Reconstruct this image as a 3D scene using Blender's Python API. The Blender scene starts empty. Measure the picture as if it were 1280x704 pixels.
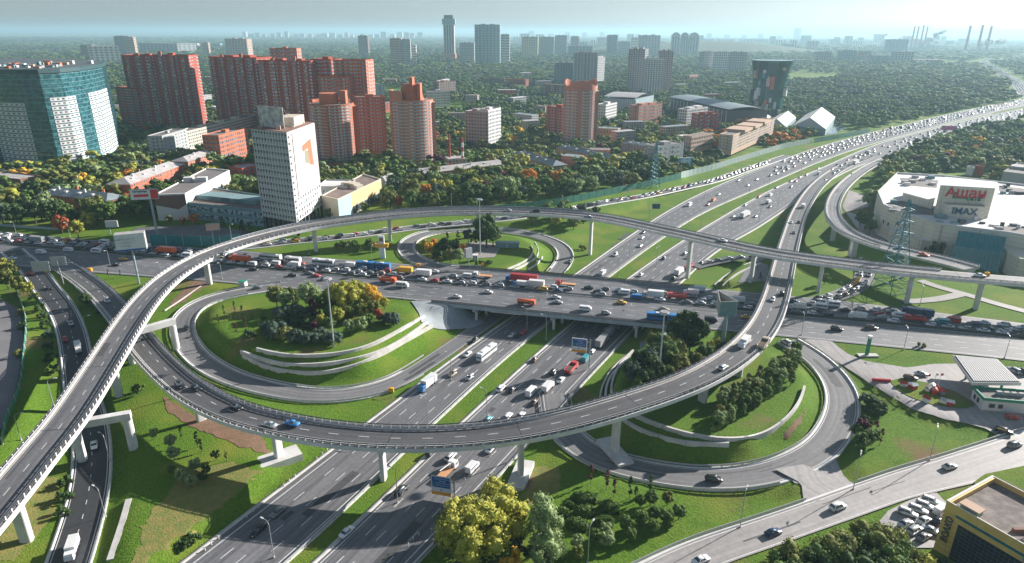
import bpy, math, random
import numpy as np
from collections import defaultdict
from mathutils import Vector, Matrix
random.seed(7); RNG = np.random.default_rng(11)
S = bpy.context.scene
COL = S.collection
R = math.radians

# ---------------------------------------------------------------- camera, sky, sun, exposure
F_PX, CAM_H, CX, CY = 830.0, 119.0, 640.0, 352.0
PITCH = math.atan((352 - 39.2) / F_PX)
ROLL = math.atan2(-4.5, 1280)
SUN_AZ, SUN_EL = 58.0, 21.5
cd = bpy.data.cameras.new('camera'); cam = bpy.data.objects.new('camera', cd); COL.objects.link(cam)
cd.sensor_width = 36.0; cd.lens = F_PX / 1280 * 36.0; cd.clip_start = 1.0; cd.clip_end = 200000.0
cam.matrix_world = Matrix.Translation((0, 0, CAM_H)) @ Matrix.Rotation(math.pi/2 - PITCH, 4, 'X') @ Matrix.Rotation(-ROLL, 4, 'Z')
S.camera = cam
w = bpy.data.worlds.new('World'); S.world = w; w.use_nodes = True
nt = w.node_tree; bg = nt.nodes['Background']
sky = nt.nodes.new('ShaderNodeTexSky'); sky.sky_type = 'NISHITA'; sky.sun_disc = False
sky.sun_elevation = R(SUN_EL); sky.sun_rotation = R(SUN_AZ); sky.altitude = 100
sky.air_density = 1.0; sky.dust_density = 0.6; sky.ozone_density = 2.0
tint = nt.nodes.new('ShaderNodeMix'); tint.data_type = 'RGBA'; tint.blend_type = 'MULTIPLY'; tint.inputs[0].default_value = 1.0; tint.inputs[7].default_value = (0.82, 0.95, 1.08, 1)
hs = nt.nodes.new('ShaderNodeHueSaturation'); hs.inputs['Saturation'].default_value = 0.42; nt.links.new(sky.outputs[0], hs.inputs['Color']); nt.links.new(hs.outputs[0], tint.inputs[6]); nt.links.new(tint.outputs[2], bg.inputs[0]); bg.inputs[1].default_value = 0.046
sl = bpy.data.lights.new('sun', 'SUN'); sl.energy = 5.0; sl.angle = R(0.5); sl.color = (1.0, 0.93, 0.86)
so = bpy.data.objects.new('sun', sl); COL.objects.link(so)
SD = Vector((math.sin(R(SUN_AZ))*math.cos(R(SUN_EL)), math.cos(R(SUN_AZ))*math.cos(R(SUN_EL)), math.sin(R(SUN_EL))))
so.rotation_euler = SD.to_track_quat('Z', 'Y').to_euler()
S.view_settings.view_transform = 'Standard'; S.view_settings.look = 'None'
S.view_settings.gamma = 1.0; S.view_settings.use_curve_mapping = False; S.view_settings.exposure = 1.14
S.render.engine = 'CYCLES'
S.cycles.use_denoising = True
S.cycles.max_bounces = 5; S.cycles.diffuse_bounces = 2; S.cycles.glossy_bounces = 2
S.cycles.transmission_bounces = 2; S.cycles.transparent_max_bounces = 6; S.cycles.volume_bounces = 0
S.cycles.caustics_reflective = False; S.cycles.caustics_refractive = False

# ---------------------------------------------------------------- picture <-> place (the photograph's pixels read as rays)
def ray(x, y):
    u = x - CX; v = y - CY
    c, s = math.cos(-ROLL), math.sin(-ROLL)
    cu = c*u - s*v; cv = s*u + c*v
    return (cu, F_PX*math.cos(PITCH) - cv*math.sin(PITCH), -F_PX*math.sin(PITCH) - cv*math.cos(PITCH))
def W(x, y, z=0.0):
    d = ray(x, y); t = (z - CAM_H)/d[2]
    return (d[0]*t, d[1]*t, z)
def proj(p):
    X, Y, Z = p[0], p[1], p[2] - CAM_H
    f = Y*math.cos(PITCH) - Z*math.sin(PITCH); up = Y*math.sin(PITCH) + Z*math.cos(PITCH)
    cu = F_PX*X/f; cv = -F_PX*up/f
    c, s = math.cos(ROLL), math.sin(ROLL)
    return (CX + c*cu - s*cv, CY + s*cu + c*cv)
def zfor(p, ytop):
    lo, hi = p[2], p[2] + 400
    for _ in range(40):
        m = (lo+hi)/2
        if proj((p[0], p[1], m))[1] > ytop: lo = m
        else: hi = m
    return lo
def AB(a, b, z=0.0):
    t = R(31); return (a*math.sin(t) + b*math.cos(t), a*math.cos(t) - b*math.sin(t), z)

# ---------------------------------------------------------------- object helpers
def tag(o, label=None, cat=None, group=None, kind=None):
    if label: o['label'] = label
    if cat: o['category'] = cat
    if group: o['group'] = group
    if kind: o['kind'] = kind
    return o
def empty(name, loc=(0, 0, 0), rz=0.0, label=None, cat=None, group=None):
    o = bpy.data.objects.new(name, None); COL.objects.link(o); o.location = loc; o.rotation_euler = (0, 0, rz)
    o.empty_display_size = 0.5
    return tag(o, label, cat, group)
class MB:
    def __init__(s): s.v = []; s.f = []; s.m = []
    def face(s, pts, m=0):
        n = len(s.v); s.v += [tuple(p) for p in pts]; s.f.append(tuple(range(n, n+len(pts)))); s.m.append(m)
    def box(s, x0, x1, y0, y1, z0, z1, m=0, T=None):
        p = [(x0,y0,z0),(x1,y0,z0),(x1,y1,z0),(x0,y1,z0),(x0,y0,z1),(x1,y0,z1),(x1,y1,z1),(x0,y1,z1)]
        if T: p = [tuple(T @ Vector(q)) for q in p]
        n = len(s.v); s.v += p
        for q in ((0,3,2,1),(4,5,6,7),(0,1,5,4),(1,2,6,5),(2,3,7,6),(3,0,4,7)):
            s.f.append(tuple(n+i for i in q)); s.m.append(m)
    def cyl(s, x, y, z0, z1, r0, r1=None, n=12, m=0, cap=True, c1=None):
        r1 = r0 if r1 is None else r1; x1, y1 = c1 if c1 else (x, y); k = len(s.v)
        for i in range(n):
            a = 2*math.pi*i/n; s.v.append((x+r0*math.cos(a), y+r0*math.sin(a), z0))
        for i in range(n):
            a = 2*math.pi*i/n; s.v.append((x1+r1*math.cos(a), y1+r1*math.sin(a), z1))
        for i in range(n):
            j = (i+1) % n; s.f.append((k+i, k+j, k+n+j, k+n+i)); s.m.append(m)
        if cap:
            s.f.append(tuple(k+n+i for i in range(n))); s.m.append(m); s.f.append(tuple(k+n-1-i for i in range(n))); s.m.append(m)
    def tube(s, a, b, r, n=6, m=0, r2=None):
        a = Vector(a); b = Vector(b); d = (b-a); 
        if d.length < 1e-6: return
        q = d.to_track_quat('Z', 'Y'); k = len(s.v); r2 = r if r2 is None else r2
        for P, rr in ((a, r), (b, r2)):
            for i in range(n):
                t = 2*math.pi*i/n; s.v.append(tuple(P + q @ Vector((rr*math.cos(t), rr*math.sin(t), 0))))
        for i in range(n):
            j = (i+1) % n; s.f.append((k+i, k+j, k+n+j, k+n+i)); s.m.append(m)
        s.f.append(tuple(k+n+i for i in range(n))); s.m.append(m); s.f.append(tuple(k+n-1-i for i in range(n))); s.m.append(m)
    def wheel(s, x, y, z, r, w, n=14, m=0):
        k = len(s.v)
        for yy in (y-w/2, y+w/2):
            for i in range(n):
                a = 2*math.pi*i/n; s.v.append((x+r*math.cos(a), yy, z+r*math.sin(a)))
        for i in range(n):
            j = (i+1) % n; s.f.append((k+i, k+n+i, k+n+j, k+j)); s.m.append(m)
        s.f.append(tuple(k+i for i in range(n))); s.m.append(m); s.f.append(tuple(k+2*n-1-i for i in range(n))); s.m.append(m)
    def prism(s, poly, z0, z1, m=0, mt=None):
        n = len(poly); k = len(s.v)
        zz0 = z0 if hasattr(z0, '__len__') else [z0]*n; zz1 = z1 if hasattr(z1, '__len__') else [z1]*n
        s.v += [(p[0], p[1], z) for p, z in zip(poly, zz0)] + [(p[0], p[1], z) for p, z in zip(poly, zz1)]
        for i in range(n):
            j = (i+1) % n; s.f.append((k+i, k+j, k+n+j, k+n+i)); s.m.append(m)
        s.f.append(tuple(k+n+i for i in range(n))); s.m.append(m if mt is None else mt)
        s.f.append(tuple(k+n-1-i for i in range(n))); s.m.append(m)
    def mesh(s, name, mats, smooth=False):
        me = bpy.data.meshes.new(name); me.from_pydata(s.v, [], s.f)
        for mt in (mats if isinstance(mats, (list, tuple)) else [mats]): me.materials.append(mt)
        me.polygons.foreach_set('material_index', s.m)
        if smooth: me.polygons.foreach_set('use_smooth', [True]*len(s.f))
        me.update(); return me
    def build(s, name, mats, parent=None, smooth=False):
        o = bpy.data.objects.new(name, s.mesh(name, mats, smooth)); COL.objects.link(o)
        if parent: o.parent = parent
        return o
def fast_mesh(name, V, Q, mats, midx=None, smooth=False):
    V = np.asarray(V, np.float32); Q = np.asarray(Q, np.int32); k = Q.shape[1]
    me = bpy.data.meshes.new(name); me.vertices.add(len(V)); me.vertices.foreach_set('co', V.ravel())
    me.loops.add(Q.size); me.loops.foreach_set('vertex_index', Q.ravel())
    me.polygons.add(len(Q)); me.polygons.foreach_set('loop_start', np.arange(0, Q.size, k, dtype=np.int32))
    me.polygons.foreach_set('loop_total', np.full(len(Q), k, np.int32))
    for m in mats: me.materials.append(m)
    if midx is not None: me.polygons.foreach_set('material_index', np.asarray(midx, np.int32))
    if smooth: me.polygons.foreach_set('use_smooth', np.ones(len(Q), bool))
    me.update(calc_edges=True); me.validate(); return me
def link(name, me, parent=None, loc=None, rz=None):
    o = bpy.data.objects.new(name, me); COL.objects.link(o)
    if parent: o.parent = parent
    if loc: o.location = loc
    if rz is not None: o.rotation_euler = (0, 0, rz)
    return o
KIDS = {}
def copy_tree(o, parent=None):
    c = o.copy(); COL.objects.link(c)
    if parent: c.parent = parent
    for ch in o.children: copy_tree(ch, c)
    return c
ORD = ['first','second','third','fourth','fifth','sixth','seventh','eighth','ninth','tenth','eleventh','twelfth','thirteenth','fourteenth','fifteenth','sixteenth','seventeenth','eighteenth','nineteenth']
def ordn(i):
    if i < 19: return ORD[i]
    t = ['','','twenty','thirty','forty','fifty','sixty','seventy','eighty','ninety'][((i+1)//10) % 10]
    tt = ['','','twentieth','thirtieth','fortieth','fiftieth','sixtieth','seventieth','eightieth','ninetieth'][((i+1)//10) % 10]
    h = '' if i+1 < 100 else 'hundred-and-'
    u = (i+1) % 10
    if (i+1) % 100 and (i+1) % 100 < 20: return h + ORD[(i+1) % 100 - 1]
    return h + (tt if u == 0 else t + '-' + ORD[u-1])

# ---------------------------------------------------------------- materials
MATS = {}
def mat(name, col, rough=0.7, col2=None, scale=1.0, detail=3, metal=0.0, spec=0.5, bump=0.0, bscale=None, coat=0.0, contrast=1.0):
    if name in MATS: return MATS[name]
    m = bpy.data.materials.new(name); m.use_nodes = True; n = m.node_tree; b = n.nodes['Principled BSDF']
    b.inputs['Roughness'].default_value = rough; b.inputs['Metallic'].default_value = metal
    b.inputs['Specular IOR Level'].default_value = spec; b.inputs['Coat Weight'].default_value = coat
    c = tuple(col) + (1,)
    if col2 is None: col2 = tuple(v*0.82 for v in col)
    tc = n.nodes.new('ShaderNodeTexCoord'); no = n.nodes.new('ShaderNodeTexNoise'); no.inputs['Scale'].default_value = scale
    no.inputs['Detail'].default_value = detail; n.links.new(tc.outputs['Object'], no.inputs['Vector'])
    rp = n.nodes.new('ShaderNodeMapRange'); rp.inputs[1].default_value = 0.5-0.22/contrast; rp.inputs[2].default_value = 0.5+0.22/contrast
    n.links.new(no.outputs['Fac'], rp.inputs[0])
    mx = n.nodes.new('ShaderNodeMix'); mx.data_type = 'RGBA'; mx.inputs[6].default_value = c; mx.inputs[7].default_value = tuple(col2)+(1,)
    n.links.new(rp.outputs[0], mx.inputs[0]); n.links.new(mx.outputs[2], b.inputs['Base Color'])
    if bump > 0:
        bn = n.nodes.new('ShaderNodeTexNoise'); bn.inputs['Scale'].default_value = bscale or scale*4; bn.inputs['Detail'].default_value = 4
        n.links.new(tc.outputs['Object'], bn.inputs['Vector'])
        bp = n.nodes.new('ShaderNodeBump'); bp.inputs['Strength'].default_value = bump; bp.inputs['Distance'].default_value = 0.3
        n.links.new(bn.outputs['Fac'], bp.inputs['Height']); n.links.new(bp.outputs[0], b.inputs['Normal'])
    MATS[name] = m; return m
def asphalt(name, col, streak=0.25):
    m = mat(name, col, 0.62, tuple(c*0.8 for c in col), 0.06, 6, spec=0.5)
    n = m.node_tree; b = n.nodes['Principled BSDF']
    uv = n.nodes.new('ShaderNodeUVMap')
    mp = n.nodes.new('ShaderNodeMapping'); mp.inputs['Scale'].default_value = (0.8, 0.010, 1)
    n.links.new(uv.outputs[0], mp.inputs[0])
    ns = n.nodes.new('ShaderNodeTexNoise'); ns.inputs['Scale'].default_value = 1.0; ns.inputs['Detail'].default_value = 4
    n.links.new(mp.outputs[0], ns.inputs['Vector'])
    fine = n.nodes.new('ShaderNodeTexNoise'); fine.inputs['Scale'].default_value = 0.8; fine.inputs['Detail'].default_value = 8
    tc = n.nodes.new('ShaderNodeTexCoord'); n.links.new(tc.outputs['Object'], fine.inputs['Vector'])
    mr = n.nodes.new('ShaderNodeMapRange'); mr.inputs[1].default_value = 0.3; mr.inputs[2].default_value = 0.7
    mr.inputs[3].default_value = 1-streak; mr.inputs[4].default_value = 1+streak; n.links.new(ns.outputs['Fac'], mr.inputs[0])
    m2 = n.nodes.new('ShaderNodeMapRange'); m2.inputs[1].default_value = 0.3; m2.inputs[2].default_value = 0.7
    m2.inputs[3].default_value = 0.88; m2.inputs[4].default_value = 1.12; n.links.new(fine.outputs['Fac'], m2.inputs[0])
    mu = n.nodes.new('ShaderNodeMath'); mu.operation = 'MULTIPLY'; n.links.new(mr.outputs[0], mu.inputs[0]); n.links.new(m2.outputs[0], mu.inputs[1])
    mx = [x for x in n.nodes if x.bl_idname == 'ShaderNodeMix'][0]
    vm = n.nodes.new('ShaderNodeVectorMath'); vm.operation = 'SCALE'; n.links.new(mx.outputs[2], vm.inputs[0]); n.links.new(mu.outputs[0], vm.inputs['Scale'])
    n.links.new(vm.outputs[0], b.inputs['Base Color'])
    return m
def jointed(name, col, col2, mortar, scale, bw=1.0, rh=0.5, msize=0.015, rough=0.8, squash=True, gen='Object'):
    m = mat(name, col, rough, col2, 0.2, 6); n = m.node_tree; b = n.nodes['Principled BSDF']; mx = [x for x in n.nodes if x.bl_idname == 'ShaderNodeMix'][0]
    tc = n.nodes.new('ShaderNodeTexCoord'); sp = n.nodes.new('ShaderNodeSeparateXYZ'); n.links.new(tc.outputs['Object'], sp.inputs[0]); ad = n.nodes.new('ShaderNodeMath'); n.links.new(sp.outputs[0], ad.inputs[0]); n.links.new(sp.outputs[1], ad.inputs[1])
    cb = n.nodes.new('ShaderNodeCombineXYZ'); n.links.new(ad.outputs[0], cb.inputs[0]); n.links.new(sp.outputs[2 if squash else 1], cb.inputs[1])
    br_ = n.nodes.new('ShaderNodeTexBrick'); br_.offset = 0.0; br_.inputs['Scale'].default_value = scale; br_.inputs['Mortar Size'].default_value = msize; br_.inputs['Brick Width'].default_value = bw; br_.inputs['Row Height'].default_value = rh
    n.links.new(cb.outputs[0], br_.inputs['Vector']); n.links.new(mx.outputs[2], br_.inputs['Color1']); n.links.new(mx.outputs[2], br_.inputs['Color2']); br_.inputs['Mortar'].default_value = tuple(mortar)+(1,)
    n.links.new(br_.outputs['Color'], b.inputs['Base Color']); return m
A_HW = asphalt('worn_highway_asphalt', (0.158, 0.158, 0.166), 0.34)
A_AV = asphalt('avenue_asphalt', (0.15, 0.153, 0.162), 0.28)
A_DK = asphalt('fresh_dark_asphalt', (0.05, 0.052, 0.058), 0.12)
A_FL = asphalt('flyover_asphalt', (0.145, 0.145, 0.152), 0.34)
A_RP = asphalt('ramp_asphalt', (0.18, 0.18, 0.186), 0.3)
A_LT = asphalt('pale_local_asphalt', (0.32, 0.305, 0.30), 0.2)
M_WHITE = mat('road_paint', (0.72, 0.72, 0.70), 0.6, (0.5, 0.5, 0.5), 1.5)
M_CONC = mat('pale_concrete', (0.56, 0.55, 0.53), 0.8, (0.40, 0.39, 0.37), 0.35, 6)
M_CONCW = mat('white_painted_concrete', (0.72, 0.72, 0.72), 0.7, (0.55, 0.54, 0.52), 0.25, 6)
M_GIRD = mat('girder_concrete', (0.46, 0.48, 0.50), 0.8, (0.34, 0.35, 0.37), 0.2, 6)
M_RAIL = mat('galvanised_steel', (0.52, 0.53, 0.54), 0.5, (0.38, 0.39, 0.40), 3.0, metal=0.2)
M_DRAIL = mat('dark_rail_steel_and_shade', (0.10, 0.11, 0.12), 0.5, (0.06, 0.06, 0.07), 3.0, metal=0.4)  # rail steel; also colours the painted shade strip along the flyover edges
M_SHOULD = mat('dusty_verge', (0.38, 0.32, 0.27), 0.95, (0.27, 0.22, 0.18), 0.8, 6)
M_GLASS = mat('dark_window_glass', (0.03, 0.05, 0.07), 0.12, (0.08, 0.12, 0.14), 0.9, 2, spec=0.8)
M_YEL = mat('yellow_plastic', (0.85, 0.42, 0.02), 0.5)
# ---------------------------------------------------------------- roads: centre lines read from the photograph on their own heights
def cr(P, step=3.0):
    P = [np.array(p, float) for p in P]; P = [2*P[0]-P[1]] + P + [2*P[-1]-P[-2]]
    out = []
    for i in range(1, len(P)-2):
        p0, p1, p2, p3 = P[i-1:i+3]; n = max(2, int(np.linalg.norm(p2-p1)/1.0))
        t = [0]
        for a, b in ((p0, p1), (p1, p2), (p2, p3)): t.append(t[-1] + max(1e-3, np.linalg.norm(b-a))**0.5)
        for k in range(n):
            u = t[1] + (t[2]-t[1])*k/n
            A1 = (t[1]-u)/(t[1]-t[0])*p0 + (u-t[0])/(t[1]-t[0])*p1
            A2 = (t[2]-u)/(t[2]-t[1])*p1 + (u-t[1])/(t[2]-t[1])*p2
            A3 = (t[3]-u)/(t[3]-t[2])*p2 + (u-t[2])/(t[3]-t[2])*p3
            B1 = (t[2]-u)/(t[2]-t[0])*A1 + (u-t[0])/(t[2]-t[0])*A2
            B2 = (t[3]-u)/(t[3]-t[1])*A2 + (u-t[1])/(t[3]-t[1])*A3
            out.append((t[2]-u)/(t[2]-t[1])*B1 + (u-t[1])/(t[2]-t[1])*B2)
    out.append(P[-2]); out = np.array(out)
    s = np.concatenate([[0], np.cumsum(np.linalg.norm(np.diff(out[:, :2], axis=0), axis=1))])
    n = max(3, int(s[-1]/step)+1); u = np.linspace(0, s[-1], n)
    return np.stack([np.interp(u, s, out[:, k]) for k in range(out.shape[1])], 1)
def smooth(P, it=6):
    P = P.copy()
    for _ in range(it):
        P[1:-1] = 0.25*P[:-2] + 0.5*P[1:-1] + 0.25*P[2:]
    return P
class Road:
    def __init__(s, L, Rr):
        s.L = L; s.R = Rr; s.C = (L+Rr)/2; s.hw = np.linalg.norm((L-Rr)[:, :2], axis=1)/2
        d = np.gradient(s.C[:, :2], axis=0); d /= np.linalg.norm(d, axis=1)[:, None]; s.T = d
        s.N = np.stack([-d[:, 1], d[:, 0]], 1)           # points to the left of travel
        s.s = np.concatenate([[0], np.cumsum(np.linalg.norm(np.diff(s.C[:, :2], axis=0), axis=1))])
    def off(s, o, dz=0.0):
        """polyline at offset o from the centre (positive = left)"""
        return np.column_stack([s.C[:, :2] + s.N*(o[:, None] if getattr(o, 'ndim', 0) else o), s.C[:, 2]+dz])
    def frac(s, f, dz=0.0):
        P = s.L + (s.R-s.L)*f; P = P.copy(); P[:, 2] += dz; return P
    def near(s, x, y):
        i = int(np.argmin((s.C[:, 0]-x)**2 + (s.C[:, 1]-y)**2)); return i
def road_c(pts, width, step=3.0, sm=6):
    P = [W(p[0], p[1], p[2]) for p in pts]; C = smooth(cr(P, step), sm)
    d = np.gradient(C[:, :2], axis=0); d /= np.linalg.norm(d, axis=1)[:, None]; N = np.stack([-d[:, 1], d[:, 0]], 1)
    wv = np.interp(np.linspace(0, 1, len(C)), np.linspace(0, 1, len(width)), width) if hasattr(width, '__len__') else width
    L = C.copy(); Rr = C.copy(); hw = (np.asarray(wv)/2)
    L[:, :2] += N*(hw[:, None] if hw.ndim else hw); Rr[:, :2] -= N*(hw[:, None] if hw.ndim else hw)
    return Road(L, Rr)
def road_e(Lp, Rp, n=120, sm=4):
    A = cr(Lp, 2.0); B = cr(Rp, 2.0)
    def rs(P):
        s = np.concatenate([[0], np.cumsum(np.linalg.norm(np.diff(P[:, :2], axis=0), axis=1))]); u = np.linspace(0, s[-1], n)
        return smooth(np.stack([np.interp(u, s, P[:, k]) for k in range(3)], 1), sm)
    return Road(rs(A), rs(B))
hwL_L = [(-60,-124),(67,-131),(150,-136),(205,-138.5),(300,-139.5),(370,-141),(450,-141),(525,-136),(637,-121),(835,-85)]
hwL_R = [(-60,-107),(80,-111),(150,-118),(200,-122),(300,-124),(400,-123),(460,-119),(555,-104),(712,-78),(860,-44)]
hwR_L = [(-60,-100),(82,-104),(150,-109),(219,-112.5),(300,-113.5),(364,-111),(415,-107.5),(553,-93),(668,-73),(878,-34)]
hwR_R = [(-60,-83),(95,-84.2),(140,-85.5),(210,-88),(311,-89.5),(377,-87.5),(443,-78),(594,-62),(704,-44),(842,-10)]
def hx(P, far): return [AB(a, b, 0.0) for a, b in P] + [W(x, y, 0.0) for x, y in far]
ROADS = {}
ROADS['hwL'] = road_e(hx(hwL_L, [(1160,145),(1225,130),(1300,115)]), hx(hwL_R, [(1185,150.5),(1235,138),(1300,124)]), 330)
ROADS['hwR'] = road_e(hx(hwR_L, [(1185,152.5),(1235,140),(1300,126)]), hx(hwR_R, [(1160,169),(1220,154),(1300,140)]), 330)
AVN = [(-90,287),(0,294),(90,302),(190,309),(300,316),(400,324),(505,331),(640,340),(705,345),(840,356),(920,362),(1048,373),(1170,387),(1280,400),(1420,418)]
AVM = [(-90,302),(0,309),(150,321),(312,336),(400,343),(505,352),(600,358.5),(720,368),(800,374.5),(890,382),(1000,391.5),(1140,404),(1280,418),(1420,434)]
AVS = [(-90,330),(0,336),(90,343),(187,349.5),(266,355),(339,361),(475,372.5),(522,377),(600,384),(640,388),(825,405),(881,410),(1000,420.5),(1039,424),(1190,438),(1280,447),(1420,463)]
wz = lambda L, z: [W(x, y, z) for x, y in L]
ROADS['avN'] = road_e(wz(AVN, 7.0), wz([(x, y-0.6) for x, y in AVM], 7.0), 240, 8)
ROADS['avS'] = road_e(wz([(x, y+0.6) for x, y in AVM], 7.0), wz(AVS, 7.0), 240, 8)
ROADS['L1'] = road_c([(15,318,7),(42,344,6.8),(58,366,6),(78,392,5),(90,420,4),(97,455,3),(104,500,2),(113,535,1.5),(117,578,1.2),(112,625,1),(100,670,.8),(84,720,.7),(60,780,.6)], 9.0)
ROADS['L3'] = road_c([(352,360,7),(325,364,6.9),(290,370,6.6),(258,379,6),(236,393,5.2),(228,412,4.4),(236,436,3.4),(258,458,2.6),(295,477,1.7),(340,489,1),(395,497,.5),(445,494,.1),(492,481,0),(540,452,0),(590,417,0),(625,392,0)], 8.0)
ROADS['L4'] = road_c([(600,338,7),(560,337,7),(527,329,7),(508,316,6.8),(511,303,6.4),(533,293,5.8),(570,288,5),(620,288,4),(662,293,2.8),(692,302,1.5),(706,314,.6),(705,327,.1),(694,341,0)], 8.0)
ROADS['L5'] = road_c([(694,492,0),(697,512,0),(702,531,0),(715,549,.3),(746,571,.8),(795,586,1.5),(865,597,2.2),(920,597,2.8),(965,589,3.3),(1000,576,3.8),(1030,557,4.2),(1048,530,4.7),(1055,505,5.2),(1050,480,5.7),(1032,456,6.3),(1008,437,6.8),(985,424,7)], 9.0)
ROADS['L6'] = road_c([(740,765,4),(818,722,4),(880,692,4),(960,664,4),(1060,628,4.2),(1130,603,4.5),(1200,584,4.8),(1280,560,5),(1400,522,5)], [9,9,9,9.5,12,14,15])
ROADS['L7'] = road_c([(1008,578,3.8),(1030,598,4.0),(1052,622,4.15)], [20,13,20], 2.0, 1)
ROADS['N1'] = road_c([(270,314,7),(318,310,7),(365,304,7),(410,300,7),(450,295,7),(500,288,7),(540,283,7),(600,277,6.5),(650,271,6),(700,263,5),(760,252,4),(800,245,3),(850,234,1.6),(890,224.5,.6),(935,209,0),(985,192,0)], 9.0)
ROADS['N2'] = road_c([(868,332,0.3),(895,325,1.2),(925,320,3),(955,322,5)], 8.0)
ROADS['N3'] = road_c([(1070,322,6.6),(1080,335,7),(1080,348,7),(1066,359,7),(1040,370,7),(1010,376,7)], 9.0)
ROADS['path1'] = road_c([(1150,347,7),(1178,357,7),(1205,363,7),(1240,374,7),(1320,394,7)], 5.0)
ROADS['path2'] = road_c([(1205,363,7),(1170,371,7),(1128,374,7)], 5.0)
ROADS['IR'] = road_c([(70,330,7.0),(100,350,7.0),(119,364,7.1),(142,386,7.9),(160,408,9),(180,435,10.2),(207,464,11.2),(240,491,12),(290,517,12.7),(340,531,13.1),(400,542,13.3),(480,549,13.5),(560,548,14.4),(640,540,15.6),(720,523,16.7),(800,499,17.4),(860,477,17.7),(905,453,17.7),(937,427,17.3),(957,400,16.7),(967,376,15.8),(975,348,14.2),(981,322,12.0),(988,295,9.0),(1000,260,4.8),(1022,228,1.2),(1050,207,.2),(1085,192,.1)], 11.0)
ROADS['LF'] = road_c([(-95,740,16),(-45,685,16.3),(0,632,16.6),(45,576,17),(84,528,17.4),(125,465,18),(158,412,18.8),(186,374,19.6),(218,345,20.2),(265,319,20.7),(320,300.5,21),(380,286,21.2),(440,276.5,21.4),(500,269,21.6),(560,265,21.8),(640,264.5,22),(740,270,22.2),(840,289,22.2),(960,314,22),(1040,325,21.9),(1120,334,21.7),(1200,341,21.4),(1280,347,21),(1400,355,20.5)], 11.6)
ROADS['TF'] = road_c([(1135,184,.1),(1108,194,.8),(1085,205,3),(1062,221,6.5),(1046,239,10.5),(1040,257,13.8),(1045,274,16.2),(1062,289,17.8),(1092,301,19),(1135,312,20),(1180,322,20.8),(1215,331.5,21.4)], 9.5)
ROADS['far'] = road_c([(1400,150,0),(1310,128,0),(1283,113,0),(1272,101,0),(1256,91,0),(1240,81,0),(1228,74,0),(1245,69.5,0)], 34.0, 12.0)
GROUND_ROADS = ['hwL','hwR','avN','avS','L1','L3','L4','L5','L6','L7','N1','N2','N3','path1','path2','far']

# ---------------------------------------------------------------- terrain
def inpoly(X, Y, poly):
    c = np.zeros(X.shape, bool); n = len(poly)
    for i in range(n):
        x1, y1 = poly[i][0], poly[i][1]; x2, y2 = poly[(i+1) % n][0], poly[(i+1) % n][1]
        m = ((y1 > Y) != (y2 > Y)) & (X < (x2-x1)*(Y-y1)/(y2-y1+1e-12)+x1); c ^= m
    return c
def dseg(X, Y, P, closed=False):
    """distance to polyline and index-interpolated parameter"""
    n = len(P); best = np.full(X.shape, 1e9); par = np.zeros(X.shape)
    for i in range(n if closed else n-1):
        a = P[i]; b = P[(i+1) % n]; dx, dy = b[0]-a[0], b[1]-a[1]; l2 = dx*dx+dy*dy+1e-9
        t = np.clip(((X-a[0])*dx+(Y-a[1])*dy)/l2, 0, 1); d = np.hypot(X-a[0]-t*dx, Y-a[1]-t*dy)
        m = d < best; best[m] = d[m]; par[m] = i+t[m]
    return best, par
PADS = [  # islands, lots and banks: outline in the photograph, height
    ([(262,402),(270,386),(300,374),(345,369),(470,380),(500,384),(515,398),(488,417),(445,441),(370,449),(320,438),(285,424)], 7.6),
    ([(780,448),(800,425),(830,413),(882,416),(925,424),(950,440),(980,452),(1003,470),(1000,498),(975,522),(930,545),(880,545),(830,535),(800,515),(775,490)], 7.8),
    ([(532,326),(522,314),(540,299),(590,294),(640,296),(662,306),(655,322),(628,335),(580,334)], 7.0),
    ([(1040,427),(1080,447),(1135,457),(1200,452),(1290,455),(1290,520),(1200,520),(1150,508),(1100,478),(1060,450)], 6.6),
    ([(1090,640),(1130,610),(1170,600),(1195,640),(1180,680),(1120,680)], 4.3),
    ([(1180,600),(1230,585),(1400,545),(1400,760),(1190,720)], 4.6),
    ([(0,245),(150,280),(310,300),(520,270),(640,250),(700,245),(840,215),(640,170),(300,160),(0,190)], 7.0),
    ([(1090,250),(1130,300),(1290,340),(1400,330),(1290,230),(1120,200)], 4.0),
    ([(1100,395),(1050,360),(1100,340),(1290,380),(1290,390),(1200,385)], 7.0),
    ([(-60,420),(0,390),(20,380),(30,440),(10,530),(-60,620)], 5.0),
    ([(640,620),(760,600),(900,625),(985,620),(940,640),(820,690),(700,740),(600,740)], 2.2),
    ([(190,520),(250,540),(330,590),(250,680),(200,740),(160,740),(170,600)], 2.5),
    ([(1080,480),(1150,520),(1230,540),(1160,565),(1080,595),(1060,570)], 5.2),
    ([(400,306),(470,300),(495,310),(500,325),(400,318)], 7.0),
    ([(930,325),(960,330),(955,352),(900,350)], 6.0),
]
gx = np.arange(-480, 401, 2.5); gy = np.arange(96, 640, 2.5)
GX, GY = np.meshgrid(gx, gy); fx, fy = GX.ravel(), GY.ravel()
num = np.zeros(fx.shape); den = np.zeros(fx.shape)
def addc(d, z):
    global num, den
    wt = 1.0/(d+0.05)**2.2; num += wt*z; den += wt
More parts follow.
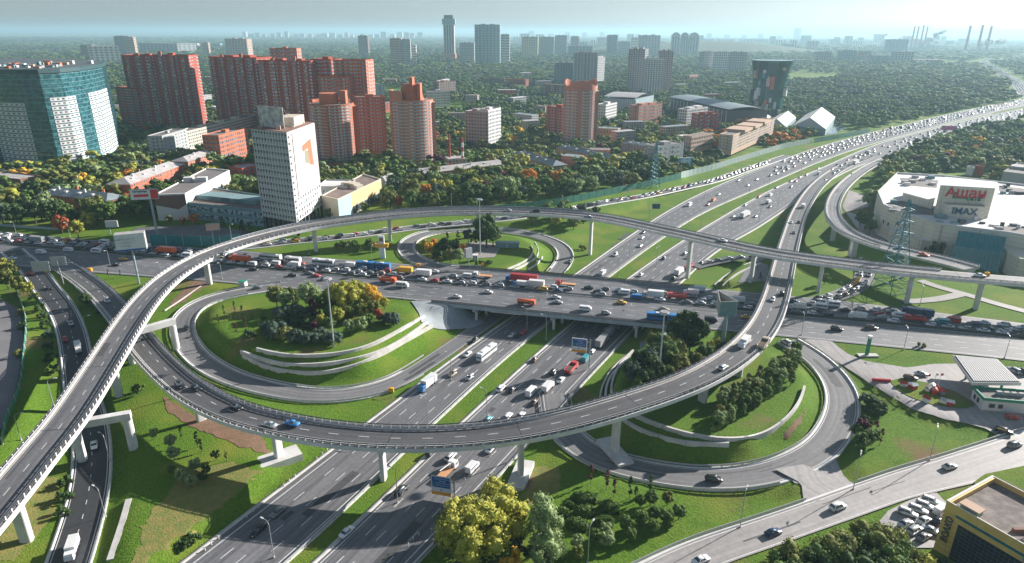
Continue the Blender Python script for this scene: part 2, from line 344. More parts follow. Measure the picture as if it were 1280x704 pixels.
for k in GROUND_ROADS:
    r = ROADS[k]
    sel = np.arange(0, len(r.C), 2 if k in ('hwL', 'hwR', 'avN', 'avS') else 1)
    C = r.C[sel]; hw = r.hw[sel]
    keep = (C[:, 0] > -560) & (C[:, 0] < 520) & (C[:, 1] < 760)
    if k in ('avN', 'avS'):
        t = R(31); b = C[:, 0]*math.cos(t) - C[:, 1]*math.sin(t)
        for part in (b < -174, b > -74):
            if part.sum() > 1:
                d, p = dseg(fx, fy, C[part]); h_ = np.interp(p, range(part.sum()), hw[part]); addc(np.maximum(0, d-h_-1.2), 7.0)
        continue
    C = C[keep]; hw = hw[keep]
    if len(C) < 2: continue
    d, p = dseg(fx, fy, C); ii = range(len(C))
    addc(np.maximum(0, d-np.interp(p, ii, hw)-1.2), np.interp(p, ii, C[:, 2]))
for poly, z in PADS:
    P = [W(x, y, z) for x, y in poly]; d, _ = dseg(fx, fy, P, True); d[inpoly(fx, fy, P)] = 0
    addc(d+0.25, z)
# the ramp ends that stand on the ground
for k, n0, n1 in (('IR', 0, 14), ('IR', -26, None), ('TF', 0, 12)):
    C = ROADS[k].C[n0:n1]; d, p = dseg(fx, fy, C); addc(np.maximum(0, d-7)+0.3, np.interp(p, range(len(C)), C[:, 2]))
HZ = (num/den).reshape(GX.shape) - 0.15
edge = np.minimum.reduce([GX-gx[0], gx[-1]-GX, gy[-1]-GY]); HZ *= np.clip(edge/60, 0, 1)**0.7
def h(x, y):
    x = np.asarray(x, float); y = np.asarray(y, float)
    i = np.clip((x-gx[0])/2.5, 0, len(gx)-1.001); j = np.clip((y-gy[0])/2.5, 0, len(gy)-1.001)
    a = i.astype(int); b = j.astype(int); u = i-a; v = j-b
    z = HZ[b, a]*(1-u)*(1-v)+HZ[b, a+1]*u*(1-v)+HZ[b+1, a]*(1-u)*v+HZ[b+1, a+1]*u*v
    return np.where((x < gx[0]) | (x > gx[-1]) | (y > gy[-1]), 0.0, z)
def T(px, py, dz=0.0):
    z = 4.0
    for _ in range(25):
        P = W(px, py, z); z = 0.5*z + 0.5*float(h(P[0], P[1]))
    return (P[0], P[1], z+dz)
ext = np.array([2.5*1.16**k for k in range(1, 62)]).cumsum(); ext = ext[ext < 90000]
X = np.concatenate([gx[0]-ext[::-1], gx, gx[-1]+ext]); Y = np.concatenate([[-400, -200, -60, 40], gy, gy[-1]+ext])
XX, YY = np.meshgrid(X, Y); ZZ = h(XX.ravel(), YY.ravel()).reshape(XX.shape)
nx = len(X); ny = len(Y); idx = np.arange(nx*ny).reshape(ny, nx)
Q = np.stack([idx[:-1, :-1].ravel(), idx[:-1, 1:].ravel(), idx[1:, 1:].ravel(), idx[1:, :-1].ravel()], 1)
def ground_mat():
    m = bpy.data.materials.new('mown_grass_ground'); m.use_nodes = True; n = m.node_tree; b = n.nodes['Principled BSDF']
    b.inputs['Roughness'].default_value = 0.95; b.inputs['Specular IOR Level'].default_value = 0.15
    tc = n.nodes.new('ShaderNodeTexCoord')
    def noise(sc, det=4):
        x = n.nodes.new('ShaderNodeTexNoise'); x.inputs['Scale'].default_value = sc; x.inputs['Detail'].default_value = det
        n.links.new(tc.outputs['Object'], x.inputs['Vector']); return x.outputs['Fac']
    def mixc(f, a, c, lo, hi):
        mr = n.nodes.new('ShaderNodeMapRange'); mr.inputs[1].default_value = lo; mr.inputs[2].default_value = hi; n.links.new(f, mr.inputs[0])
        mx = n.nodes.new('ShaderNodeMix'); mx.data_type = 'RGBA'; n.links.new(mr.outputs[0], mx.inputs[0])
        for i, v in ((6, a), (7, c)):
            if isinstance(v, tuple): mx.inputs[i].default_value = v+(1,)
            else: n.links.new(v, mx.inputs[i])
        return mx.outputs[2]
    g1 = mixc(noise(1.3, 8), (0.060, 0.135, 0.012), (0.125, 0.215, 0.022), 0.3, 0.7)
    g2 = mixc(noise(0.05, 5), g1, (0.19, 0.22, 0.035), 0.5, 0.75)
    g3 = mixc(noise(0.028, 6), g2, (0.20, 0.125, 0.07), 0.60, 0.70)
    n.links.new(g3, b.inputs['Base Color'])
    bp = n.nodes.new('ShaderNodeBump'); bp.inputs['Strength'].default_value = 0.7; bp.inputs['Distance'].default_value = 0.35
    n.links.new(noise(2.2, 8), bp.inputs['Height']); n.links.new(bp.outputs[0], b.inputs['Normal'])
    return m
M_GRASS = ground_mat()
g = link('ground', fast_mesh('ground', np.column_stack([XX.ravel(), YY.ravel(), ZZ.ravel()]), Q, [M_GRASS], smooth=True)); tag(g, kind='structure')

# ---------------------------------------------------------------- road sheets
def sheet(name, L, Rr, material, dz, parent=None, uvw=None):
    """strip between two polylines, with UV = metres across / along"""
    n = len(L); V = np.empty((2*n, 3)); V[0::2] = L; V[1::2] = Rr; V[:, 2] += dz
    i = np.arange(n-1)*2; Qd = np.stack([i, i+1, i+3, i+2], 1)
    me = fast_mesh(name, V, Qd, [material])
    C = (L+Rr)/2; s = np.concatenate([[0], np.cumsum(np.linalg.norm(np.diff(C[:, :2], axis=0), axis=1))]); wd = np.linalg.norm((L-Rr)[:, :2], axis=1)
    uv = np.zeros((2*n, 2)); uv[1::2, 0] = wd; uv[0::2, 1] = s; uv[1::2, 1] = s
    ul = me.uv_layers.new(name='UVMap'); vi = np.empty(len(me.loops), np.int32); me.loops.foreach_get('vertex_index', vi)
    ul.data.foreach_set('uv', uv[vi].astype(np.float32).ravel())
    if me.polygons[0].normal.z < 0: me.flip_normals()
    return link(name, me, parent)
def strip_on(mb, P, wd, dz, s0=None, s1=None, m=0):
    """painted line of width wd along polyline P between arc lengths"""
    s = np.concatenate([[0], np.cumsum(np.linalg.norm(np.diff(P[:, :2], axis=0), axis=1))])
    s0 = 0 if s0 is None else s0; s1 = s[-1] if s1 is None else s1
    u = np.concatenate([[s0], s[(s > s0) & (s < s1)], [s1]]); Q_ = np.stack([np.interp(u, s, P[:, k]) for k in range(3)], 1)
    if len(Q_) < 2: return
    d = np.gradient(Q_[:, :2], axis=0); d /= np.linalg.norm(d, axis=1)[:, None]+1e-9
    N = np.stack([-d[:, 1], d[:, 0]], 1)*wd/2
    for i in range(len(Q_)-1):
        a, b = Q_[i], Q_[i+1]
        mb.face([(a[0]-N[i][0], a[1]-N[i][1], a[2]+dz), (b[0]-N[i+1][0], b[1]-N[i+1][1], b[2]+dz), (b[0]+N[i+1][0], b[1]+N[i+1][1], b[2]+dz), (a[0]+N[i][0], a[1]+N[i][1], a[2]+dz)], m)
def dashes(mb, P, wd, dz, on, offl, s0=0, s1=None):
    s = np.concatenate([[0], np.cumsum(np.linalg.norm(np.diff(P[:, :2], axis=0), axis=1))]); s1 = s[-1] if s1 is None else s1
    a = s0
    while a < s1-on: strip_on(mb, P, wd, dz, a, a+on); a += on+offl
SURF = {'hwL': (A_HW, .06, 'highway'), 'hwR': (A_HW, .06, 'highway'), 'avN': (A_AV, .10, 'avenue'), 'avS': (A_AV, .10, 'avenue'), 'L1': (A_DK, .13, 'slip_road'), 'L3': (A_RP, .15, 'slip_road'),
        'L4': (A_RP, .16, 'slip_road'), 'L5': (A_RP, .17, 'slip_road'), 'L6': (A_LT, .12, 'street'), 'L7': (A_LT, .145, 'slip_road'), 'N1': (A_AV, .14, 'service_road'), 'N2': (A_AV, .18, 'slip_road'),
        'N3': (A_AV, .19, 'slip_road'), 'path1': (A_LT, .1, 'path'), 'path2': (A_LT, .12, 'path'), 'far': (A_HW, .3, 'road')}
for k in GROUND_ROADS:
    r = ROADS[k]; m_, dz, nm = SURF[k]; L_, R_ = r.L, r.R
    o = sheet(nm, L_, R_, m_, dz); tag(o, kind='structure')
    mk = MB(); top = dz+0.012
    if k in ('hwL', 'hwR'):
        lanes = 5; edge0, edge1 = (0.10, 0.035) if k == 'hwL' else (0.05, 0.08)
        for f in (edge0, 1-edge1): strip_on(mk, r.frac(f), 0.3, top, 0, 900)
        nl = 5 if k == 'hwR' else 4
        for i in range(1, nl):
            f = edge0 + (1-edge0-edge1)*i/nl; dashes(mk, r.frac(f), 0.24, top, 4, 8 if i != nl-1 else 6, 0, 700)
    elif k in ('avN', 'avS'):
        for f in (0.05, 0.94): strip_on(mk, r.frac(f), 0.28, top)
        nl = 5 if k == 'avN' else 4
        for i in range(1, nl):
            dashes(mk, r.frac(0.05+0.89*i/nl), 0.22, top, 3, 6)
    elif k in ('L1', 'L3', 'L4', 'L5', 'L6'):
        for f in (0.06, 0.94): strip_on(mk, r.frac(f), 0.2, top)
    if k == 'L1': dashes(mk, r.frac(0.5), 0.18, top, 2, 4)
    if k == 'N1': dashes(mk, r.frac(0.5), 0.18, top, 2, 4)
    if mk.f: mo = mk.build('lane_marking', M_WHITE, o)
# light dusty kerb strips beside the carriageways
def kerb(name, P, wd, hgt, material, dz=0.0, parent=None):
    d = np.gradient(P[:, :2], axis=0); d /= np.linalg.norm(d, axis=1)[:, None]+1e-9; N = np.stack([-d[:, 1], d[:, 0]], 1)*wd/2
    n = len(P); V = []
    for sgn, z in ((-1, -0.4), (-1, hgt), (1, hgt), (1, -0.4)): V.append(np.column_stack([P[:, :2]+sgn*N, P[:, 2]+z+dz]))
    V = np.concatenate(V); i = np.arange(n-1); Qd = np.concatenate([np.stack([i+k*n, i+(k+1)*n, i+1+(k+1)*n, i+1+k*n], 1) for k in range(3)])
    Qd = np.concatenate([Qd, [[0, n, 2*n, 3*n], [n-1, 4*n-1, 3*n-1, 2*n-1]]])
    me = fast_mesh(name, V, Qd, [material]); return link(name, me, parent)
for k, side in (('hwL', 1), ('hwL', -1), ('hwR', 1), ('hwR', -1)):
    r = ROADS[k]; P_ = (r.L if side > 0 else r.R)[:280].copy(); P_[:, :2] += side*0.5*r.N[:280]; o = kerb('kerb', P_, 1.3, 0.16, M_CONC); tag(o, kind='structure')
for k, side in (('L3', -1), ('L3', 1), ('L4', 1), ('L4', -1), ('L5', 1), ('L5', -1), ('L1', 1), ('L1', -1), ('L6', 1), ('N1', 1), ('N1', -1)):
    r = ROADS[k]; P_ = r.off(side*(r.hw+0.35)); px_ = [proj(c) for c in r.C]
    if (k, side) in (('L3', -1), ('L3', 1)): P_ = P_[:int(np.argmax([p[0] > (486 if side < 0 else 520) and p[1] > 400 for p in px_]))]
    if k == 'L5': P_ = P_[int(np.argmax([p[1] > (520 if side < 0 else 535) for p in px_])):]
    if k == 'L4': P_ = P_[3 if side < 0 else 12:-2]
    o = kerb('kerb', P_, 0.8, 0.24, M_CONCW); tag(o, kind='structure')
A_IR = asphalt('darker_flyover_asphalt', (0.105, 0.104, 0.108), 0.2)
# ---------------------------------------------------------------- flyovers, bridge, piers, rails
def sweep(name, P, N, prof, material, parent=None):
    """closed profile [(offset, z)] swept along P"""
    n = len(P); k = len(prof); V = []
    for o_, z_ in prof: V.append(np.column_stack([P[:, :2]+N*o_, P[:, 2]+z_]))
    V = np.concatenate(V); i = np.arange(n-1); Qd = []
    for a in range(k):
        b = (a+1) % k; Qd.append(np.stack([i+a*n, i+1+a*n, i+1+b*n, i+b*n], 1))
    me = bpy.data.meshes.new(name); F = [tuple(q) for q in np.concatenate(Qd)] + [tuple(a*n for a in range(k)), tuple(a*n+n-1 for a in range(k))[::-1]]
    me.from_pydata([tuple(v) for v in V], [], F); me.materials.append(material); me.update()
    import bmesh; bm = bmesh.new(); bm.from_mesh(me); bmesh.ops.recalc_face_normals(bm, faces=bm.faces); bm.to_mesh(me); bm.free()
    return link(name, me, parent)
_post = {}
def post_mesh(hh, r_, material):
    key = (hh, r_, material.name)
    if key not in _post:
        m = MB(); m.box(-r_, r_, -r_, r_, -0.05, hh); _post[key] = m.mesh('post', material)
    return _post[key]
def rail(P, N, parent, hh=0.8, spacing=4.0, heavy=False, material=None, rows=2, pr=0.07, pmat=None, indiv=100):
    """guard rail along P: beams plus posts; the posts nearest the camera are parts of their own"""
    material = material or M_RAIL
    for j in range(rows):
        z = hh*(1-0.42*j); wd = 0.10 if not heavy else 0.14
        sweep('rail_beam', P, N, [(-wd/2, z-0.14), (wd/2, z-0.14), (wd/2, z+0.12), (-wd/2, z+0.12)], material, parent)
    s = np.concatenate([[0], np.cumsum(np.linalg.norm(np.diff(P[:, :2], axis=0), axis=1))]); n = int(s[-1]/spacing)+1; pmat = pmat or material
    me = post_mesh(hh, pr, pmat); Q_ = [[np.interp(u, s, P[:, k]) for k in range(3)] for u in np.linspace(0, s[-1], max(2, n))]
    Q_.sort(key=lambda q: (q[0])**2+(q[1])**2)
    for q in Q_[:indiv]: link('post', me, parent, q)
    if len(Q_) > indiv:
        m = MB()
        for q in Q_[indiv:]: m.box(q[0]-pr, q[0]+pr, q[1]-pr, q[1]+pr, q[2]-.05, q[2]+hh)
        tag(m.build('more_posts', [pmat], parent), kind='stuff')
M_TAR = mat('tar_repair', (0.055, 0.056, 0.06), .7, (0.085, 0.085, 0.09), .6, 5)
def tar_patches(r, parent, n, hw, i0, i1, dz, seed=1):
    rr = random.Random(seed+len(r.C)); s = r.s
    a, b = s[i0 or 0], s[(i1 or len(s))-1]; b = min(b, a+420)
    for _ in range(n):
        m = MB(); u = rr.uniform(a+5, b-25); strip_on(m, r.off(rr.uniform(-hw, hw)), rr.choice([.25, .5, 1.6, 2.6]), dz, u, u+rr.uniform(3, 22)); m.build('tar_patch', M_TAR, parent)
for _k, _n in (('hwL', 16), ('hwR', 16), ('avS', 14), ('L6', 6), ('L5', 5), ('L3', 5)):
    _o = [q for q in bpy.data.objects if q.name.split('.')[0] == SURF[_k][2]]; _o = _o[0] if _k != 'hwR' else _o[1]; tar_patches(ROADS[_k], _o, _n, float(ROADS[_k].hw[30])-2.2, 10, None, SURF[_k][1]+.006, 3)
def N_off(NN, o, dz): return np.column_stack([NN*o, np.full(len(NN), dz)])
def flyover(r, label, group, i0=0, i1=None, north=(0, None), south=(0, None), screen=None):
    C = r.C[i0:i1]; N = r.N[i0:i1]; hw = float(r.hw[0]); mid = C[len(C)//2]
    root = empty('flyover', (0, 0, 0)); tag(root, label, 'flyover', group)
    sweep('girder', C, N, [(-hw, -0.02), (-hw, -0.55), (-hw*0.55, -0.95), (-hw*0.42, -2.0), (hw*0.42, -2.0), (hw*0.55, -0.95), (hw, -0.55), (hw, -0.02)], M_GIRD, root)
    L = r.off(hw-1.0)[i0:i1]; Rr = r.off(-(hw-1.0))[i0:i1]; o = sheet('roadway', L, Rr, A_FL if r is not ROADS['IR'] else A_IR, 0.05, root)
    mk = MB(); dashes(mk, C, 0.2, 0.062, 3, 6)
    for sg in (1, -1):
        strip_on(mk, r.off(sg*(hw-1.9))[i0:i1], 0.2, 0.062)
    mk.build('lane_marking', M_WHITE, o)
    for sg in (1, -1): vg = MB(); strip_on(vg, r.off(sg*(hw-1.35))[i0:i1], 0.7, 0.058); vg.build('dusty_shoulder', M_SHOULD, o)
    tar_patches(r, o, 7, hw-2.2, i0, i1, .055)
    for sg, (a, b) in ((1, north), (-1, south)):
        P = r.off(sg*(hw-0.42))[i0:i1][a:b]; NN = N[a:b]; q = sg
        sweep('fascia', P, NN, [(0.46*q, -0.85), (0.46*q, 0.38), (0.16*q, 0.38), (0.16*q, -0.85)], M_CONCW, root)
        sweep('painted_shade_strip', P, NN, [(0.155*q, -0.5), (0.155*q, 0.10), (-0.50*q, 0.10), (-0.50*q, -0.5)], M_DRAIL, root)  # shadow of the slot between fascia and kerb, painted as a dark strip
        sweep('kerb', P, NN, [(-0.505*q, -0.3), (-0.505*q, 0.42), (-0.92*q, 0.42), (-0.92*q, -0.3)], M_CONCW, root)
        rail(P + N_off(NN, -0.12*q, 0.10), NN, root, 1.15, 2.6, True, M_DRAIL, 2, 0.15, M_CONCW, 50)
        rail(P + N_off(NN, -0.70*q, 0.42), NN, root, 0.62, 60, True, M_RAIL, 1, 0.1)
    jt = MB(); sC = np.concatenate([[0], np.cumsum(np.linalg.norm(np.diff(C[:, :2], axis=0), axis=1))]); u = 18.0
    while u < sC[-1]-5:
        p = np.array([np.interp(u, sC, C[:, k]) for k in range(3)]); i = int(np.searchsorted(sC, u)); nn = N[i]; t = np.array([nn[1], -nn[0]]); w1 = hw-1.4
        q4 = [p[:2]+nn*w1-t*.16, p[:2]-nn*w1-t*.16, p[:2]-nn*w1+t*.16, p[:2]+nn*w1+t*.16]; m_ = MB(); m_.face([(v[0], v[1], p[2]+.067) for v in q4]); m_.build('expansion_joint', M_DRAIL, o); u += 36
    if screen:
        a, b = screen; P = r.off(hw-0.30)[a:b]; sweep('noise_screen', P, r.N[a:b], [(-0.05, 0.42), (0.05, 0.42), (0.05, 1.7), (-0.05, 1.7)], mat('screen_panel', (0.34, 0.38, 0.42), 0.5, (0.46, 0.50, 0.54), 0.8), root)
    return root
M_PIER = mat('pier_concrete', (0.66, 0.66, 0.66), 0.75, (0.50, 0.49, 0.48), 0.3, 6)
def pier(parent, r, px, py, zg=None, w=(2.6, 1.5), cap=True, foot=None, rot=None):
    P = T(px, py) if zg is None else W(px, py, zg); i = r.near(P[0], P[1]); P = (r.C[i][0], r.C[i][1], float(h(r.C[i][0], r.C[i][1]))); t = r.T[i]; a = math.atan2(t[1], t[0]) if rot is None else rot
    top = r.C[i][2]-1.9; m = MB(); M = Matrix.Translation((P[0], P[1], 0)) @ Matrix.Rotation(a, 4, 'Z'); z0 = P[2]-1.5
    n = 10; k = len(m.v)
    for zz, sc in ((z0, 1.0), (top-2.2, 1.0), (top-1.4, 1.0), (top, 1.0)):
        for q in range(n*2):
            an = math.pi*q/n; cx_ = w[1]/2*np.sign(math.cos(an))*abs(math.cos(an))**0.45; cy_ = w[0]/2*np.sign(math.sin(an))*abs(math.sin(an))**0.45
            if zz > top-1.3 and cap: cy_ *= 1.5
            m.v.append(tuple(M @ Vector((cx_*sc, cy_*sc, zz))))
    for l in range(3):
        for q in range(2*n):
            j = (q+1) % (2*n); m.f.append((k+l*2*n+q, k+l*2*n+j, k+(l+1)*2*n+j, k+(l+1)*2*n+q)); m.m.append(0)
    m.f.append(tuple(k+3*2*n+q for q in range(2*n))); m.m.append(0)
    o = m.build('pier', M_PIER, parent)
    if foot:
        f = MB(); l, wd, hh, ra = foot; M2 = Matrix.Translation((P[0], P[1], P[2])) @ Matrix.Rotation(ra, 4, 'Z')
        pts = [(-l/2, -wd/2), (l/2, -wd/2), (l/2, wd/2), (-l/2, wd/2)]
        f.prism([tuple((M2 @ Vector((x, y, 0)))[:2]) for x, y in pts], P[2]-1.5, P[2]+hh); f.build('footing', M_PIER, o)
    return o
LF, IR, TF = ROADS['LF'], ROADS['IR'], ROADS['TF']
def idx_at(r, px):  # sample nearest to a picture column
    return int(np.argmin([abs(proj(c)[0]-px) for c in r.C]))
iLFend = idx_at(LF, 1195)
lf = flyover(LF, 'long white curved flyover sweeping from the lower left over the jammed avenue to the mall', None, north=(0, iLFend), screen=(idx_at(LF, 300), idx_at(LF, 735)))
j0 = int(np.argmax(IR.C[:, 2] > 7.6))
jj = np.where(IR.C[:, 2] > 1.2)[0][-1]
ir = flyover(IR, 'inner ring flyover curving in front of the avenue bridge and under the long flyover', None)
tf = flyover(TF, 'short curved flyover bending round the mall side into the long flyover', None, south=(0, idx_at(TF, 1165) if False else len(TF.C)-14))
for px, py in ((42, 676), (145, 502), (264, 359), (397, 315), (488, 301), (596, 294), (735, 317), (865, 345), (937, 350), (1021, 363), (1134, 377), (1219, 383)):
    pier(lf, LF, px, py, w=(2.8, 2.2) if px < 60 else (2.7, 1.7))
pier(lf, LF, 1211, 374)
for px, py, ft in ((250, 532, None), (349, 575, (12, 6, 1.5, R(35))), (484, 597, None), (649, 606, (13, 5, 1.6, R(75))), (785, 574, (14, 5, 1.4, R(110))), (890, 503, None), (938, 472, None)):
    pier(ir, IR, px, py, w=(3.0, 1.5), foot=ft, cap=False)
for px, py in ((1038, 299), (1053, 318), (1088, 320), (1140, 340)): pier(tf, TF, px, py)
def portal(parent, base, a, b, zt, rnd=1.3):
    """straddle frame: a beam between two picture points at height zt, one column in view and one under the deck"""
    A = Vector(W(a[0], a[1], zt)); B = Vector(W(b[0], b[1], zt)); d = (B-A); ang = math.atan2(d.y, d.x)
    m = MB(); M = Matrix.Translation((A+B)/2) @ Matrix.Rotation(ang, 4, 'Z'); m.box(-d.length/2-1.2, d.length/2+1.2, -1.15, 1.15, -2.2, 0, T=M)
    o = m.build('crosshead', M_PIER, parent)
    for Q_ in (A, B):
        c = MB(); c.cyl(Q_.x, Q_.y, float(h(Q_.x, Q_.y))-1, zt-2.2, rnd, n=16); c.build('pier', M_PIER, parent)
portal(lf, None, (214, 402), (158, 418), 16.0)
portal(lf, None, (158, 519), (92, 531), 14.4)
# avenue bridge over the highway
t31 = R(31)
br = empty('avenue_bridge'); tag(br, 'wide concrete road bridge carrying the jammed avenue over the highway', 'bridge')
for k in ('avN', 'avS'):
    r = ROADS[k]; b = r.C[:, 0]*math.cos(t31)-r.C[:, 1]*math.sin(t31); s_ = np.where((b > -180) & (b < -66))[0]
    i0, i1 = s_[0], s_[-1]; Lp, Rp = r.L[i0:i1], r.R[i0:i1]
    n = len(Lp); V = np.concatenate([Lp+[0, 0, .02], Rp+[0, 0, .02], Rp+[0, 0, -1.5], Lp+[0, 0, -1.5]]); i = np.arange(n-1)
    Qd = np.concatenate([np.stack([i+a*n, i+1+a*n, i+1+((a+1) % 4)*n, i+((a+1) % 4)*n], 1) for a in range(4)]); me = fast_mesh('deck', V, Qd, [M_GIRD]); link('deck', me, br)
    E_ = (r.L if k == 'avN' else r.R)[i0:i1].copy(); NN = r.N[i0:i1]; sg = 1 if k == 'avN' else -1; E_[:, :2] += NN*sg*0.35
    sweep('parapet', E_, NN, [(0.35, -1.3), (0.35, 0.35), (-0.35, 0.35), (-0.35, -1.3)], mat('blue_grey_fascia', (0.40, 0.46, 0.50), 0.7, (0.30, 0.35, 0.38), 0.4), br)
    rail(E_+np.array([0, 0, .35]), NN, br, 0.9, 2.6, False, M_DRAIL, 3, 0.08)
rS = ROADS['avS']; rN = ROADS['avN']
def lineAB(b, a0, a1): return [AB(a, b) for a in (a0, a1)]
def cross_a(rd, edge, b0):
    P = getattr(rd, edge); bb = P[:, 0]*math.cos(t31)-P[:, 1]*math.sin(t31); i = int(np.argmin(abs(bb-b0))); return P[i][0]*math.sin(t31)+P[i][1]*math.cos(t31)
for b in (-151, -117.8, -84.8):
    a0 = cross_a(rS, 'R', b); a1 = cross_a(rN, 'L', b); m = MB()
    M = Matrix.Translation(AB((a0+a1)/2, b, 0)) @ Matrix.Rotation(math.pi/2-t31, 4, 'Z'); ln = (a1-a0)/2
    m.box(-ln-0.8, ln+0.8, -0.9, 0.9, 4.5, 5.5, T=M); o = m.build('crosshead', M_GIRD, br)
    for f in np.linspace(0.02, 0.98, 7):
        c = MB(); Q_ = AB(a0+(a1-a0)*f, b, 0); c.cyl(Q_[0], Q_[1], -0.6, 4.6, 0.62, n=14); c.build('column', M_PIER, br)
# sloped abutments of pale slabs
M_SLAB = jointed('abutment_slabs', (0.36, 0.40, 0.42), (0.25, 0.29, 0.31), (0.12, 0.14, 0.15), 0.5, 1.0, 0.5, 0.03, squash=False)
for b_top, b_bot in ((-176.0, -153.5), (-72.0, -79.0)):
    at0 = cross_a(rS, 'R', b_top)-(5 if b_top < -100 else 2); at1 = cross_a(rN, 'L', b_top)+6; n = 14; m = MB()
    for q in range(n):
        u0, u1 = q/n, (q+1)/n
        A0 = AB(at0+(at1-at0)*u0, b_top, 5.6); A1 = AB(at0+(at1-at0)*u1-.15, b_top, 5.6)
        B0 = AB(at0+(at1-at0)*u0, b_bot, 0.5); B1 = AB(at0+(at1-at0)*u1-.15, b_bot, 0.5)
        D = (0, 0, 0.5); dn = lambda p: (p[0], p[1], p[2]-1.2)
        m.face([A0, B0, B1, A1]); m.face([dn(A0), dn(A1), dn(B1), dn(B0)]); m.face([A0, dn(A0), dn(B0), B0]); m.face([A1, B1, dn(B1), dn(A1)]); m.face([B0, dn(B0), dn(B1), B1]); m.face([A0, A1, dn(A1), dn(A0)])
    m.build('abutment', M_SLAB, br)
# guard rails along the ground roads
def grail(label, P, step=4.0, rows=2, hh=0.75, material=None, pr=.07, group='guard rails beside the slip roads'):
    d = np.gradient(P[:, :2], axis=0); d /= np.linalg.norm(d, axis=1)[:, None]+1e-9; N = np.stack([-d[:, 1], d[:, 0]], 1)
    o = empty('guard_rail', (0, 0, 0)); tag(o, label, 'guard rail', group); rail(P+np.array([0, 0, .15]), N, o, hh, step, False, material, rows, pr); return o
def edge(k, sg, off, i0=0, i1=None):
    r = ROADS[k]; P = (r.L if sg > 0 else r.R).copy(); P[:, :2] += r.N*sg*off; return P[i0:i1]
_q = W(1012, 582, 4); iJ = ROADS['L5'].near(_q[0], _q[1]); _q = W(1055, 625, 4); iK = ROADS['L6'].near(_q[0], _q[1])
grail('steel guard rail along the grass median beside the left carriageway', edge('hwL', -1, 1.0, 0, 95), 4)
grail('steel guard rail on the outer edge of the right carriageway near the lower trees', edge('hwR', 1 if False else -1, 1.0, 0, 75), 4)
grail('guard rail round the outside of the loop below the terraced lawn', edge('L3', -1, .8, 0, 62), 3)
grail('guard rail round the inside of the loop below the terraced lawn', edge('L3', 1, .8, 5, 66), 3)
grail('guard rail outside the loop at the billboard island north of the avenue', edge('L4', -1, .8), 3)
grail('guard rail inside the loop at the billboard island north of the avenue', edge('L4', 1, .8), 3)
grail('inner guard rail of the big loop beside the rows of saplings', edge('L5', 1, .8), 3)
grail('outer guard rail of the big loop next to the petrol station lawn', edge('L5', -1, .8, iJ+4, None), 3)
grail('outer guard rail of the big loop before the junction with the street', edge('L5', -1, .8, 0, iJ-3), 3)
grail('guard rail on the right of the slip road with the red car', edge('L1', 1, .8, 6, None), 3)
grail('guard rail along the upper edge of the pale street past the lawn', edge('L6', 1, .8, 0, iK-2), 3)
grail('guard rail along the pale street below the petrol station lawn', edge('L6', 1, .8, iK+3, None), 3)
grail('crash barrier dividing the jammed lanes of the avenue from the clear ones', ROADS['avS'].L, 8, 2, .8, M_DRAIL, .09)
# ---------------------------------------------------------------- buildings
def font_mesh(cu, mt):
    t = bpy.data.objects.new('lettering', cu); COL.objects.link(t); bpy.context.view_layer.update(); me = bpy.data.meshes.new_from_object(t.evaluated_get(bpy.context.evaluated_depsgraph_get())); bpy.data.objects.remove(t); bpy.data.curves.remove(cu); me.materials.clear(); me.materials.append(mt); return me
FOOT = []   # footprints kept clear of trees
def wall(name, col, c2=None, sc=0.12): return mat('wall_'+name, col, 0.85, c2 or tuple(c*0.85 for c in col), sc, 6)
W_RED = wall('red_brick', (0.40, 0.07, 0.035)); W_RED2 = wall('orange_brick', (0.50, 0.15, 0.075)); W_PINK = wall('salmon_brick', (0.52, 0.22, 0.15)); W_WHITE = wall('white_panel', (0.68, 0.67, 0.66)); W_CREAM = wall('cream', (0.58, 0.52, 0.42)); W_TAN = wall('tan', (0.52, 0.36, 0.26))
W_GREY = wall('grey_panel', (0.38, 0.38, 0.38)); W_MAUVE = wall('mauve_panel', (0.42, 0.34, 0.34)); W_TEAL = wall('teal_panel', (0.20, 0.32, 0.34)); W_YEL = wall('pale_yellow_panel', (0.55, 0.48, 0.25)); W_DK = wall('dark_panel', (0.10, 0.10, 0.11)); W_BRN = wall('brown_panel', (0.22, 0.12, 0.09)); W_BLUE = wall('blue_panel', (0.15, 0.28, 0.38))
M_ROOF = mat('grey_roofing', (0.22, 0.20, 0.19), 0.9, (0.13, 0.12, 0.12), 0.15, 6); M_ROOFW = mat('white_roofing', (0.72, 0.71, 0.70), 0.8, (0.55, 0.54, 0.53), 0.08, 5); M_ROOFT = mat('bluegrey_tin_roof', (0.26, 0.31, 0.34), 0.55, (0.17, 0.21, 0.23), 0.2, 4); M_ROOFS = mat('silver_tin_roof', (0.50, 0.48, 0.47), 0.5, (0.36, 0.34, 0.33), 0.2, 4)
M_WINL = mat('pale_reflecting_glass', (0.46, 0.55, 0.58), 0.25, (0.06, 0.10, 0.12), 0.45, 1, spec=0.8, contrast=3); M_WIND = mat('dim_window_glass', (0.04, 0.06, 0.08), 0.2, (0.20, 0.26, 0.30), 0.5, 1, spec=0.8, contrast=3)
M_TGL = mat('teal_curtain_glass', (0.01, 0.055, 0.07), 0.10, (0.05, 0.17, 0.19), 0.35, 2, spec=0.9, contrast=2)
def vis_edges(poly, z):
    out = []; n = len(poly)
    for i in range(n):
        a = Vector(poly[i][:2]); b = Vector(poly[(i+1) % n][:2]); d = b-a
        if d.length < 0.5: continue
        nrm = Vector((d.y, -d.x)).normalized(); mid = (a+b)/2
        if nrm.dot(Vector((0, 0))-mid) > 0: out.append((a, b, nrm))
    return out
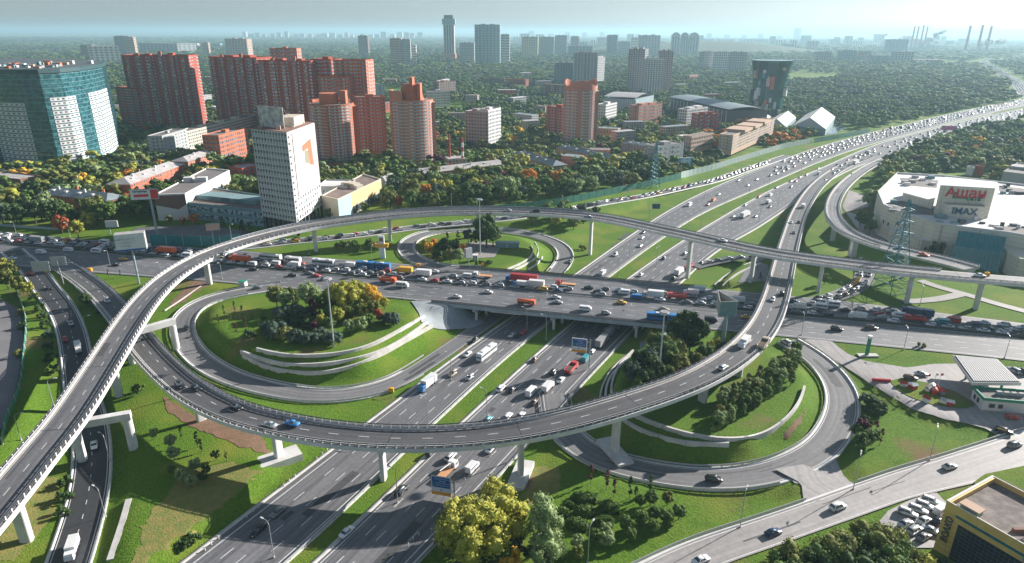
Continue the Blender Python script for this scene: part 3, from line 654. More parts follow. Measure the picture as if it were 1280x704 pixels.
def ccw(poly):
    A = sum(poly[i][0]*poly[(i+1) % len(poly)][1]-poly[(i+1) % len(poly)][0]*poly[i][1] for i in range(len(poly)))
    return poly if A > 0 else poly[::-1]
def win_rows(root, poly, z0, z1, floors, glass, pitch=3.4, fill=0.6, hfill=0.5, merged=False, skip_z=0.0, gap_every=0):
    fh = (z1-z0)/floors; E_ = vis_edges(poly, z0)
    sets = [E_] if merged else [[e] for e in E_ if (e[1]-e[0]).length > 4]
    for es in sets:
        m = MB(); cnt = 0
        for a, b, nr in es:
            L_ = (b-a).length; n = max(1, round(L_/pitch)); u = (b-a)/n; t = u.normalized()
            for i in range(n):
                cnt += 1
                if gap_every and cnt % gap_every == 0: continue
                c = a+u*(i+.5); hw_ = u.length*fill/2; p = c-t*hw_+nr*0.06; q = c+t*hw_+nr*0.06
                zb, zt = fh*(.5-hfill/2), fh*(.5+hfill/2)
                m.face([(p.x, p.y, zb), (q.x, q.y, zb), (q.x, q.y, zt), (p.x, p.y, zt)]); i_ = nr*-0.05
                m.face([(p.x+i_.x, p.y+i_.y, zt+.12), (q.x+i_.x, q.y+i_.y, zt+.12), (q.x+nr.x*.12, q.y+nr.y*.12, zt+.04), (p.x+nr.x*.12, p.y+nr.y*.12, zt+.04)])
        if not m.f: continue
        me = m.mesh('window_row', glass)
        for f in range(floors):
            z = z0+f*fh
            if z >= skip_z: link('window_row', me, root, (0, 0, z))
def block(name, label, cat, poly, z0, H, floors, wm, glass=None, pitch=3.4, fill=.6, hfill=.5, roofm=None, merged=False, parapet=0.8, group=None, boxes=1, bands=None, skip=0, gap_every=0, seed=0):
    poly = ccw([tuple(p[:2]) for p in poly]); FOOT.append(poly); root = empty(name, (0, 0, 0)); tag(root, label, cat, group)
    zt = z0+H; m = MB(); m.prism(poly, z0-4, zt, 0, 0); o = m.build('wall', [wm], root)
    cx = sum(p[0] for p in poly)/len(poly); cy = sum(p[1] for p in poly)/len(poly)
    ins = [(cx+(p[0]-cx)*.97, cy+(p[1]-cy)*.97) for p in poly]; r_ = MB(); r_.prism(ins, zt-.2, zt+.03); rf = r_.build('roof', [roofm or M_ROOF], root)
    if parapet:
        pp = MB(); n = len(poly)
        for i in range(n):
            j = (i+1) % n; pp.prism([poly[i], poly[j], ins[j], ins[i]], zt+.001, zt+parapet)
        pp.build('parapet', [wm], root)
    if glass: win_rows(root, poly, z0, zt-.3, floors, glass, pitch, fill, hfill, merged, z0+skip, gap_every)
    rr = random.Random(seed+len(FOOT))
    xs = [p[0] for p in poly]; ys = [p[1] for p in poly]
    e = Vector(poly[1])-Vector(poly[0]); an = math.atan2(e.y, e.x); sz = min(max(xs)-min(xs), max(ys)-min(ys))
    for q in range(boxes):
        f = (q+.5)/boxes-.5; M = Matrix.Translation((cx+e.x*f*.7, cy+e.y*f*.7, zt)) @ Matrix.Rotation(an, 4, 'Z'); b = MB(); b.box(-sz*.14, sz*.14, -sz*.1, sz*.1, 0, rr.uniform(2, 3.2), T=M); b.build('roof_hut', [wm], rf)
    return root
def rect_px(pL, pR, depth, z0):
    a = Vector(W(pL[0], pL[1], z0)[:2]); b = Vector(W(pR[0], pR[1], z0)[:2]); d = (b-a).normalized(); n = Vector((-d.y, d.x))
    if n.y < 0: n = -n
    return [tuple(a), tuple(b), tuple(b+n*depth), tuple(a+n*depth)]
def bpx(name, label, pL, pR, depth, ytop, floors, wm, glass=M_WIND, z0=7.0, cat='building', **kw):
    poly = rect_px(pL, pR, depth, z0); H = zfor((poly[0][0], poly[0][1], z0), ytop)-z0
    return block(name, label, cat, poly, z0, H, floors, wm, glass, **kw)
ap = 'apartment_building'
# --- big red brick slabs on the left
r1 = bpx(ap, 'tall dark red brick slab with two roof huts left of the longer slab', (167,161), (248,161), 24, 73, 22, W_RED, M_WINL, pitch=3.6, boxes=2, hfill=.5, fill=.62, gap_every=4)
bpx(ap, 'lower red brick wing attached left of the tall brick slab', (152,160), (178,162), 22, 113, 14, W_RED, M_WINL, pitch=3.6, hfill=.42)
bpx(ap, 'long red brick slab behind the white office tower', (272,160), (330,164), 26, 74, 22, W_RED, M_WINL, pitch=3.6, boxes=2, hfill=.5, fill=.62, gap_every=4)
bpx(ap, 'dark red brick slab directly behind the white office tower roof screen', (331,166), (396,168), 26, 78, 22, W_RED, M_WINL, pitch=3.6, boxes=2, hfill=.5, fill=.62, gap_every=4)
bpx(ap, 'stepped red brick tower with a pale top rising behind the long brick slab', (343,130), (376,130), 22, 63, 15, W_RED2, M_WINL, boxes=1)
bpx(ap, 'dark red brick tower with an orange rim between the slab and the round tower', (396,166), (420,168), 22, 76, 20, W_RED, M_WINL, boxes=1)
bpx(ap, 'tallest red brick tower of the cluster with a blank band at its top', (424,180), (463,181), 22, 77, 24, W_RED2, M_WINL, pitch=3.0, boxes=0, hfill=.5)
bpx(ap, 'mid-height orange brick block stepping down in front of the tallest brick tower', (404,182), (441,183), 16, 98, 20, W_RED2, M_WINL, boxes=1)
bpx(ap, 'red brick tower with a small arched roof right of the tallest brick tower', (449,192), (484,190), 18, 124, 16, W_RED2, M_WINL, pitch=3.0, boxes=1)
def round_tower(label, cx, yb, halfpx, ytop, floors, wm, crown, z0=7.0):
    B = W(cx, yb, z0); dist = math.hypot(B[0], B[1]); f = B[1]*math.cos(PITCH)+(CAM_H-z0)*math.sin(PITCH); r_ = halfpx*f/F_PX
    bear = Vector((B[0], B[1])).normalized(); c = (B[0]+bear.x*r_*.7, B[1]+bear.y*r_*.7); poly = [(c[0]+r_*math.cos(2*math.pi*i/28), c[1]+r_*math.sin(2*math.pi*i/28)) for i in range(28)]
    front = (c[0]-bear.x*r_, c[1]-bear.y*r_); H = zfor((front[0], front[1], z0), ytop)-z0
    root = block(ap, label, 'building', poly, z0, H, floors, wm, M_WINL, pitch=3.2, fill=.72, hfill=.46, merged=True, boxes=0, parapet=.5, gap_every=7)
    zt = z0+H; b = MB(); fh = H/floors
    for k in range(floors):   # balcony slabs as pale rings on a bay
        pass
    g = MB(); zf = 0
    for a, b, nr in vis_edges(ccw([tuple(p) for p in poly]), z0):
        mid = (a+b)/2-Vector(c); an = math.degrees(math.atan2(mid.x*bear.y-mid.y*bear.x, -(mid.x*bear.x+mid.y*bear.y)))
        if -62 < an < 48 and not (-12 < an < 3): g.face([(a.x+nr.x*.35, a.y+nr.y*.35, 0), (b.x+nr.x*.35, b.y+nr.y*.35, 0), (b.x+nr.x*.35, b.y+nr.y*.35, fh*.28), (a.x+nr.x*.35, a.y+nr.y*.35, fh*.28)]); g.face([(a.x+nr.x*.35, a.y+nr.y*.35, fh*.28), (b.x+nr.x*.35, b.y+nr.y*.35, fh*.28), (b.x, b.y, fh*.28), (a.x, a.y, fh*.28)])
    if g.f:
        me = g.mesh('balcony_band', mat('pale_balcony_band', (0.58, 0.42, 0.36), .7))
        for k in range(floors): link('balcony_band', me, root, (0, 0, z0+k*fh))
    # side wings
    side = Vector((-bear.y, bear.x))*(-1)
    M = Matrix.Translation((c[0]+side.x*r_*.86, c[1]+side.y*r_*.86, 0)) @ Matrix.Rotation(math.atan2(bear.y, bear.x), 4, 'Z'); w_ = MB(); w_.box(-r_*.35, r_*.35, -r_*.22, r_*.22, z0, zt-2, T=M); w_.build('stair_wing', [wm], root)
    cr_ = MB(); n = 40
    for i in range(n):
        a0, a1 = 2*math.pi*i/n, 2*math.pi*(i+1)/n; hh = crown(math.degrees(math.atan2(math.sin(a0-math.atan2(bear.y, bear.x)), math.cos(a0-math.atan2(bear.y, bear.x)))))*1.0
        if hh < .3: continue
        p = [(c[0]+rr*math.cos(a), c[1]+rr*math.sin(a)) for rr, a in ((r_, a0), (r_, a1), (r_*.9, a1), (r_*.9, a0))]; cr_.prism(p, zt+.51, zt+hh)
    if cr_.f: cr_.build('crown_wall', [W_RED2 if wm is not W_PINK else wm], root)
    return root, c, r_, zt
rt, c, r_, zt = round_tower('round red brick tower with a stepped crown beside the white office tower', 420, 209, 27, 134, 20, W_RED2, lambda d: 3 if abs(d) < 60 else 0)
m = MB(); m.cyl(c[0]-2, c[1], zt, zt+9, r_*.42, n=24); m.build('roof_drum', [W_RED2], rt); m = MB(); m.box(c[0]+r_*.45, c[0]+r_*.7, c[1]-2, c[1]+6, zt, zt+11); m.build('roof_fin', [W_RED2], rt)
rt, c, r_, zt = round_tower('salmon and red round brick tower with a high fin crown, in front of the parkland', 517, 208, 26.5, 128, 20, W_PINK, lambda d: 8 if 60 < abs(d) < 150 and d > 0 else 0)
m = MB(); m.cyl(c[0], c[1], zt, zt+13, r_*.6, r_*.38, n=24); m.build('roof_drum', [W_RED2], rt)
for fx_ in (.02, .36): m = MB(); m.box(c[0]+r_*fx_, c[0]+r_*(fx_+.14), c[1]-r_*.5, c[1]+r_*.2, zt, zt+(19 if fx_ < .1 else 14)); m.build('roof_fin', [W_RED2], rt)
rt, c, r_, zt = round_tower('salmon brick tower with a three-pointed crown standing alone behind the tree belt', 722, 176, 21, 112, 17, W_PINK, lambda d: 3.5+6*abs(math.sin(math.radians(d)*1.5))**2)
# --- curved glass tower at the left edge
def glass_tower():
    z0 = 7.0; pts = [(-45,197),(-22,205),(0,210),(25,214),(50,215),(75,214),(100,210),(122,203),(138,195),(147,188)]
    fr = [W(x, y, z0)[:2] for x, y in pts]; bk = [W(x, y, z0)[:2] for x, y in ((150,180),(120,172),(60,168),(0,168),(-60,172))]; poly = ccw(fr+bk)
    P75 = W(75, 214, z0); H = zfor(P75, 92)-z0; FOOT.append(poly); root = empty('office_tower'); tag(root, 'curved glass and white panel tower with a cluttered flat roof at the left edge', 'building')
    m = MB(); m.prism(poly, z0-3, z0+H); m.build('curtain_wall', [M_TGL], root); zt = z0+H
    nF = 22; fh = H/nF; ft = [Vector(p) for p in fr]
    seg = []
    for a, b in zip(ft[:-1], ft[1:]):
        n = 4
        for i in range(n): seg.append((a+(b-a)*i/n, a+(b-a)*(i+1)/n))
    for k in range(nF+1):       # floor edges
        m = MB()
        for a, b in seg:
            d = (b-a).normalized(); nr = Vector((d.y, -d.x))
            if nr.dot(-a) < 0: nr = -nr
            z = z0+k*fh; m.face([(a.x+nr.x*.12, a.y+nr.y*.12, z-.22), (b.x+nr.x*.12, b.y+nr.y*.12, z-.22), (b.x+nr.x*.12, b.y+nr.y*.12, z+.12), (a.x+nr.x*.12, a.y+nr.y*.12, z+.12)])
        m.build('floor_band', [mat('pale_blue_spandrel', (0.16, 0.28, 0.31), .4)], root)
    def white(x0, x1, top):
        for k in range(int(nF*top)):
            m = MB(); g = MB()
            for a, b in seg:
                pa = proj((a.x, a.y, z0))[0]
                if x0 <= pa < x1:
                    d = (b-a).normalized(); nr = Vector((d.y, -d.x))
                    if nr.dot(-a) < 0: nr = -nr
                    o1, o2 = nr*.3, nr*.36; z = z0+k*fh+.5; zz = z+fh*.72
                    m.face([(a.x+o1.x, a.y+o1.y, z), (b.x+o1.x, b.y+o1.y, z), (b.x+o1.x, b.y+o1.y, zz), (a.x+o1.x, a.y+o1.y, zz)])
                    p = a+(b-a)*.25+o2; q = a+(b-a)*.75+o2; g.face([(p.x, p.y, z+fh*.2), (q.x, q.y, z+fh*.2), (q.x, q.y, z+fh*.55), (p.x, p.y, z+fh*.55)])
            if m.f: w_ = m.build('white_panel_band', [W_WHITE], root); g.build('window_row', [M_WIND], w_)
    white(2, 46, .72); white(76, 108, .74); white(124, 150, .76); 
    m = MB(); cx = sum(p[0] for p in poly)/len(poly); cy = sum(p[1] for p in poly)/len(poly)
    rim = [(cx+(p[0]-cx)*1.012, cy+(p[1]-cy)*1.012) for p in poly]; m.prism(rim, zt-2.6, zt+.6); rf = m.build('roof_rim', [mat('dark_teal_cornice', (0.03, 0.08, 0.09), .5)], root)
    ins = [(cx+(p[0]-cx)*.97, cy+(p[1]-cy)*.97) for p in poly]; m = MB(); m.prism(ins, zt, zt+.7); rr_ = m.build('roof', [mat('dark_roof_deck', (0.09, 0.12, 0.13), .8, (0.05, 0.07, 0.08), .1)], root)
    rr = random.Random(3)
    for q in range(44):
        u = rr.random(); i = rr.randrange(len(fr)-1); p = Vector(fr[i])*(1-u)+Vector(fr[i+1])*u; p = Vector((cx, cy))+(p-Vector((cx, cy)))*rr.uniform(.25, .9)
        m = MB(); s = rr.uniform(1.2, 3.5); m.box(p.x-s, p.x+s, p.y-1.5, p.y+1.5, zt+.7, zt+rr.uniform(1.8, 4)); m.build('roof_unit', [rr.choice([W_WHITE, W_TAN, W_RED2, W_GREY, W_TEAL])], rr_)
glass_tower()
# bays and stepped tops on the brick slabs
def bays(root, pL, pR, ytop, n, z0=7.0, dep=1.4, wd=4.2, mt=W_RED2, drop=(0, 3, -2, 5, 1), skip=0):
    a = Vector(W(pL[0], pL[1], z0)[:2]); b = Vector(W(pR[0], pR[1], z0)[:2]); d = (b-a).normalized(); nr = Vector((d.y, -d.x)); nr = nr if nr.dot(-a) > 0 else -nr; H = zfor((a.x, a.y, z0), ytop)-z0; L_ = (b-a).length; ang = math.atan2(d.y, d.x)
    for i in range(n):
        c = a+d*L_*((i+.5)/n); zt = z0+H+drop[i % len(drop)]; M = Matrix.Translation((c.x, c.y, 0)) @ Matrix.Rotation(ang, 4, 'Z'); sg = -1 if nr.dot(Vector((-d.y, d.x))) < 0 else 1
        m = MB(); m.box(-wd/2, wd/2, 0 if sg > 0 else -dep, dep if sg > 0 else 0, z0-2, zt, T=M); o = m.build('bay', [mt], root); g = MB(); y = sg*(dep+.04)
        fl = 22
        for k in range(fl):
            zb = z0+(zt-z0-3)*k/fl+.9; zz = zb+(zt-z0-3)/fl*.5; q = [M @ Vector(v) for v in ((-wd*.36, y, zb), (wd*.36, y, zb), (wd*.36, y, zz), (-wd*.36, y, zz))]; g.face([tuple(v) for v in q])
        g.build('loggia_glazing', [M_WINL], o)
bays(r1, (167,161), (248,161), 73, 6); 
for lab_, pl, pr, yt, n_ in (('a', (272,160), (330,164), 74, 5), ('b', (331,166), (396,168), 78, 5)): bays([o for o in bpy.data.objects if o.name.startswith('apartment_building')][2 if lab_ == 'a' else 3], pl, pr, yt, n_)
# --- white office tower with a mural
def office():
    z0 = 7.0; A = Vector(W(331, 289, z0)[:2]); B = Vector(W(373, 297, z0)[:2]); C = Vector(W(404, 273, z0)[:2]); D = A+C-B; poly = ccw([tuple(p) for p in (A, B, C, D)]); FOOT.append(poly)
    zt = zfor((B.x, B.y, z0), 168); zb = zfor((B.x, B.y, z0), 280); root = empty('office_tower'); tag(root, 'white eighteen-storey office tower on dark stilts with a big pale mural and an orange logo', 'building')
    m = MB(); m.prism(poly, zb, zt); m.build('wall', [W_WHITE], root)
    m = MB(); cx = (A.x+C.x)/2; cy = (A.y+C.y)/2; core = [(cx+(p[0]-cx)*.72, cy+(p[1]-cy)*.72) for p in poly]; m.prism(core, z0-1, zb-.02); m.build('glazed_base', [M_GLASS], root)
    for P_, Q_ in ((A, B), (B, C)):
        n = 7
        for i in range(n+1): p = P_+(Q_-P_)*i/n; p = p+(Vector((cx, cy))-p)*.05; s = MB(); s.box(p.x-.6, p.x+.6, p.y-.6, p.y+.6, z0-1, zb-.02); s.build('stilt', [W_DK], root)
    nF = 14; fh = (zt-zb)/nF; nr = Vector(((B-A).y, -(B-A).x)).normalized(); nr = nr if nr.dot(-A) > 0 else -nr; u = (B-A)
    row = MB(); sp = MB()
    for i in range(12):
        p = A+u*((i+.14)/12)+nr*.07; q = A+u*((i+.86)/12)+nr*.07; row.face([(p.x, p.y, fh*.42), (q.x, q.y, fh*.42), (q.x, q.y, fh*.88), (p.x, p.y, fh*.88)])
    p = A+nr*.09; q = B+nr*.09; sp.face([(p.x, p.y, fh*.05), (q.x, q.y, fh*.05), (q.x, q.y, fh*.34), (p.x, p.y, fh*.34)])
    me = row.mesh('window_row', M_WIND); ms = sp.mesh('spandrel', mat('grey_blue_spandrel', (0.38, 0.44, 0.47), .6))
    for k in range(nF): link('window_row', me, root, (0, 0, zb+k*fh)); link('spandrel', ms, root, (0, 0, zb+k*fh))
    for i in range(13): p = A+u*(i/12)+nr*.05; M = Matrix.Translation((p.x, p.y, 0)) @ Matrix.Rotation(math.atan2(u.y, u.x), 4, 'Z'); r_ = MB(); r_.box(-.22, .22, -.45, .1, zb, zt, T=M); r_.build('rib', [W_WHITE], root)
    v = C-B; n2 = Vector((v.y, -v.x)).normalized(); n2 = n2 if n2.dot(-B) > 0 else -n2
    def onv(s, t, o): p = B+v*s+n2*o; return (p.x, p.y, zb+(zt-zb)*t)
    def quad(s0, s1, t0, t1, o, name, mt, par=root, sh=0.0):
        q = MB(); q.face([onv(s0, t0, o), onv(s1, t0+sh, o), onv(s1, t1+sh, o), onv(s0, t1, o)]); q.face([onv(s0, t1, o), onv(s1, t1+sh, o), onv(s1, t1+sh, o-.15), onv(s0, t1, o-.15)]); return q.build(name, [mt], par)
    mu = quad(.14, .985, .27, .975, .35, 'mural', mat('mural_pink_white', (0.50, 0.42, 0.43), .8, (0.44, 0.38, 0.39), .2))
    q = MB(); q.face([onv(.50, .74, .40), onv(.64, .72, .40), onv(.64, .57, .40), onv(.50, .60, .40)]); q.build('logo_olive_bar', [mat('olive_grey_print', (0.28, 0.26, 0.19), .8)], mu)  # olive-grey printed bar of the logo
    q = MB(); q.face([onv(.44, .80, .45), onv(.76, .845, .45), onv(.80, .53, .45), onv(.66, .56, .45), onv(.64, .755, .45), onv(.44, .735, .45)]); q.build('logo', [mat('orange_print', (0.72, 0.16, 0.07), .7)], mu)
    for k in range(5):
        q = MB()
        for i in range(11): q.face([onv((i+.25)/11, (k+.3)/nF*.95, .07), onv((i+.7)/11, (k+.3)/nF*.95, .07), onv((i+.7)/11, (k+.85)/nF*.95, .07), onv((i+.25)/11, (k+.85)/nF*.95, .07)])
        if k < 4: q.build('window_row', [M_WIND], root)
    for k in range(nF):
        q = MB(); p = onv(.0, (k+.2)/nF, 0); M = Matrix.Translation(p) @ Matrix.Rotation(math.atan2(v.y, v.x), 4, 'Z'); q.box(.6, 3.4, -1.0, 0, 0, 1.0, T=M); q.build('balcony', [W_WHITE], root)
    m = MB(); m.prism([(cx+(p[0]-cx)*.98, cy+(p[1]-cy)*.98) for p in poly], zt+.001, zt+.3); rf = m.build('roof', [mat('rusty_roof', (0.30, 0.16, 0.11), .9, (0.16, 0.10, 0.08), .3)], root)
    rr = random.Random(9)
    for i in range(16): p = A+u*rr.uniform(.1, .9)+v*rr.uniform(.1, .9); s = rr.uniform(.5, 1.6); q = MB(); q.box(p.x-s, p.x+s, p.y-s*.6, p.y+s*.6, zt+.3, zt+rr.uniform(1, 3)); q.build('roof_unit', [rr.choice([W_TAN, W_GREY, W_WHITE])], rf)
    e = (Vector((cx, cy))+v*.12+u*.12); M = Matrix.Translation((e.x, e.y, zt)) @ Matrix.Rotation(math.atan2(v.y, v.x), 4, 'Z'); q = MB(); q.box(-8, 8, -5, 5, .3, 5.5, T=M); q.build('plant_room', [W_CREAM], root)
    s0 = A+v*.25+u*.0; s1 = A+v*.25+u*.72; q = MB()
    d = (s1-s0).normalized(); nn = Vector((-d.y, d.x))*.4; q.prism([tuple(s0), tuple(s1), tuple(s1+nn), tuple(s0+nn)], zt+.3, zt+12); q.build('roof_screen', [mat('worn_white_screen', (0.60, 0.60, 0.58), .85, (0.35, 0.33, 0.31), .35, 8, contrast=2)], root)
    for i in range(7):
        p = s0+(s1-s0)*i/6; q = MB(); q.tube((p.x+nn.x*2, p.y+nn.y*2, zt+11), (p.x+nn.x*22, p.y+nn.y*22, zt+.3), .12, 4); q.build('strut', [M_RAIL], root)
office()
# --- long low commercial hall with the white V gable
def quad_wall(name, P, z0, z1, mt, par, o=0.0):
    a, b = Vector(P[0][:2]), Vector(P[1][:2]); d = (b-a).normalized(); n = Vector((d.y, -d.x)); n = n if n.dot(-a) > 0 else -n; q = MB()
    a = a+n*o; b = b+n*o; q.face([(a.x, a.y, z0), (b.x, b.y, z0), (b.x, b.y, z1), (a.x, a.y, z1)]); q.face([(a.x, a.y, z1), (b.x, b.y, z1), (b.x-n.x*.2, b.y-n.y*.2, z1), (a.x-n.x*.2, a.y-n.y*.2, z1)]); return q.build(name, [mt], par)
def hall():
    z0 = 7; P = [W(x, y, z0)[:2] for x, y in ((198,279),(236,277),(290,243),(262,240))]; H = zfor((P[0][0], P[0][1], z0), 248)-z0
    root = block('cinema_hall', 'white hall with a dark red V-shaped gable panel beside the red-leaved trees', 'building', P, z0, H, 1, W_WHITE, None, boxes=3, roofm=M_ROOF)
    a, b = Vector(P[0]), Vector(P[1]); d = b-a; n = Vector((d.y, -d.x)).normalized(); n = n if n.dot(-a) > 0 else -n; q = MB()
    f = lambda s, t: tuple((a+d*s+n*.15))+(z0+H*t,)
    q.face([f(0, .62), f(.72, .42), f(1, .62), f(1, .99), f(0, .99)]); q.build('gable_panel', [W_BRN], root)
    P2 = [W(x, y, z0)[:2] for x, y in ((237,276),(330,286),(345,268),(262,255))]; r2 = block('shopping_pavilion', 'low flat-roofed pavilion with a glazed upper band beside the white office tower', 'building', P2, z0, H*.62, 2, W_TEAL, M_WINL, pitch=2.2, fill=.85, hfill=.55, boxes=4, roofm=mat('brown_flat_roof', (0.20, 0.15, 0.13), .9, (0.12, 0.10, 0.09), .2))
hall()
def yellow_shop():
    z0 = 7; P = [W(x, y, z0)[:2] for x, y in ((404,274),(424,279),(477,250),(455,243))]; H = zfor((P[1][0], P[1][1], z0), 252)-z0
    root = block('shop_building', 'long low shop with a yellow and pale blue facade right of the white office tower', 'building', P, z0, H, 1, W_CREAM, None, boxes=4, roofm=mat('rusty_flat_roof', (0.26, 0.19, 0.16), .9, (0.14, 0.11, 0.10), .2))
    a, b = Vector(P[1]), Vector(P[2]); quad_wall('blue_fascia', (a, a+(b-a)*.27), z0+.5, z0+H, mat('pale_blue_print', (0.38, 0.58, 0.68), .6), root, .15)
    quad_wall('yellow_fascia', (a+(b-a)*.272, b), z0+H*.42, z0+H+.3, mat('yellow_fascia_paint', (0.70, 0.50, 0.26), .6), root, .18)
    for i in range(5): quad_wall('shop_window', (a+(b-a)*(.3+i*.13), a+(b-a)*(.41+i*.13)), z0+.6, z0+H*.38, M_GLASS, root, .12)
yellow_shop()
bpx('shop_building', 'grey two-storey block with a pale roof between the office tower and the yellow shop', (398,262), (436,262), 22, 236, 2, W_GREY, M_WINL, pitch=3.6, roofm=M_ROOFW, boxes=0)
# --- hip-roofed brick houses
def hip_house(label, pL, pR, depth, ye, rise, floors, wm, roofm, group=None, z0=7.0, glass=M_WIND, ch=4):
    poly = ccw(rect_px(pL, pR, depth, z0)); H = zfor((W(pL[0], pL[1], z0)[0], W(pL[0], pL[1], z0)[1], z0), ye)-z0; FOOT.append(poly); root = empty('brick_house' if wm in (W_RED, W_RED2) else 'house'); tag(root, label, 'house', group)
    m = MB(); m.prism(poly, z0-4, z0+H); m.build('wall', [wm], root); P = [Vector(p) for p in poly]; zt = z0+H
    # long axis
    if (P[1]-P[0]).length < (P[2]-P[1]).length: P = P[1:]+P[:1]
    u = (P[1]-P[0]).normalized(); v = (P[3]-P[0]).normalized(); dw = (P[3]-P[0]).length; ov = .6
    a, b, c, d = P[0]-u*ov-v*ov, P[1]+u*ov-v*ov, P[2]+u*ov+v*ov, P[3]-u*ov+v*ov; e = (P[0]+P[3])/2+u*dw*.45; f = (P[1]+P[2])/2-u*dw*.45
    q = MB(); A = lambda p, z: (p.x, p.y, z); q.face([A(a, zt), A(b, zt), A(f, zt+rise), A(e, zt+rise)]); q.face([A(b, zt), A(c, zt), A(f, zt+rise)]); q.face([A(c, zt), A(d, zt), A(e, zt+rise), A(f, zt+rise)]); q.face([A(d, zt), A(a, zt), A(e, zt+rise)]); q.face([A(a, zt), A(d, zt), A(c, zt), A(b, zt)])
    rf = q.build('roof', [roofm], root)
    for i in range(ch):
        p = e+(f-e)*((i+.5)/ch)+v*(2 if i % 2 else -2); s = MB(); s.box(p.x-.5, p.x+.5, p.y-.5, p.y+.5, zt+rise*.3, zt+rise+1.3); s.build('chimney', [W_RED2 if i % 2 else W_WHITE], rf)
        p = e+(f-e)*((i+.2)/ch)-v*dw*.24; s = MB(); M = Matrix.Translation((p.x, p.y, zt)) @ Matrix.Rotation(math.atan2(u.y, u.x), 4, 'Z'); s.box(-1.1, 1.1, -.8, 1.6, rise*.3, rise*.75, T=M); s.build('dormer', [W_WHITE], rf)
    win_rows(root, poly, z0, zt, floors, glass, 3.2, .42, .5); return root
hip_house('long brick house with a blue-grey hip roof and white dormers left of the tree belt', (52,262), (136,272), 15, 246, 3.5, 3, W_RED2, M_ROOFT)
hip_house('brick house with a silver hip roof behind the red and white billboard', (166,253), (232,225), 17, 234, 3.5, 4, W_RED2, M_ROOFS)
hip_house('brick house with a pale roof among trees behind the red and white billboard house', (236,218), (284,200), 15, 205, 3, 4, W_PINK, M_ROOFS, ch=2)
hip_house('long low house with a silver roof in the trees right of the yellow shop', (518,228), (634,213), 13, 219, 3, 2, W_RED, M_ROOFS)
hip_house('small grey gabled house beside the yellow shop', (482,240), (500,232), 10, 228, 2.5, 2, W_GREY, M_ROOFS, ch=1)
hip_house('blue-roofed low house in the wood, nearer of the two behind the tree belt', (640,200), (690,216), 14, 192, 3.5, 3, W_TAN, M_ROOFT)
hip_house('blue-roofed low house in the wood with a pale right gable', (694,192), (764,207), 13, 184, 3, 3, W_TAN, M_ROOFT)
hip_house('green-grey house at the foot of the salmon round tower', (776,188), (808,192), 12, 178, 2, 4, W_MAUVE, M_ROOFT, ch=2)
bpx(ap, 'grey four-storey house beside the lattice pylon with one bright end', (818,206), (852,200), 14, 183, 4, W_GREY, M_WINL, boxes=1)
bpx(ap, 'small cream block by the noise barrier in front of the highway', (862,186), (889,180), 10, 170, 3, W_TAN, M_WIND, boxes=0)
bpx(ap, 'five-storey cream block with a dark end wall near the white gabled halls', (913,187), (965,163), 14, 168, 5, W_TAN, M_WINL, boxes=3)
bpx(ap, 'low brown hall in the trees at the far left edge of the avenue', (-20,238), (28,243), 16, 225, 2, W_BRN, M_WIND, boxes=0, roofm=M_ROOFS)
# panel blocks
bpx(ap, 'long cream panel block running behind the orange brick house', (236,188), (322,163), 14, 168, 5, W_CREAM, M_WIND, boxes=3)
bpx(ap, 'grey-green panel block at the foot of the red brick slab', (206,200), (236,189), 14, 174, 6, W_GREY, M_WINL, boxes=1)
bpx(ap, 'orange brick block with a small roof hut left of the white office tower', (277,206), (312,194), 16, 173, 6, W_RED2, M_WIND, boxes=1)
bpx('shop_building', 'low red building with a green roof touching the white office tower', (304,232), (328,226), 14, 214, 3, W_RED, M_WIND, roofm=M_ROOFT, boxes=0)
bpx(ap, 'grey nine-storey block with an outlined balcony bay in the park', (581,178), (609,180), 20, 140, 9, W_MAUVE, M_WIND, boxes=2)
bpx(ap, 'pale right-hand section of the grey nine-storey block', (609.5,180), (625,175), 14, 139, 9, W_WHITE, M_WINL, boxes=1)
bpx(ap, 'white five-storey block behind the salmon round tower with fins', (534,132), (561,131), 16, 116, 5, W_WHITE, M_WINL, boxes=1)
bpx(ap, 'brown brick block above the white five-storey block', (547,119), (568,117), 16, 104, 5, W_BRN, M_WINL, boxes=1)
bpx(ap, 'teal four-storey block beside the brown brick block in the park', (463,122), (480,121), 14, 108, 5, W_TEAL, M_WINL, boxes=1)
bpx(ap, 'dark red block standing left of the three-pointed salmon tower', (681,165), (701,168), 22, 133, 9, W_RED, M_WINL, boxes=1)
bpx(ap, 'pink five-storey house in the trees below the pair of tall panel towers', (796,153), (825,149), 16, 132, 5, W_PINK, M_WINL, boxes=2)
bpx(ap, 'white narrow block right of the three-pointed salmon tower', (755,150), (769,146), 14, 131, 5, W_WHITE, M_WIND, boxes=1)
bpx(ap, 'pale grey block left of the small brick cube house', (856,154), (882,150), 14, 136, 5, W_WHITE, M_WIND, boxes=2)
bpx(ap, 'small red brick cube of a house near the dark railway shed', (869,161), (897,160), 16, 142, 4, W_RED, M_WINL, boxes=2)
bpx(ap, 'brown row house in the middle of the park', (604,107), (629,107), 14, 99, 3, W_BRN, M_WIND, boxes=0)
bpx(ap, 'red roofed row house right of the brown row house in the park', (633,107), (655,108), 14, 99, 3, W_RED, M_WIND, boxes=0)
bpx(ap, 'brown low block left of the tall panel tower trio', (676,118), (706,120), 18, 105, 5, W_BRN, M_WINL, boxes=0)
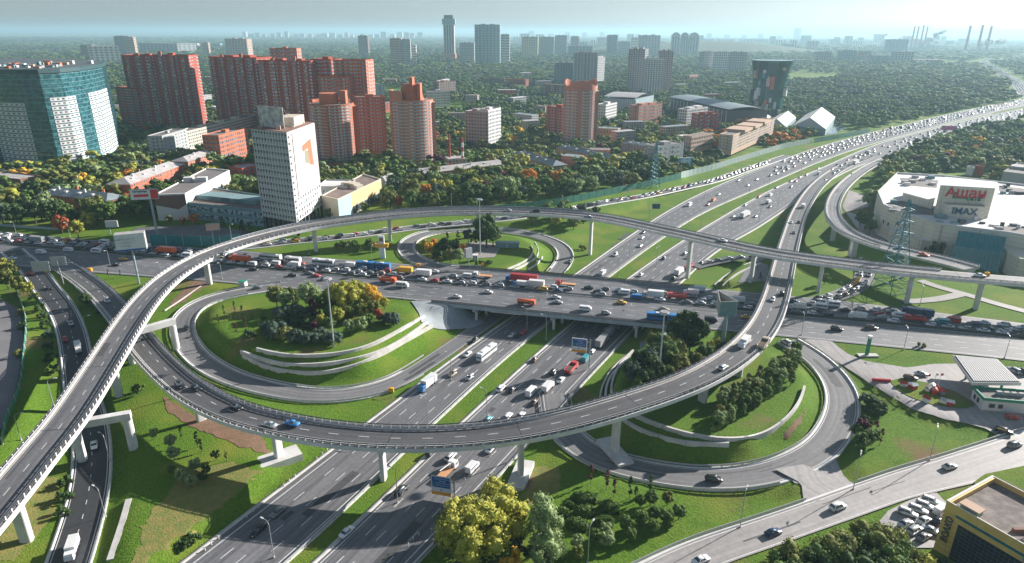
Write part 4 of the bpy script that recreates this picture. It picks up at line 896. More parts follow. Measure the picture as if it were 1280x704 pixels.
# sports hall, railway shed, glass tower, gabled halls
def curved_roof_hall(label, pL, pR, depth, ytop, rise, wm, roofm, name='sports_hall', cat='hall'):
    poly = rect_px(pL, pR, depth, 7.0); FOOT.append(ccw(poly)); H = zfor((poly[0][0], poly[0][1], 7.0), ytop)-7.0; root = empty(name); tag(root, label, cat)
    m = MB(); m.prism(ccw(poly), 4, 7+H); m.build('wall', [wm], root); P = [Vector(p) for p in poly]; q = MB(); n = 10
    for i in range(n):
        s0, s1 = i/n, (i+1)/n; z = lambda s: 7+H+.05+rise*math.sin(math.pi*(.15+.8*s)); a, b = P[0]+(P[3]-P[0])*s0, P[0]+(P[3]-P[0])*s1; c, d = P[1]+(P[2]-P[1])*s1, P[1]+(P[2]-P[1])*s0
        e = (P[0]-P[1])*.04; q.face([(a.x+e.x, a.y+e.y, z(s0)), (d.x-e.x, d.y-e.y, z(s0)), (c.x-e.x, c.y-e.y, z(s1)), (b.x+e.x, b.y+e.y, z(s1))])
    q.build('roof', [roofm], root); m = MB()
    for i in range(16): p = P[0]+(P[1]-P[0])*(i/15); m2 = MB(); m2.tube((p.x, p.y-.5, 7), (p.x, p.y-.5, 7+H), .5, 5); m2.build('mullion', [W_WHITE], root)
    return root
curved_roof_hall('large pale sports hall with a sloping grey roof below the tall panel towers', (754,138), (792,140), 90, 122, 6, mat('pale_glass_wall', (0.35, 0.45, 0.48), .4), M_ROOFS)
curved_roof_hall('dark elevated railway station shed with a ribbed roof', (836,135), (905,152), 60, 122, 5, W_DK, M_ROOFT, 'station_shed', 'station')
def gable_hall(label, a, b, c, zw, zr):
    A, B, C = (Vector(W(x, y, 2)[:2]) for x, y in (a, b, c)); D = A+C-B; root = empty('exhibition_hall'); tag(root, label, 'hall', 'white gabled halls beside the pond'); FOOT.append(ccw([tuple(p) for p in (A, B, C, D)]))
    m = MB(); m.prism(ccw([tuple(p) for p in (A, B, C, D)]), 0, 2+zw); m.build('wall', [W_TEAL], root); M1 = (A+B)/2; M2 = (D+C)/2; q = MB(); z0, z1 = 2+zw, 2+zr; g = lambda p, z: (p.x, p.y, z)
    q.face([g(A, z0), g(M1, z1), g(M2, z1), g(D, z0)]); q.face([g(B, z0), g(C, z0), g(M2, z1), g(M1, z1)]); q.build('roof', [M_ROOFW], root); q = MB(); q.face([g(A, z0), g(B, z0), g(M1, z1)]); q.face([g(C, z0), g(D, z0), g(M2, z1)]); q.build('gable', [mat('pale_blue_gable', (0.40, 0.47, 0.52), .6)], root)
gable_hall('left white gabled hall at the foot of the dark glass tower', (908,153), (948,159), (962,146), 3, 11)
gable_hall('middle white gabled hall, the narrowest of the three by the pond', (957,157), (980,162), (993,150), 6, 13)
gable_hall('right white gabled hall, the widest of the three by the pond', (988,161), (1030,165), (1042,149), 6, 18)
def city_tower():
    z0 = 2; P = W(955, 140, z0); zt = zfor(P, 73); root = empty('glass_tower'); tag(root, 'dark green glass tower with hanging boxes flaring out towards its flat top', 'building'); d = math.hypot(P[0], P[1]); f = P[1]*math.cos(PITCH)+CAM_H*math.sin(PITCH); r0 = 19*f/F_PX; r1 = 24*f/F_PX
    FOOT.append([(P[0]+r1*math.cos(t), P[1]+r1*math.sin(t)) for t in np.linspace(0, 6.28, 12)]); m = MB(); n = 24; lv = 10
    for l in range(lv+1):
        rr_ = r0*(1.0-.08*math.sin(l/lv*math.pi))+(r1-r0)*(l/lv)**2
        for i in range(n): a = 2*math.pi*i/n; m.v.append((P[0]+rr_*math.cos(a), P[1]+rr_*math.sin(a), z0+(zt-z0)*l/lv))
    for l in range(lv):
        for i in range(n): j = (i+1) % n; m.f.append((l*n+i, l*n+j, (l+1)*n+j, (l+1)*n+i)); m.m.append(0)
    m.f.append(tuple(lv*n+i for i in range(n))); m.m.append(0); m.build('glass_drum', [mat('dark_green_glass', (0.01, 0.05, 0.045), .15, (0.03, 0.12, 0.10), .05, 3)], root)
    rr = random.Random(12)
    for i in range(26):
        a = math.atan2(-P[1], -P[0])+rr.uniform(-1.35, 1.35); t = rr.uniform(.05, .93); R_ = (r0+(r1-r0)*t**2)*.98; hh = rr.uniform(4, 20); M = Matrix.Translation((P[0]+R_*math.cos(a), P[1]+R_*math.sin(a), z0+(zt-z0)*t)) @ Matrix.Rotation(a, 4, 'Z'); b = MB(); b.box(-2, 3, -rr.uniform(1, 3), rr.uniform(1, 3), -hh/2, min(hh/2, (zt-z0)*(1-t)-.3), T=M)
        b.build('hanging_box', [rr.choice([W_WHITE, W_TEAL, W_TAN, W_RED2, W_WHITE, W_BLUE, W_DK])], root)
city_tower()
# --- far estates (pixel box, floors, wall)
FAR = [('white slab block with stepped white bays far left of the brick slabs',(112,84),(150,83),62,7,W_WHITE),('thin tan tower pair behind the brick slab on the far left',(159,76),(169,76),50,9,W_TAN),('dark tower top left of the thin tan towers',(144,72),(158,73),49,7,W_DK),('red brown low block on the far left above the glass tower',(101,76),(115,76),60,4,W_BRN),
 ('long low grey block in the far forest behind the brick slab',(173,68),(221,69),57,4,W_GREY),('lone thin tan tower in the far forest left of the tan block',(252,71),(260,71),56,7,W_TAN),('broad tan tower behind the left end of the long brick slab',(282,75),(309,75),51,9,W_TAN),
 ('brown tower with a pale side in the forest above the brick cluster',(447,72),(459,72),46,9,W_BRN),('pale curved-front tower, left of a close pair in the park',(487,84),(501,84),49,12,W_TAN),('pale curved-front tower, right of a close pair in the park',(502,84),(512,84),50,12,W_GREY),('small stepped tower attached to the pair in the park',(512,83),(519,83),57,8,W_WHITE),
 ('wide dark blue-grey tower block beside the tall slender tower',(592,81),(623,81),31,16,W_TEAL),('white ribbed wing right of the wide dark blue tower block',(624,82),(635,82),43,12,W_WHITE),('lower grey block left of the wide dark blue tower block',(573,79),(591,79),54,9,W_GREY),
 ('yellow and teal estate block, first from the left beyond the park',(650,72),(670,72),46,9,W_YEL),('pale teal estate block next to the yellow one',(671,71),(690,71),46,9,W_TEAL),('grey estate block right of the pale teal one',(691,70),(706,70),44,9,W_GREY),('dark brown estate block with a small hut on its roof',(711,65),(721,65),45,7,W_BRN),('teal block low in front of the dark brown estate block',(708,73),(738,73),57,6,W_TEAL),
 ('dark block left of centre in the far estate row',(756,68),(769,68),43,9,W_DK),('grey block touching the dark one in the far estate row',(770,68),(785,68),51,7,W_GREY),('pale slab right of the grey pair in the far estate row',(786,66),(794,66),46,6,W_WHITE),('wide dark block with notched roof in the far estate row',(795,68),(822,68),43,9,W_MAUVE),
 ('left panel tower of the trio above the sports hall',(691,106),(714,106),78,12,W_TEAL),('tallest panel tower of the trio above the sports hall',(715,107),(743,107),65,18,W_GREY),('slim white-edged panel tower right of the trio',(744,107),(753,106),71,16,W_WHITE),
 ('dark and tan striped tower, left of the tall pair',(781,118),(801,119),60,22,W_GREY),('white and brown striped tower, in front of the tall pair',(802,122),(825,122),73,20,W_WHITE),('mauve striped tower, right of the tall pair',(819,118),(836,118),62,21,W_MAUVE),
 ('pale scalloped estate block, left of three below the round-topped towers',(872,86),(889,86),63,8,W_GREY),('pale scalloped estate block, middle of three below the round-topped towers',(890,87),(908,87),63,8,W_WHITE),('pale scalloped estate block, right of three below the round-topped towers',(909,87),(930,87),63,8,W_GREY),
 ('small square tower on the skyline right of the far hill',(989,46),(998,46),33,6,W_TEAL),('dark twin block seen behind the far wood',(1107,64),(1131,64),46,8,W_BLUE),('low estate block behind the wood, first from the left',(1017,77),(1036,77),62,6,W_GREY),('low estate block behind the wood, second from the left',(1047,76),(1066,76),60,6,W_TEAL),
 ('low estate block behind the wood, third from the left',(1069,76),(1085,76),61,6,W_MAUVE),('low estate block behind the wood, fourth from the left',(1087,78),(1107,78),66,5,W_TEAL),('low estate block behind the wood, right end of the row',(1115,77),(1138,77),61,6,W_GREY),('long thin white warehouse in front of the far estate row',(990,77),(1010,77),72,2,W_WHITE),
 ('low shed roofs beyond the wood near the power station',(1140,76),(1175,76),71,2,W_WHITE),('dark power station hall under the four chimneys',(1134,53),(1160,53),46,3,W_BLUE)]
for lab, a, b, yt, fl, wm in FAR:
    wpx = b[0]-a[0]; P = W(a[0], a[1], 0); f = P[1]/F_PX
    bpx(ap if 'ware' not in lab and 'shed' not in lab and 'power' not in lab else 'warehouse', lab, a, b, max(8, wpx*f*.5), yt, fl, wm, M_WIND, z0=0.0, pitch=max(3.4, wpx*f/7), fill=.55, hfill=.55, boxes=2 if fl > 5 else 0, parapet=0)
def round_top(label, x0, x1, yb, yt):
    a = Vector(W(x0, yb, 0)[:2]); b = Vector(W(x1, yb, 0)[:2]); H = zfor((a.x, a.y, 0), yt); r_ = (b-a).length/2; root = empty(ap); tag(root, label, 'building', 'round-topped far towers'); m = MB(); d = (b-a).normalized(); n = Vector((-d.y, d.x)); mid = (a+b)/2; pr = [(-r_, 0), (r_, 0)]+[(r_*math.cos(t), H-r_+r_*math.sin(t)) for t in np.linspace(0, math.pi, 9)]
    k = len(m.v); N_ = len(pr)
    for o in (0, r_*1.2):
        for x, z in pr: p = mid+d*x+n*o; m.v.append((p.x, p.y, z))
    m.f.append(tuple(range(N_))); m.m.append(0); m.f.append(tuple(range(2*N_-1, N_-1, -1))); m.m.append(0)
    for i in range(N_): j = (i+1) % N_; m.f.append((i, i+N_, j+N_, j)); m.m.append(0)
    m.build('wall', [W_GREY], root)
    for i in range(3): q = MB(); x = (-.6+.6*i)*r_; p = mid+d*x-n*.5; e = d*(r_*.13); q.face([(p.x-e.x, p.y-e.y, 5), (p.x+e.x, p.y+e.y, 5), (p.x+e.x, p.y+e.y, H-r_), (p.x-e.x, p.y-e.y, H-r_)]); q.build('window_bay', [M_WIND], root)
for i, (x0, x1) in enumerate(((836,846.5),(847.5,857),(858,870))): round_top(f'round-topped far tower, {["left","middle","right"][i]} of the three beyond the park', x0, x1, 68, 39)
def slender():
    P = W(560, 77, 0); H = zfor(P, 19.5); f = P[1]/F_PX; w_ = 7.2*f; root = empty('skyscraper'); tag(root, 'tallest slender tower on the skyline with a dark flared top', 'building')
    for nm, k0, k1, s, mt in (('podium', 0, .16, 1.0, W_PINK), ('shaft', .16, .80, .86, W_GREY), ('dark_crown', .80, .92, 1.05, W_TEAL), ('roof_cap', .92, 1.0, .72, W_DK)):
        m = MB(); m.box(P[0]-w_*s, P[0]+w_*s, P[1], P[1]+2*w_*s, H*k0+.01, H*k1); m.build(nm, [mt], root)
    for i in range(4): x = P[0]-w_*.62+i*w_*.41; m = MB(); m.face([(x-w_*.09, P[1]-.3, H*.17), (x+w_*.09, P[1]-.3, H*.17), (x+w_*.09, P[1]-.3, H*.79), (x-w_*.09, P[1]-.3, H*.79)]); m.build('window_bay', [W_DK], root)
slender()
rr = random.Random(77)
for i in range(40):   # skyline estates
    x = (300+i*9.2 if i < 25 else 660+(i-25)*22)+rr.uniform(-2, 2); yb = 49.5 if i < 25 else 46; y1 = rr.uniform(40.5, 45) if i < 25 else rr.uniform(38.5, 42.5)
    wd = rr.uniform(3.5, 7); A = W(x, yb, 0); B_ = W(x+wd, yb, 0); H = zfor(A, y1); m = MB(); m.box(A[0], B_[0], A[1], A[1]+60, -1, H); o = m.build('apartment_tower', [rr.choice([W_WHITE, W_GREY, W_TEAL, W_MAUVE])]); tag(o, f'{ordn(i)} small tower from the left along the hazy skyline', 'building', 'far towers on the skyline')
rr = random.Random(63); PARKH = [(560,214),(655,160),(668,140),(640,128),(700,205),(735,196),(620,120),(580,125),(505,140),(590,98),(670,108),(640,150),(745,165),(780,160),(830,168),(850,175),(770,175),(725,140),(560,150),(530,160),(365,200),(372,218),(250,130),(268,118),(255,104),(140,128),(148,120),(143,140),(262,140),(600,162),(845,108),(860,98),(905,105),(650,95),(715,100),(470,140),(476,104),(550,108),(820,103),(880,122)]
for i, (x, y) in enumerate(sorted(PARKH)):
    wd = rr.uniform(14, 34)*(.6+.4*(y-90)/120); hh = rr.uniform(7, 14); bpx('low_house', f'{ordn(i)} low house half hidden in the park trees, counted from the left', (x, y), (x+wd, y+rr.uniform(-3, 3)), rr.uniform(9, 14), y-hh*(.35+.65*(y-80)/130), max(2, int(hh/3.5)), rr.choice([W_WHITE, W_CREAM, W_TAN, W_RED2, W_GREY, W_MAUVE]), M_WIND, cat='house', group='low houses in the park trees', boxes=0, roofm=rr.choice([M_ROOFW, M_ROOFS, M_ROOFT, M_ROOF]), parapet=0)
rr = random.Random(41)
for i in range(64):
    x = 640+i*9.4+rr.uniform(-3, 3) if i < 60 else 180+(i-60)*28; yb = rr.uniform(50, 60) if i < 60 else 62; hh = rr.uniform(5, 12) if i < 60 else 5; wd = rr.uniform(5, 14)
    if 870 < x < 960: yb = 52; hh = 5
    A = W(x, yb, 0); B_ = W(x+wd, yb, 0); H = zfor(A, yb-hh); m = MB(); m.box(A[0], B_[0], A[1], A[1]+45, -1, H); k = max(2, int(wd/3))
    o = m.build('apartment_block', [rr.choice([W_WHITE, W_GREY, W_TEAL, W_MAUVE, W_CREAM, W_TAN])]); tag(o, f'{ordn(i)} hazy far block counted from the left beyond the park', 'building', 'hazy far blocks beyond the park')
    g = MB(); u = (B_[0]-A[0])/k
    for q in range(k): g.face([(A[0]+u*(q+.25), A[1]-.4, H*.06), (A[0]+u*(q+.75), A[1]-.4, H*.06), (A[0]+u*(q+.75), A[1]-.4, H*.94), (A[0]+u*(q+.25), A[1]-.4, H*.94)])
    g.build('window_bay', [W_DK if rr.random() < .3 else M_WIND], o)
# chimneys
M_CHR = mat('chimney_red', (0.40, 0.05, 0.04), .8); M_CHW = mat('chimney_white', (0.7, 0.7, 0.7), .8)
def chimney(label, px, yb, yt, wpx, bands, z0, group=None):
    P = W(px, yb, z0); H = zfor(P, yt)-z0; f = P[1]*math.cos(PITCH)/F_PX; root = empty('chimney'); tag(root, label, 'chimney', group); n = bands
    for i in range(n):
        m = MB(); m.cyl(P[0], P[1], z0+H*i/n, z0+H*(i+1)/n-.01, wpx*f*(1-.25*i/n), wpx*f*(1-.25*(i+1)/n), 12); m.build('band', [M_CHR if (i % 2 == 0 or n == 3) else M_CHW], root)
chimney('red and white banded chimney in the trees right of the salmon tower', 577.5, 212, 173, 1.9, 7, 7)
chimney('plain dark red chimney left of the banded one', 561.5, 211, 169, 1.5, 3, 7)
for i, (x, yt) in enumerate(((1139,29.5),(1144,29.5),(1150,28),(1155,29.5))): chimney(f'{ordn(i)} of four grey power station chimneys from the left', x-3, 58, yt, 1.1, 1, 0, 'power station chimneys')
for i, (x, yb, yt) in enumerate(((1205,54,28),(1220,47,27),(1231,46,28.5))): chimney(f'{ordn(i)} thick grey chimney from the left at the steaming plant', x-1, 61, yt, 1.7, 1, 0, 'steaming plant chimneys')
# --- shopping mall
def mall():
    z0 = 4.0; base = W(1102, 290, z0); zr = zfor(base, 254); G = lambda x, y, z: W(x, y, z)[:2]
    root = empty('shopping_mall'); tag(root, 'cream shopping mall with a tall sign block, white roofs and a teal glass front', 'shopping mall')
    poly = ccw([G(x, y, zr) for x, y in ((1103,254),(1096,238),(1120,214),(1178,217),(1245,224),(1330,234),(1330,300),(1259,288),(1198,281),(1170,277),(1140,268),(1118,261))]); FOOT.append(poly)
    M_CR = jointed('cream_cladding', (0.70, 0.66, 0.55), (0.60, 0.56, 0.47), (0.42, 0.39, 0.33), 0.22, 1.0, 0.5, 0.02)
    m = MB(); m.prism(poly, 1, zr, 0); m.build('wall', [M_CR], root); cx = sum(p[0] for p in poly)/len(poly); cy = sum(p[1] for p in poly)/len(poly)
    ins = [(cx+(p[0]-cx)*.99, cy+(p[1]-cy)*.99) for p in poly]; m = MB(); m.prism(ins, zr-.1, zr+.15); rf = m.build('roof', [M_ROOFW], root)
    m = MB()
    for i in range(len(poly)): j = (i+1) % len(poly); m.prism([poly[i], poly[j], ins[j], ins[i]], zr+.16, zr+1.2)
    m.build('parapet', [W_WHITE], root)
    p = ccw([G(x, y, zr+5) for x, y in ((1128,238),(1166,248),(1171,238),(1133,231))]); m = MB(); m.prism(p, zr+.2, zr+5); m.build('upper_hall', [M_CR], root); m = MB(); m.prism(p, zr+5.01, zr+5.3); m.build('upper_roof', [M_ROOFW], root)
    zs = zfor(W(1168.6, 265, zr), 229); q = [G(x, y, zs) for x, y in ((1174.5,229),(1243,232.5),(1246,224.5),(1180,218.5))]; a, b = Vector(q[0]), Vector(q[1])
    m = MB(); m.prism(ccw(q), zr-1, zs); sb = m.build('sign_block', [M_CR], root); m = MB(); m.prism(ccw(q), zs+.01, zs+.6); m.build('sign_block_roof', [M_ROOFW], root)
    d = (b-a).normalized(); n = Vector((d.y, -d.x)); n = n if n.dot(-a) > 0 else -n; L_ = (b-a).length; ang = math.atan2(d.y, d.x)
    lo = [tuple(p) for p in (a+d*L_*.14+n*5, a+d*L_*.86+n*5, a+d*L_*.86-n*1, a+d*L_*.14-n*1)]; zi = zr+(zs-zr)*.46; m = MB(); m.prism(ccw(lo), zr-1, zi); m.build('lower_sign_block', [M_CR], root)
    def text(s, x, z, size, mt, off, name='sign_lettering', bold=.0):
        cu = bpy.data.curves.new(name, 'FONT'); cu.body = s; cu.size = size; cu.extrude = .15; cu.offset = bold; cu.align_x = 'CENTER'; cu.align_y = 'CENTER'; o = link(name, font_mesh(cu, mt), sb)
        p = a+d*x+n*off; o.location = (p.x, p.y, z); o.rotation_euler = (math.pi/2, 0, ang); return o
    RD = mat('sign_red', (0.60, 0.02, 0.05), .5); GR = mat('sign_green', (0.0, 0.20, 0.12), .5); NV = mat('sign_navy', (0.0, 0.08, 0.18), .5)
    text('Aшан', L_*.50, zs-(zs-zr)*.19, 7.6, RD, .3, bold=.12); text('сити', L_*.66, zs-(zs-zr)*.36, 3.3, GR, .3, bold=.06); text('IMAX', L_*.49, zi-(zi-zr)*.45, 5.2, NV, 5.3, bold=.07)
    for nm, x0, x1, zc, th, mt in (('underline', .26, .56, zs-(zs-zr)*.345, 1.2, GR), ('leaf_mark', .28, .36, zs-(zs-zr)*.21, 1.5, GR)):
        p, e = a+d*L_*x0+n*.25, a+d*L_*x1+n*.25; m = MB(); m.face([(p.x, p.y, zc-th/2), (e.x, e.y, zc-th/2), (e.x, e.y, zc+th/2), (p.x, p.y, zc+th/2)]); m.build(nm, [mt], sb)
    # glass front
    g = [Vector(G(x, y, zr)) for x, y in ((1198,283.5),(1258,291))]; dd = (g[1]-g[0]).normalized(); nn = Vector((dd.y, -dd.x)); nn = nn if nn.dot(-g[0]) > 0 else -nn
    nb = 12
    for i in range(nb):
        s0, s1 = g[0]+(g[1]-g[0])*i/nb, g[0]+(g[1]-g[0])*(i+.94)/nb; m = MB(); f = lambda p, z, o: (p.x+nn.x*o, p.y+nn.y*o, z)
        m.face([f(s0, zr-.3, 1), f(s1, zr-.3, 1), f(s1, zr-7.5, 5), f(s0, zr-7.5, 5)]); m.face([f(s0, zr-7.5, 5), f(s1, zr-7.5, 5), f(s1, z0, 7), f(s0, z0, 7)]); m.build('glass_bay', [mat('teal_mall_glass', (0.01, 0.14, 0.18), .15, (0.02, 0.19, 0.23), .3)], root)
    m = MB(); e0, e1 = g[0]-dd*1, g[1]+dd*1; m.prism(ccw([tuple(e0), tuple(e1), tuple(e1+nn*4.8), tuple(e0+nn*4.8)]), z0-2, zr-7.8); m.build('glass_front_plinth', [W_TEAL], root)
    rr = random.Random(4)
    for i in range(46):
        x, y = rr.choice([(rr.uniform(1128, 1170), rr.uniform(219, 229)), (rr.uniform(1110, 1165), rr.uniform(250, 262)), (rr.uniform(1248, 1278), rr.uniform(228, 240)), (rr.uniform(1238, 1280), rr.uniform(274, 284)), (rr.uniform(1170, 1228), rr.uniform(268, 277))])
        p = W(x, y, zr); s = rr.uniform(.6, 2.2); m = MB(); M = Matrix.Translation((p[0], p[1], zr)) @ Matrix.Rotation(ang, 4, 'Z'); m.box(-s, s, -s*.6, s*.6, .16, rr.uniform(.8, 2.6), T=M); m.build('roof_unit', [rr.choice([W_GREY, W_WHITE, W_TEAL, W_DK])], rf)
    for pts, mt in ((((1108,251),(1128,247),(1165,256),(1168,266),(1140,264),(1112,257)), M_ROOF), (((1124,219),(1172,222),(1170,231),(1128,228)), M_ROOF), (((1236,276),(1300,284),(1300,291),(1259,286)), M_ROOF), (((1248,228),(1300,234),(1300,240),(1248,234)), M_ROOF)):
        m = MB(); m.prism(ccw([G(x, y, zr+.2) for x, y in pts]), zr+.155, zr+.25); m.build('plant_deck', [mt], rf)
    for i, (x0, y0, x1, y1, zz) in enumerate(((1103,254,1118,261,.45),(1140,268,1170,277,.3),(1118,261,1140,268,.6))):
        a_, b_ = Vector(G(x0, y0, zr)), Vector(G(x1, y1, zr)); 
        for k in (.3, .7): quad_wall('window', (a_+(b_-a_)*(k-.06), a_+(b_-a_)*(k+.06)), z0+(zr-z0)*zz, z0+(zr-z0)*(zz+.12), M_GLASS, root, .08)
    lw = ccw([G(x, y, zr*.55) for x, y in ((1112,285),(1150,296),(1190,303),(1196,300),(1198,290),(1150,282),(1120,272))]); m = MB(); m.prism(lw, 1, zr*.55); m.build('lower_wing', [M_CR], root); m = MB(); m.prism(lw, zr*.55+.01, zr*.55+.3); m.build('lower_wing_roof', [M_ROOFW], root)
    # lower right annexe
    p = ccw([G(x, y, zr-6) for x, y in ((1250,302),(1262,290),(1330,298),(1330,325),(1275,318))]); m = MB(); m.prism(p, 1, zr-6.2); m.build('annexe', [M_CR], root); FOOT.append(p)
mall()
bpx('warehouse', 'grey flat warehouse roof behind the mall sign block', (1250,222), (1300,228), 60, 211, 1, W_GREY, None, z0=2.0, boxes=2)
bpx('shed', 'small red brick shed between the mall and the wood', (1217,212), (1228,213), 8, 204, 1, W_RED, None, z0=2.0, boxes=0, cat='shed')
bpx('shed', 'small white shed left of the red brick shed', (1206,212), (1214,213), 8, 205, 1, W_WHITE, None, z0=2.0, boxes=0, cat='shed')
# --- yellow building at the lower right
def yellow_building():
    z0 = 4.3; Bs = W(1172, 682, z0); zt = zfor(Bs, 622); A = Vector(W(1185.5, 622, zt)[:2]); B = Vector(W(1280, 675, zt)[:2]); Cc = Vector(W(1253, 596, zt)[:2]); d = (B-A).normalized(); e = (Cc-A); n = Vector((-d.y, d.x)); n = n if n.dot(e) > 0 else -n; dep = e.dot(n); B = A+d*38; C = B+n*dep; D = A+n*dep
    poly = ccw([tuple(p) for p in (A, B, C, D)]); FOOT.append(poly); root = empty('office_building'); tag(root, 'yellow-clad building with a dark glass front and flat roof, lower right corner', 'building')
    YW = mat('yellow_cladding', (0.74, 0.50, 0.16), .6, (0.64, 0.42, 0.13), .4)
    m = MB(); m.prism(poly, z0-2, zt-1.2); m.build('wall', [YW], root); cx, cy = (A.x+C.x)/2, (A.y+C.y)/2; ins = [(cx+(p[0]-cx)*.955, cy+(p[1]-cy)*.955) for p in poly]
    m = MB()
    for i in range(4): j = (i+1) % 4; m.prism([poly[i], poly[j], ins[j], ins[i]], zt-1.19, zt)
    m.build('parapet', [YW], root)
    m = MB(); ou = [(cx+(p[0]-cx)*1.004, cy+(p[1]-cy)*1.004) for p in poly]
    for i in range(4): j = (i+1) % 4; m.prism([ou[i], ou[j], ((cx+(poly[j][0]-cx)*.975), cy+(poly[j][1]-cy)*.975), (cx+(poly[i][0]-cx)*.975, cy+(poly[i][1]-cy)*.975)], zt+.01, zt+.12)
    m.build('coping', [W_WHITE], root)
    m = MB(); m.prism(ins, zt-1.3, zt-1.15); rf = m.build('roof', [mat('streaked_roof_felt', (0.27, 0.23, 0.21), .95, (0.15, 0.13, 0.12), .5, 8, contrast=1.6)], root)
    no = -n; ang = math.atan2(d.y, d.x); H = zt-z0; q = lambda s, t, o: (A.x+d.x*s+no.x*o, A.y+d.y*s+no.y*o, z0+H*t)
    def panel(s0, s1, t0, t1, o, name, mt, par):
        m = MB(); m.face([q(s0, t0, o), q(s1, t0, o), q(s1, t1, o), q(s0, t1, o)]); m.face([q(s0, t1, o), q(s1, t1, o), q(s1, t1, o-.12), q(s0, t1, o-.12)]); return m.build(name, [mt], par)
    gw = panel(3.6, 22.5, .0, .70, .10, 'glass_front', mat('dark_front_glass', (0.006, 0.015, 0.03), .12, (0.02, 0.04, 0.06), .6), root)
    for i in range(20): panel(3.6+i*.99-.04, 3.6+i*.99+.04, .0, .70, .16, 'mullion', W_DK, gw)
    for i in range(10): panel(3.6, 22.5, .07*i, .07*i+.008, .15, 'transom', W_DK, gw)
    panel(2.6, 21.5, .80, .845, .14, 'slot_window', mat('teal_slot', (0.02, 0.16, 0.22), .3), root)
    for i in range(int(38/1.15)): panel(i*1.15+.0, i*1.15+.035, 0, .9, .012, 'cladding_joint', mat('cladding_joint_brown', (0.33, 0.20, 0.07), .8), root) if i % 2 == 0 else None  # brown joint lines between the yellow cladding panels
    for k in range(1, 9): panel(0, 38, k/10, k/10+.005, .009, 'cladding_joint', mat('cladding_joint_brown', (0.33, 0.20, 0.07), .8), root)
    cu = bpy.data.curves.new('vertical_lettering', 'FONT'); cu.body = 'ВОАКО'; cu.size = 2.0; cu.extrude = .1; cu.offset = .05; cu.align_x = 'CENTER'; cu.align_y = 'CENTER'; o = link('vertical_lettering', font_mesh(cu, W_DK), root)
    X_ = Vector((0, 0, 1)); Z_ = Vector((no.x, no.y, 0)); Y_ = Z_.cross(X_); o.matrix_basis = Matrix.Translation(q(1.7, .50, .16)) @ Matrix((X_, Y_, Z_)).transposed().to_4x4()
    for s in (16.5, 19.9): panel(s, s+1.1, .73, .79, .22, 'small_sign', mat('teal_sign', (0.10, 0.38, 0.42), .4), root)
    def rp(f, g): p = A+d*f+n*g; return p
    p = rp(4.2, 1.6+.8); M = Matrix.Translation((p.x, p.y, zt-1.15)) @ Matrix.Rotation(ang, 4, 'Z'); m = MB(); m.box(-1.9, 1.9, -1.1, 1.1, 0, 1.5, T=M); hh = m.build('roof_hatch', [W_TEAL], rf); m = MB(); m.box(-2.2, 2.2, -1.4, 1.4, 1.52, 1.75, T=M); m.build('hatch_lid', [W_TAN], hh)
    p = rp(13, 5.5); m = MB(); m.box(p.x-1.8, p.x+1.8, p.y-.4, p.y+.4, zt-1.15, zt-.3); m.build('roof_unit', [W_BRN], rf); p = rp(14.2, 7.5); m = MB(); m.tube((p.x, p.y, zt-1.1), (p.x, p.y, zt+4), .09, 6); m.tube((p.x-1, p.y, zt+3.2), (p.x+1, p.y, zt+2.8), .07, 5); m.tube((p.x, p.y-.8, zt+1.6), (p.x+.9, p.y+.6, zt+1.6), .07, 5); m.cyl(p.x+.5, p.y, zt+1, zt+1.1, .6, n=12); m.build('aerial', [W_WHITE], rf)
yellow_building()
